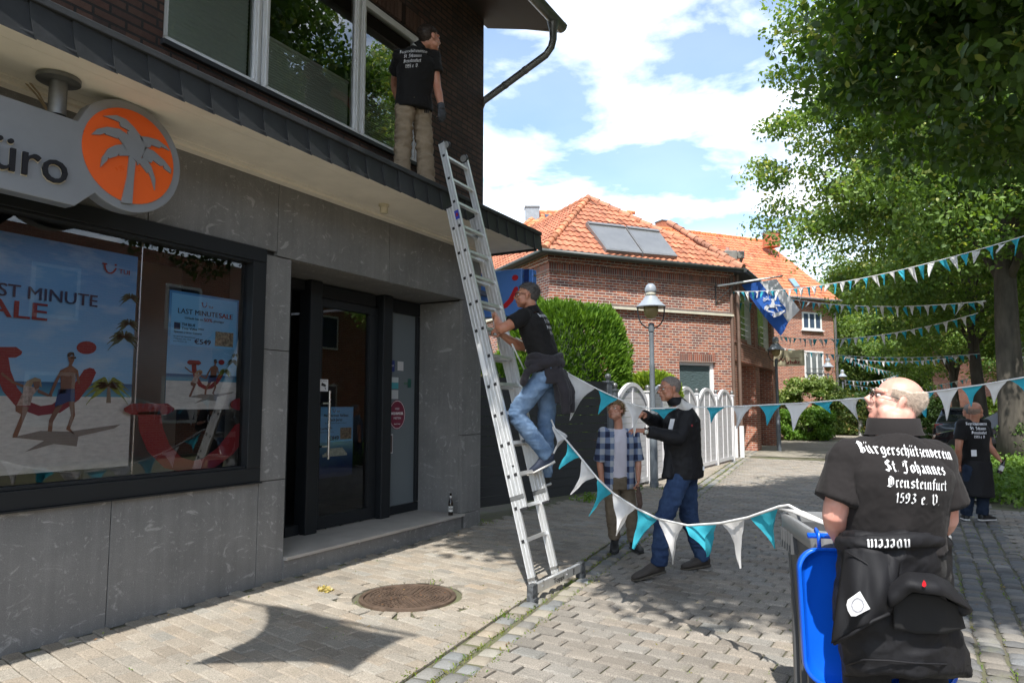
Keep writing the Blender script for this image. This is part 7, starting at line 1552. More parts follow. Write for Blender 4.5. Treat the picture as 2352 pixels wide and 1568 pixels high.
def skinmat(name, col, red=.0):
    mt, t, b = newmat(name); L = t.links.new; tcn = N(t, 'ShaderNodeTexCoord'); nz = N(t, 'ShaderNodeTexNoise', i_Scale=14.0, i_Detail=5.0); L(tcn.outputs['Object'], nz.inputs['Vector'])
    r = N(t, 'ShaderNodeValToRGB'); L(nz.outputs['Fac'], r.inputs[0]); r.color_ramp.elements[0].position = .3; r.color_ramp.elements[1].position = .7
    r.color_ramp.elements[0].color = (col[0]*.98, col[1]*.80, col[2]*.76, 1); r.color_ramp.elements[1].color = (min(1, col[0]*1.06), col[1]*1.1, col[2]*1.12, 1); L(r.outputs[0], b.inputs['Base Color'])
    b.inputs['Roughness'].default_value = .48; b.inputs['Subsurface Weight'].default_value = .12; b.inputs['Subsurface Radius'].default_value = (.012, .005, .003); b.inputs['Subsurface Scale'].default_value = 1.0
    nb = N(t, 'ShaderNodeTexNoise', i_Scale=240.0, i_Detail=2.0); L(tcn.outputs['Object'], nb.inputs['Vector']); bp = N(t, 'ShaderNodeBump', i_Strength=.12, i_Distance=.003); L(nb.outputs['Fac'], bp.inputs['Height']); L(bp.outputs[0], b.inputs['Normal']); return mt
def clothmat(name, col, var=.12, scale=9, bump=.25, bscale=500, rough=.85, sheen=.0): return M(name, col, rough=rough, var=var, scale=scale, bump=bump, bscale=bscale, spec=.25, sheen=sheen)
def denim(name, col, fade):
    mt, t, b = newmat(name); L = t.links.new; tcn = N(t, 'ShaderNodeTexCoord'); nz = N(t, 'ShaderNodeTexNoise', i_Scale=5.0, i_Detail=6.0, i_Roughness=.6); L(tcn.outputs['Object'], nz.inputs['Vector'])
    r = N(t, 'ShaderNodeValToRGB'); L(nz.outputs['Fac'], r.inputs[0]); r.color_ramp.elements[0].position = .38; r.color_ramp.elements[0].color = (*col, 1); r.color_ramp.elements[1].position = .70; r.color_ramp.elements[1].color = (*fade, 1)
    n2 = N(t, 'ShaderNodeTexNoise', i_Scale=420.0, i_Detail=2.0); L(tcn.outputs['Object'], n2.inputs['Vector']); rr_ = N(t, 'ShaderNodeMapRange'); L(n2.outputs['Fac'], rr_.inputs['Value']); rr_.inputs['To Min'].default_value = .6; rr_.inputs['To Max'].default_value = 1.4
    sc = N(t, 'ShaderNodeVectorMath', operation='SCALE'); L(r.outputs[0], sc.inputs[0]); L(rr_.outputs[0], sc.inputs['Scale']); L(sc.outputs[0], b.inputs['Base Color']); b.inputs['Roughness'].default_value = .85; b.inputs['Specular IOR Level'].default_value = .2
    bp = N(t, 'ShaderNodeBump', i_Strength=.3, i_Distance=.002); L(n2.outputs['Fac'], bp.inputs['Height']); L(bp.outputs[0], b.inputs['Normal']); return mt
skinA = skinmat('skin_fair_pink', (.60, .325, .26)); skinB = skinmat('skin_tanned', (.44, .215, .135)); skinC = skinmat('skin_boy', (.52, .27, .18)); skinD = skinmat('skin_shade', (.50, .25, .17))
blackshirt = clothmat('black_polo', (.010, .0095, .010), rough=.8, sheen=.04); washed = clothmat('washed_black_polo', (.0145, .0125, .0128), rough=.9, sheen=.04); softshell = clothmat('black_softshell', (.011, .011, .013), rough=.62, bscale=700); charcoal = clothmat('charcoal_fleece', (.032, .029, .034), rough=.9, sheen=.12)
jeanL = denim('light_jeans', (.095, .16, .27), (.21, .30, .43)); jeanD = denim('dark_jeans', (.018, .035, .085), (.05, .09, .18)); jeanN = denim('navy_jeans', (.012, .02, .04), (.03, .045, .075)); khaki = clothmat('khaki_trousers', (.28, .22, .155), var=.15, scale=6); olive = clothmat('olive_trousers', (.17, .135, .095), var=.15, scale=6)
shoeB = M('shoe_black', (.018, .018, .018), rough=.5, var=.2, bump=.2, bscale=80); shoeBr = M('shoe_brown', (.045, .038, .032), rough=.75, var=.25, bump=.3, bscale=90); shoeN = M('shoe_navy', (.025, .035, .065), rough=.7, var=.25, bump=.3, bscale=120); soleW = M('sole_white', (.60, .59, .56), rough=.6, var=.1); soleB = M('sole_dark', (.03, .03, .028), rough=.8, var=.2); soleBr = M('sole_brown', (.07, .06, .045), rough=.8, var=.2)
printw = M('print_white', (.72, .72, .74), rough=.6, var=0); hairgrey = M('hair_grey', (.20, .18, .165), rough=.7, var=.35, scale=60); hairwhite = M('hair_white', (.54, .44, .36), rough=.7, var=.3, scale=60); hairbr = M('hair_brown', (.035, .022, .015), rough=.6, var=.3, scale=60); hairbl = M('hair_blond', (.36, .24, .12), rough=.55, var=.35, scale=50); hairstub = M('hair_stubble', (.20, .17, .15), rough=.8, var=.3, scale=80)
blackwire = M('spectacle_black', (.015, .015, .018), rough=.3, var=0); wire = M('spectacle_wire', (.25, .22, .2), rough=.3, metal=.8, var=0); gloveM = M('work_glove', (.05, .055, .065), rough=.8, var=.4, scale=30)
WR = lambda a, s, sd, sq=(1, 1, 1): (a, s, sq, sd)

# ================= man on the ladder
dB = 6.52; NB = .13
def LJ(u, v, o=0.0): return at(u, v, dB+o)
J = dict(shL=LJ(1203, 727, -.13), shR=LJ(1232, 728, .20), elL=LJ(1150, 757, -.26), wrL=LJ(1141, 731, -.05), elR=LJ(1200, 800, .22), wrR=LJ(1152, 768, .10), neck=LJ(1219, 706), head=LJ(1211, 679), hipL=LJ(1251, 866, -.08), hipR=LJ(1259, 866, .12), knL=LJ(1182, 950, -.12), anL=LJ(1262, 1050, -.10), toL=LJ(1213, 1096, -.10), knR=LJ(1254, 975, .14), anR=LJ(1252, 1098, .12), toR=LJ(1224, 1124, .10))
J['toL'] = J['anL']+ (LJ(1213, 1093, -.10)-J['anL']); J['bw'], J['bd'] = .93, 1.0; J['belly'] = .015
J['pelvis'] = LJ(1255, 850); J['waist'] = LJ(1250, 812); J['chest'] = LJ(1229, 757); J['shc'] = LJ(1219, 724, .03)
J['handL'] = ((J['wrL']-J['elL'])*.6+V((-.02, .06, .03)), NL*-1, dict(curl=1.05, side=-1, thumb=.9)); J['handR'] = (J['wrR']-J['elR'], NL*-1+UZ*-.5, dict(curl=.95, side=1, thumb=.8))
rig(J, -RGT*.97-UPV*.0+FWD*.12+UZ*.02, UZ+RGT*.10); J['arm'] = 1.05
P_ = thing('person', 'man in black shirt and blue jeans climbing the ladder, jacket tied round his waist', 'person', (J['anR'].x, J['anR'].y, J['anR'].z-.1), 'men in black club shirts')
build_body(J, P_, skinB); sh = shirt(J, P_, blackshirt, sleeve=.55, wr=[WR(.005, 7, 3, (1, 1, .7)), WR(.003, 16, 9)], infl=.010, lo=1)
polo_collar(J, sh, blackshirt); trousers(J, P_, jeanL, .094, .074, .062, wr=[WR(.009, 7, 1, (.8, .8, 1.8)), WR(.004, 17, 5, (1, 1, 1.6))])
for s in 'LR': shoe(J, s, P_, shoeN if s == 'L' else shoeB, soleW, 1.05)
eyes(J, P_, hairgrey); glasses(J, P_, blackwire, False, w=.0028)
hair(J, P_, M('hair_dark_grey', (.085, .075, .07), rough=.7, var=.4, scale=60), lambda r, f, u: u > .045+.35*max(0, f)-.9*max(0, -f-.0) if f > -.04 else u > -.045, n=1800, ln=.016, comb=(0, -.3, .1), shell=.006, seed=3)
# jacket tied round his waist, hanging behind
mb = MB(); fw = J['hf']; bk = -RGT
def wrapj(ang, z, k): 
    c = J['waist'].lerp(J['pelvis'], .25); r = (J['hipR']-J['hipL']).normalized(); f_ = UZ.cross(r).normalized(); return c+r*(math.cos(ang)*.185*k)+f_*(math.sin(ang)*.145*k)+UZ*z
jk = MB(); jk.tube([wrapj(a, .015*math.sin(a*3), 1.0) for a in [2*math.pi*q/20 for q in range(21)]], .030, 10); jk.tube([wrapj(a, -.05+.01*math.sin(a*2), 1.02) for a in [2*math.pi*q/20 for q in range(21)]], .040, 10)
def drape(mb, top, bot, w0, w1, thick, side, bulge=V((0, 0, 0)), n=10):
    top, bot, side = V(top), V(bot), V(side).normalized(); ax = (bot-top).normalized(); nn = ax.cross(side).normalized(); rings = []
    for k in range(n+1):
        s = k/n; c = top.lerp(bot, s)+bulge*math.sin(math.pi*s); w = w0+(w1-w0)*s; rings.append([c+side*(w*math.cos(g))+nn*(thick*(1+.25*math.sin(3*g+s*4))*math.sin(g)) for g in [2*math.pi*i/20 for i in range(20)]])
    return mb.loft(rings)
drape(jk, LJ(1268, 838, -.06), LJ(1293, 925, -.12), .085, .085, .045, RGT*.8-FWD*.5, RGT*.03)
drape(jk, LJ(1283, 850, .05), LJ(1301, 935, .0), .055, .045, .040, RGT, RGT*.03); drape(jk, LJ(1262, 836, -.14), LJ(1266, 880, -.17), .07, .05, .03, RGT, V((0, 0, 0)))
jk.tube([LJ(1282, 850, -.12), LJ(1297, 900, -.16), LJ(1300, 948, -.16)], [.04, .046, .034], 12); jk.tube([LJ(1290, 852, -.06), LJ(1310, 900, -.08), LJ(1311, 946, -.08)], [.036, .042, .032], 12)
jk.tube([LJ(1245, 838, -.17), LJ(1222, 848, -.2), LJ(1208, 856, -.18)], [.03, .036, .03], 10); jk.tube([LJ(1212, 850, -.19), LJ(1204, 872, -.2), LJ(1200, 884, -.19)], [.032, .036, .02], 10)
cloth('tied_jacket', solid(jk, .009, 4, [WR(.006, 8, 2, (1, 1, .5)), WR(.003, 20, 4)]), charcoal, P_)
printed(P_, sh, [(a, b, c, d*.95, w*.86) for a, b, c, d, w in CLUB], LJ(1252, 728), (J['shR']-J['shL']), (J['shc']-J['pelvis']), V((-.93, .2, .0)), printw)

# ================= man on the canopy
dA = 7.52
def AJ(u, v, o=0.0): return at(u, v, dA+o)
J = dict(shL=AJ(918, 132, -.08), shR=AJ(996, 132, .06), elL=AJ(905, 195, .22), wrL=AJ(918, 240, .38), elR=AJ(1004, 200, .05), wrR=AJ(1014, 248, -.02), neck=AJ(970, 106), head=AJ(986, 88), hipL=AJ(930, 255, -.06), hipR=AJ(968, 258, .07), knL=AJ(926, 330, .0), anL=AJ(922, 408, -.02), toL=AJ(910, 428, .22), knR=AJ(975, 335, .08), anR=AJ(980, 420, .08), toR=AJ(990, 440, .30))
J['bw'], J['bd'] = .98, 1.0; J['handL'] = (V((0, 0, -1)), V((1, 0, 0)), dict(curl=.5, side=-1, thumb=.4)); J['handR'] = (V((.05, -.05, -1)), V((-.9, .4, .1)), dict(curl=.55, side=1, thumb=.5))
J['pelvis'] = AJ(951, 242); J['waist'] = AJ(951, 220); J['chest'] = AJ(955, 165); J['shc'] = AJ(960, 128)
rig(J, RGT*.72+FWD*.62+UZ*.02, UZ, 1.12); J['arm'] = 1.0
P_ = thing('person', 'man in black shirt and khaki work trousers standing on the canopy, seen from behind', 'person', (J['anL'].x, J['anL'].y, 3.88), 'men in black club shirts')
build_body(J, P_, skinD); sh = shirt(J, P_, blackshirt, sleeve=.52, wr=[WR(.006, 7, 5, (1, 1, .7)), WR(.003, 15, 2)], hem=.05, infl=.026, srad=.074, sflare=1.12)
polo_collar(J, sh, blackshirt); trousers(J, P_, khaki, .094, .084, .084, wr=[WR(.014, 6, 7, (.8, .8, 2.0)), WR(.006, 16, 6, (.8, .8, 1.6))], cut=1.0)
for s in 'LR': shoe(J, s, P_, shoeB, soleB, 1.05)
hair(J, P_, hairbr, lambda r, f, u: u > .01+.75*max(0, f) if f > -.03 else u > -.075, n=2200, ln=.014, comb=(0, -.3, -.1), shell=.006, seed=5)
mb = MB(); hand_prims(mb, J['wrR']+V((0, 0, -.0)), J['handR'][0], J['handR'][1], 1.14, curl=.55, side=1, thumb=.5); mb.tube([J['wrR']-(J['wrR']-J['elR']).normalized()*.05, J['wrR']+V((0, 0, -.02))], [.040, .040], 12); cloth('glove', solid(mb, .006, 2), gloveM, P_)
mb = MB(); c = J['hipR']+RGT*.05-FWD*.10
for k in range(3): mb.tube([c+RGT*(.018*k)-UZ*.04, c+RGT*(.02*k)+UZ*(.10-.02*k)], .007, 6)
mb.build('pocket_pens', black, P_)
printed(P_, sh, [(a, b, c, d, w*.92) for a, b, c, d, w in CLUB], AJ(953, 130), (J['shR']-J['shL']), UZ+RGT*.05, FWD*1+UZ*.1, printw)

# ================= walking man
dW_ = 6.62
def WJ(u, v, o=0.0): return at(u, v, dW_+o)
J = dict(shL=WJ(1576, 958, -.20), shR=WJ(1548, 950, .20), elL=WJ(1560, 1008, -.30), wrL=WJ(1483, 990, -.33), elR=WJ(1508, 972, .18), wrR=WJ(1477, 951, -.10), neck=WJ(1556, 922), head=WJ(1538, 893), hipL=WJ(1562, 1096, -.10), hipR=WJ(1577, 1092, .10), knL=WJ(1524, 1192, -.20), anL=WJ(1513, 1298, -.22), toL=WJ(1452, 1322, -.30), knR=WJ(1582, 1190, .16), anR=WJ(1617, 1284, .22), toR=WJ(1566, 1311, .12))
J['bw'], J['bd'] = 1.0, 1.12; J['belly'] = .02
J['pelvis'] = WJ(1570, 1080); J['waist'] = WJ(1570, 1040); J['chest'] = WJ(1566, 985); J['shc'] = WJ(1563, 950)
J['handL'] = (WJ(1440, 984, -.36)-J['wrL'], V((.2, .5, -.8)), dict(curl=.28, side=-1, thumb=.1, spread=.5)); J['handR'] = (WJ(1458, 930, -.35)-J['wrR'], V((-.2, .6, -.5)), dict(curl=.75, side=1, thumb=.6))
rig(J, -RGT*.97-FWD*.20-UZ*.05, UZ-RGT*.05); J['arm'] = 1.0; J['sleeveL'] = 1.92; J['sleeveR'] = 1.9
J['anL'].z = max(J['anL'].z, .085); J['anR'].z = max(.085, J['anR'].z); J['toL'].z = .0; J['toR'].z = .0
P_ = thing('person', 'older man in black softshell jacket and dark jeans walking and holding up the bunting', 'person', ((J['anL'].x+J['anR'].x)/2, (J['anL'].y+J['anR'].y)/2, 0))
build_body(J, P_, skinB)
def flap(mb): mb.tube([WJ(1545, 1000, -.05), WJ(1537, 1060, -.10), WJ(1533, 1098, -.14)], [.05, .045, .05], 12)
sh = shirt(J, P_, softshell, 'jacket', sleeve=1.9, infl=.030, lo=1, hi=9, srad=.074, wr=[WR(.006, 6, 8, (1, 1, .6)), WR(.0035, 15, 2)], hem=.05, extra=flap)
trousers(J, P_, jeanD, .096, .078, .070, wr=[WR(.009, 7, 4, (.8, .8, 1.8)), WR(.004, 17, 3, (1, 1, 1.6))])
for s in 'LR': shoe(J, s, P_, shoeBr, soleBr, 1.12)
eyes(J, P_, hairgrey); glasses(J, P_, wire, False, w=.0013)
hair(J, P_, hairstub, lambda r, f, u: u > .012+1.1*max(0, f) if f > -.03 else u > -.065, n=2600, ln=.006, wd=.0011, comb=(0, -.3, -.4), shell=.0012, seed=6)
mb = MB(); mb.loft([[J['neck'].lerp(H(J, 0, -.02, -.06), q)+J['hr']*(r_*math.cos(g))+J['hf']*(r_*math.sin(g)+.005) for g in [2*math.pi*i/22 for i in range(22)]] for q, r_ in ((-.55, .104), (-.1, .094), (.62, .080), (.66, .074), (-.1, .080))], cap=False); mb.build('jacket_collar', softshell, sh, smooth=True)
mb = MB(); w = J['wrL']; d = (J['wrL']-J['elL']).normalized(); mb.tube([w-d*.014, w+d*.014], .033, 18); wt_ = mb.build('watch_strap', M('strap', (.10, .05, .03), rough=.6), P_); q = w-FWD*.032; MB().lathe([(.0, .0), (.019, 0), (.020, .006), (.016, .009), (0, .009)], q, 18, axis=-FWD).build('watch_face', M('watch_face', (.55, .55, .5), rough=.2, metal=.3), wt_, smooth=True)
mb = MB(); q = WJ(1588, 977, -.29); mb.ell(q, (.014, .006, .012), None, 10, 6); mb.build('jacket_badge', redink, sh)
mb = MB(); q = WJ(1542, 975, -.20); mb.obox(q, RGT*.25+UZ*.97, RGT, FWD, .055, .020, .004); mb.build('white_badge', printw, sh)
mb = MB(); mb.obox(WJ(1616, 1075, -.30), UZ, RGT, FWD, .018, .007, .004); mb.build('hem_label', printw, sh)

# ================= boy
dY = 7.62
def YJ(u, v, o=0.0): return at(u, v, dY+o)
J = dict(shL=YJ(1456, 995, .06), shR=YJ(1387, 993, -.05), elL=YJ(1466, 1056, .05), wrL=YJ(1466, 1104, -.05), elR=YJ(1377, 1057, .0), wrR=YJ(1384, 1113, -.05), neck=YJ(1420, 971), head=YJ(1415, 943), hipL=YJ(1440, 1122, .04), hipR=YJ(1406, 1122, -.02), knL=YJ(1449, 1184, .0), anL=YJ(1456, 1246, .02), toL=YJ(1474, 1269, -.14), knR=YJ(1406, 1184, -.04), anR=YJ(1412, 1240, .0), toR=YJ(1410, 1261, -.16))
J['bw'], J['bd'] = .88, .82; J['pelvis'] = YJ(1423, 1108); J['waist'] = YJ(1423, 1075); J['chest'] = YJ(1422, 1030); J['shc'] = YJ(1421, 996)
J['handL'] = (V((0, -.15, -1)), V((-.8, -.3, 0)), dict(curl=.8, side=-1, thumb=.6)); J['handR'] = (V((.1, -.1, -1)), V((.7, -.4, 0)), dict(curl=.4, side=1, thumb=.4)); J['hk'] = .88; J['arm'] = .82
J['anL'].z = max(.08, J['anL'].z); J['anR'].z = max(.08, J['anR'].z); J['toL'].z = J['toR'].z = 0.0
rig(J, -FWD*.72-RGT*.62+UZ*.30, UZ*.95+FWD*.25, .93)
P_ = thing('person', 'blond boy in a blue checked shirt over a white t-shirt, hands down', 'person', (J['anL'].x, J['anL'].y, 0))
build_body(J, P_, skinC, neck_r=.046); ts = shirt(J, P_, clothmat('white_tshirt', (.66, .63, .70), var=.03), 't_shirt', sleeve=.4, infl=.004, srad=.045, wr=[WR(.004, 9, 3)])
mt, t, b = newmat('blue_check'); L = t.links.new; uvn = N(t, 'ShaderNodeTexCoord'); mp_ = N(t, 'ShaderNodeMapping'); L(uvn.outputs['Object'], mp_.inputs['Vector']); mp_.inputs['Rotation'].default_value = (0, 0, -YAW)
sp = N(t, 'ShaderNodeSeparateXYZ'); L(mp_.outputs[0], sp.inputs[0]); tot = None
for ax, per in ((0, .105), (2, .125)):
    w_ = N(t, 'ShaderNodeMath', operation='FRACT'); dv_ = N(t, 'ShaderNodeMath', operation='DIVIDE'); L(sp.outputs[ax], dv_.inputs[0]); dv_.inputs[1].default_value = per; L(dv_.outputs[0], w_.inputs[0]); g_ = N(t, 'ShaderNodeMath', operation='GREATER_THAN'); L(w_.outputs[0], g_.inputs[0]); g_.inputs[1].default_value = .5
    if tot is None: tot = g_.outputs[0]
    else: ad = N(t, 'ShaderNodeMath', operation='ADD'); L(tot, ad.inputs[0]); L(g_.outputs[0], ad.inputs[1]); hf = N(t, 'ShaderNodeMath', operation='MULTIPLY'); L(ad.outputs[0], hf.inputs[0]); hf.inputs[1].default_value = .5; tot = hf.outputs[0]
r = N(t, 'ShaderNodeValToRGB'); r.color_ramp.interpolation = 'CONSTANT'; L(tot, r.inputs[0]); r.color_ramp.elements[0].color = (.42, .45, .50, 1); e = r.color_ramp.elements[1]; e.position = .25; e.color = (.15, .20, .32, 1); e = r.color_ramp.elements.new(.75); e.color = (.018, .028, .075, 1); L(r.outputs[0], b.inputs['Base Color']); b.inputs['Roughness'].default_value = .85
# open shirt: the checked layer leaves a gap down the front
fwd_ = (-FWD*.95-RGT*.05); rightv = V((fwd_.y, -fwd_.x, 0)).normalized()
mb = MB(); mb.loft([[p+(p-sum(r_, V())/len(r_))*.05 for p in r_] for r_ in torso_rings(J, .013, 0, 8)])
for s in 'LR':
    a, e = J['sh'+s], J['el'+s]; mb.tube([J['shc'].lerp(a, .45), a, a.lerp(e, .5), a.lerp(e, .98)], [.058, .062, .058, .060], 16); mb.ell(a, (.062,)*3); mb.tube([a.lerp(e, .86), a.lerp(e, 1.0)], [.064, .064], 16)
me = solid(mb, .0075, 3, [WR(.004, 9, 11, (1, 1, .7)), WR(.002, 20, 1)]); cz_ = J['chest']
import bmesh
bm = bmesh.new(); bm.from_mesh(me); kill = []
for f in bm.faces:
    c = f.calc_center_median(); d = c-cz_; s = d.dot(rightv); h = d.dot(fwd_)
    lim0, lim1 = -.085-.02*max(0, -d.z), .055+.10*max(0, -d.z)*.3
    if h > .03 and -.075 < s < .062+.05*max(0, -d.z) and c.z < J['neck'].z+.05: kill.append(f)
bmesh.ops.delete(bm, geom=kill, context='FACES'); bm.to_mesh(me); bm.free(); o = cloth('checked_shirt', me, MATS['blue_check'], P_); sd_ = o.modifiers.new('t', 'SOLIDIFY'); sd_.thickness = .004; sd_.offset = -1
trousers(J, P_, olive, .082, .066, .062, wr=[WR(.006, 9, 14, (1, 1, 2)), WR(.003, 22, 3)], cut=.9)
for s in 'LR': shoe(J, s, P_, shoeB, soleB, 1.02)
eyes(J, P_, hairbl, lips=(.33, .13, .11))
hair(J, P_, hairbl, lambda r, f, u: (u > .050+.15*max(0, f) and f > .02) or (f <= .02 and u > .0-1.2*max(0, -f-.02)), n=2600, ln=.035, wd=.0022, comb=(.5, .45, -.45), shell=.009, seed=8, jit=.28)
mb = MB(); mb.tube([J['wrL']+V((.0, -.02, -.06)), J['wrL']+V((.01, -.03, -.13))], [.026, .022], 10); mb.tube([J['wrL']+V((.01, -.03, -.12)), J['wrL']+V((.03, -.04, -.24)), J['wrL']+V((.0, -.03, -.34))], [.035, .03, .02], 8, flat=(FWD, .5)); tag(mb.build('hand_bag', M('bag_brown', (.10, .06, .045), rough=.7, var=.4, scale=25)), 'small brown bag dangling from the left hand of the boy', 'bag')

# ================= man in the distance on the right, another behind him
dF = 9.55
def FJ(u, v, o=0.0): return at(u, v, dF+o)
def farman(J, label, group=None, shirtm=blackshirt, full=True):
    P_ = thing('person', label, 'person', (J['anL'].x, J['anL'].y, 0), group); J['arm'] = .98
    build_body(J, P_, skinB, voxel=.008); sh = shirt(J, P_, shirtm, sleeve=.60, srad=.072, wr=[WR(.005, 7, 3, (1, 1, .7))], voxel=.009, hem=.03); trousers(J, P_, jeanN, .094, .076, .072, wr=[WR(.005, 8, 3, (1, 1, 1.6))], voxel=.009)
    for s in 'LR': shoe(J, s, P_, shoeB, soleW, 1.08)
    return P_, sh
J = dict(shL=FJ(2211, 974, -.02), shR=FJ(2262, 974, .05), elL=FJ(2201, 1032, -.05), wrL=FJ(2203, 1066, .05), elR=FJ(2271, 1023, -.02), wrR=FJ(2295, 1054, -.08), neck=FJ(2239, 960), head=FJ(2241, 943), hipL=FJ(2229, 1076, -.05), hipR=FJ(2256, 1076, .05), knL=FJ(2226, 1128, -.05), anL=FJ(2219, 1182, .0), toL=FJ(2214, 1192, .25), knR=FJ(2259, 1130, .03), anR=FJ(2256, 1184, .0), toR=FJ(2285, 1198, .12))
J['anL'].z = max(.08, J['anL'].z); J['anR'].z = .085; J['toL'].z = 0; J['toR'].z = 0; J['bw'], J['bd'] = .98, 1.1
J['handL'] = (V((0, 0, -1)), RGT, dict(curl=.7, side=-1, thumb=.5)); J['handR'] = (FJ(2305, 1064, -.1)-J['wrR'], V((-.3, .3, -.8)), dict(curl=1.0, side=1, thumb=.8)); rig(J, RGT*.80+FWD*.60, UZ)
P_, sh = farman(J, 'balding man in the distance at the right, black shirt and jacket round his hips', 'men in black club shirts')
hair(J, P_, M('hair_thin', (.32, .23, .18), rough=.8, var=.3, scale=80), lambda r, f, u: u > -.06 and u < .03 and f < .0, n=800, ln=.006, shell=.0015, seed=9); glasses(J, P_, blackwire, False)
def skirt(J, z0, z1, k0, k1, n=28, wav=.0):
    c = J['pelvis']; r = (J['hipR']-J['hipL']).normalized(); f_ = UZ.cross(r).normalized(); rows = []
    for q in range(8):
        s = q/7; z = z0+(z1-z0)*s; k = k0+(k1-k0)*s; rows.append([c+r*(math.cos(g)*.185*k*(1+wav*s*math.sin(5*g)))+f_*(math.sin(g)*.150*k*(1+wav*s*math.sin(4*g+1)))+UZ*z for g in [2*math.pi*i/n for i in range(n)]])
    return rows
cloth('tied_jacket', solid(MB().loft(skirt(J, .08, -.40, 1.08, 1.20, wav=.05)), .012, 4, [WR(.008, 6, 1, (1, 1, .4))]), softshell, P_)
MB().obox(FJ(2237, 1040, -.20), RGT, UZ, FWD, .035, .042, .003).build('crest_badge', printw, P_)
printed(P_, sh, [(a, b, c, d*1.0, w) for a, b, c, d, w in CLUB], FJ(2235, 974), (J['shR']-J['shL']), UZ, FWD, printw, nib=.14)
q = FJ(2303, 1066, -.12); d = V((-.35, -.1, -.9)).normalized(); MB().lathe([(.012, -.10), (.013, -.05), (.028, .0), (.03, .03), (.03, .13), (0, .131)], q+d*-.0, 14, axis=d*-1 if False else d).build('tmp', MATS['bottle_glass']).name
bo2 = COL.objects['tmp']; bo2.name = 'beer_bottle'; bo2.data.name = 'beer_bottle'; tag(bo2, 'beer bottle with a pale label held low by the man in the distance', 'bottle'); MB().lathe([(.0308, .02), (.0308, .09)], q, 14, axis=d).build('label', lb, bo2)
dG_ = 11.6
def GJ(u, v, o=0.0): return at(u, v, dG_+o)
J = dict(shL=GJ(2205, 976), shR=GJ(2252, 976, .1), elL=GJ(2200, 1015), wrL=GJ(2202, 1048), elR=GJ(2256, 1015), wrR=GJ(2254, 1048), neck=GJ(2228, 962), head=GJ(2226, 944), hipL=GJ(2217, 1060), hipR=GJ(2239, 1060, .05), knL=GJ(2217, 1108), anL=GJ(2216, 1146), toL=GJ(2214, 1150, .25), knR=GJ(2240, 1108), anR=GJ(2240, 1146), toR=GJ(2244, 1150, .25))
for k in ('anL', 'anR'): J[k].z = .085
J['toL'].z = J['toR'].z = 0; J['handL'] = (V((0, 0, -1)), RGT, dict(curl=.5, side=-1, thumb=.5)); J['handR'] = (V((0, 0, -1)), -RGT, dict(curl=.5, side=1, thumb=.5)); rig(J, FWD, UZ)
P2_, _ = farman(J, 'grey haired person almost hidden behind the man in the distance', None, clothmat('slate_shirt', (.10, .13, .16)))
hair(J, P2_, hairgrey, lambda r, f, u: u > -.05 and (f < .03 or u > .06), n=900, ln=.012, shell=.004, seed=19)

# ================= bald man in the foreground, seen from behind
d0 = 2.72
def BJ(u, v, o=0.0): return at(u, v, d0+o)
J = dict(shL=BJ(1953, 1062, .03), shR=BJ(2142, 1066, -.02), elL=BJ(1915, 1184, .0), wrL=BJ(1938, 1250, .16), elR=BJ(2174, 1192, -.03), wrR=BJ(2120, 1240, .22), neck=BJ(2054, 964, .03), head=BJ(2057, 923, .07), hipL=BJ(1995, 1318, .02), hipR=BJ(2115, 1318, 0), knL=BJ(1990, 1575, .04), anL=BJ(1985, 1830, .02), toL=BJ(1975, 1880, .24), knR=BJ(2120, 1575, .02), anR=BJ(2125, 1830, .0), toR=BJ(2140, 1880, .22))
J['anL'].z = J['anR'].z = .085; J['toL'].z = J['toR'].z = 0; J['bw'], J['bd'] = .96, 1.15; J['belly'] = .03
J['pelvis'] = BJ(2052, 1290); J['waist'] = BJ(2048, 1215); J['chest'] = BJ(2052, 1112, .0); J['shc'] = BJ(2053, 1044)
J['handL'] = (BJ(1990, 1300, .30)-J['wrL'], V((.6, .4, .3)), dict(curl=.6, side=-1, thumb=.5)); J['handR'] = (BJ(2060, 1275, .32)-J['wrR'], V((-.5, .5, .3)), dict(curl=.6, side=1, thumb=.5))
rig(J, (-RGT*.92+FWD*.28+UZ*.27), (UZ*.94+RGT*.30), .88); J['jowl'] = 1.10; J['arm'] = 1.06
P_ = thing('person', 'bald man in the foreground seen from behind, black club shirt, jacket tied at waist', 'person', (J['anL'].x, J['anL'].y, 0), 'men in black club shirts')
build_body(J, P_, skinA, voxel=.0052, neck_r=.064)
sh = shirt(J, P_, washed, sleeve=.72, infl=.014, lo=2, srad=.080, voxel=.006, sflare=1.10, wr=[WR(.009, 5.0, 4, (1.6, 1.6, .5)), WR(.005, 10, 8, (1.3, 1.3, .7)), WR(.0012, 40, 2)])
c0 = J['neck']; mb = MB(); cr_ = (J['shR']-J['shL']).normalized(); cf = UZ.cross(cr_)
mb.loft([[c0+cr_*(a*math.cos(g))+cf*(b_*math.sin(g)+.012)+UZ*(z-.020*max(0, math.sin(g))) for g in [2*math.pi*i/36 for i in range(36)]] for a, b_, z in ((.110, .096, -.058), (.102, .090, -.042), (.094, .085, .006), (.087, .079, .008), (.084, .076, -.03), (.09, .08, -.055))], cap=False); mb.build('shirt_collar', washed, sh, smooth=True)
trousers(J, P_, blackshirt, .096, .080, .076, wr=[WR(.005, 8, 3, (1, 1, 1.6))])
for s in 'LR': shoe(J, s, P_, shoeB, soleB, 1.1)
eyes(J, P_, hairwhite); glasses(J, P_, blackwire, True, w=.0018)
hair(J, P_, hairwhite, lambda r, f, u: -.082 < u < .046+.45*max(0, -f-.03) and f < .040 and (u > -.010 or f < -.020), n=9000, ln=.013, wd=.0007, comb=(0, -.75, -.35), shell=.0010, seed=12, jit=.35)
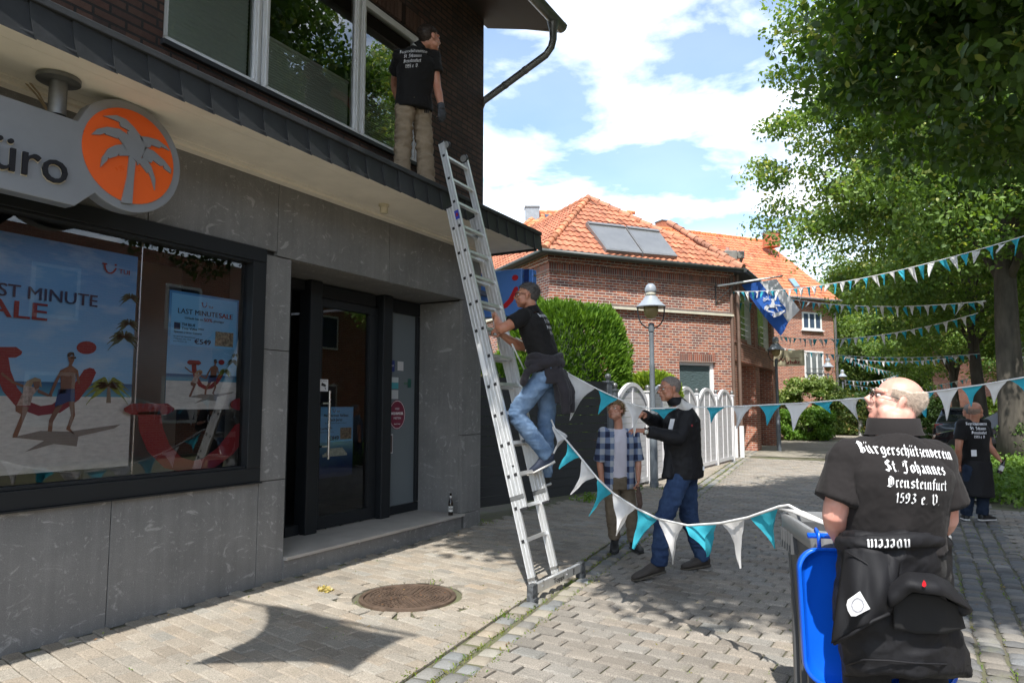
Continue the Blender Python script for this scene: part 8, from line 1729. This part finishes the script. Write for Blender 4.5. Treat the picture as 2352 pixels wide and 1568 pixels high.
printed(P_, sh, [(a, b, c, d*1.02, w*1.0) for a, b, c, d, w in CLUB], BJ(2055, 1038), (cr_+UZ*-.055), UZ+cr_*.03, FWD+UZ*-.05, printw, wave=lambda x: -.10*x*x*4*(.5+x*1.2))
# jacket tied round his waist: waistband roll, hanging body, folded upper flap with the collar
def zone(u, v, o): return BJ(u, v, o)
prof = [(1226, 1932, 2170), (1262, 1932, 2176), (1300, 1926, 2180), (1350, 1920, 2186), (1400, 1918, 2192), (1450, 1926, 2202), (1500, 1936, 2216), (1545, 1940, 2227)]
rows = []
for (v, ul, ur) in prof:
    cu, hw = (ul+ur)/2, (ur-ul)/2; n = 34; row = []
    for i in range(n):
        g = 2*math.pi*i/n; k = 1+.012*math.sin(7*g+v*.01)+.008*math.sin(13*g); wv = (v-1236)/310
        row.append(zone(cu+hw*math.cos(g)*k, v+(5*math.sin(4*g+1) if v > 1500 else 0), (.195+.01*wv)*math.sin(g)*k))
    rows.append(row)
jk = MB(); jk.loft(rows); body_j = cloth('tied_jacket', solid(jk, .007, 4, [WR(.010, 5, 6, (1.3, 1.3, .5)), WR(.006, 10, 2, (.6, .6, 1.6)), WR(.002, 26, 5)]), softshell, P_)
jk = MB(); jk.tube([zone(2051+118*math.cos(g), 1244+5*math.sin(g*2+.5), .200*math.sin(g)) for g in [2*math.pi*q/28 for q in range(29)]], .026, 12, flat=(UZ, 1.0)); cloth('waist_roll', solid(jk, .007, 3, [WR(.006, 14, 3, (.5, .5, 2))]), softshell, body_j)
def sheet(name, top, bot, n, mat, parent, th=.010, out=.05, amp=.012):
    """cloth panel between an upper and a lower pixel edge, bulging towards the viewer"""
    def L_(P, s):
        k = s*(len(P)-1); i = min(int(k), len(P)-2); a, b_ = P[i], P[i+1]; f = k-i; return [a[j]+(b_[j]-a[j])*f for j in range(3)]
    def fn(s, t_):
        a, b_ = L_(top, s), L_(bot, s); q = [a[j]+(b_[j]-a[j])*t_ for j in range(3)]
        return zone(q[0], q[1], q[2]-out*math.sin(math.pi*min(1, t_*.9))*math.sin(math.pi*s)**.6-amp*math.sin(s*9+t_*3)*t_-.5*amp*math.sin(s*17-t_*7))
    mb = MB().grid(fn, n, n); o = mb.build(name, mat, parent, smooth=True); sd = o.modifiers.new('t', 'SOLIDIFY'); sd.thickness = th; return o
fl_ = sheet('jacket_front', [(1944, 1262, -0.120), (1985, 1258, -0.190), (2040, 1270, -0.205), (2062, 1290, -0.210)], [(1913, 1476, -0.150), (1960, 1450, -0.210), (2005, 1422, -0.230), (2045, 1405, -0.240)], 22, softshell, body_j, out=.025)
sheet('jacket_hood', [(2035, 1345, -0.225), (2085, 1318, -0.220), (2140, 1322, -0.210), (2176, 1338, -0.160)], [(2044, 1392, -0.250), (2095, 1352, -0.290), (2160, 1364, -0.290), (2226, 1402, -0.180)], 22, softshell, body_j, out=.05, amp=.006)
sheet('jacket_lining', [(2050, 1384, -0.220), (2095, 1358, -0.245), (2150, 1366, -0.240), (2200, 1392, -0.170)], [(2052, 1440, -0.220), (2100, 1450, -0.220), (2160, 1452, -0.210), (2212, 1440, -0.140)], 12, M('lining_black', (.008, .008, .009), rough=.9, var=.1), body_j, out=.0, amp=.004)
sheet('jacket_cuff', [(2170, 1352, -0.140), (2190, 1362, -0.140), (2212, 1378, -0.120)], [(2196, 1412, -0.150), (2214, 1410, -0.160), (2230, 1404, -0.150)], 10, softshell, body_j, out=.03)
mb = MB(); hem = [zone(u, v, o) for u, v, o in ((1941, 1527, -0.080), (1985, 1514, -0.195), (2040, 1516, -0.220), (2100, 1522, -0.220), (2160, 1524, -0.200), (2224, 1526, -0.070))]; mb.tube(hem, .0035, 6); mb.tube([zone(u, v, o) for u, v, o in ((1944, 1266, -0.160), (1985, 1290, -0.210), (2030, 1322, -0.225), (2046, 1345, -0.245))], .003, 6); mb.tube([zone(u, v, o) for u, v, o in ((1916, 1478, -0.160), (1960, 1453, -0.230), (2005, 1425, -0.255), (2043, 1408, -0.255))], .006, 6); mb.build('piping', softshell, body_j, smooth=True)
# white club badge and red logo, lettering upside down on the waist roll
bd_ = [(1948, 1378), (1976, 1358), (1999, 1397), (1966, 1414), (1955, 1414), (1948, 1402), (1945, 1390)]; bdg = MB().prism([zone(u, v, -.262) for u, v in bd_], FWD*.004).build('club_badge', printw, fl_)
mb = MB(); n = 30
for k in range(n):
    a = 2*math.pi*k/n; c = (1970, 1389); mb.quad(*[zone(c[0]+r_*12*math.cos(q), c[1]+r_*14*math.sin(q), -.265) for r_, q in ((1, a), (1.22, a+.04), (1.22, a+.14), (1, a+.12))])
mb.build('badge_ring', navy, bdg)
mb = MB(); mb.poly([zone(u, v, -.335) for u, v in ((2122, 1331), (2126, 1336), (2128, 1343), (2124, 1348), (2118, 1345), (2118, 1339))]); mb.build('red_logo', M('logo_red', (.6, .01, .02), rough=.5, var=0), fl_)
bv_t = COL.objects[[c.name for c in children(body_j) if c.name.startswith('waist_roll')][0]]
printed(body_j, bv_t, [('nverein', .0, 0, .028, .15)], BJ(2040, 1238, .0), -cr_+UZ*-.04, -UZ, BJ(2040, 1238)-CAM, printw, 'waist_print')
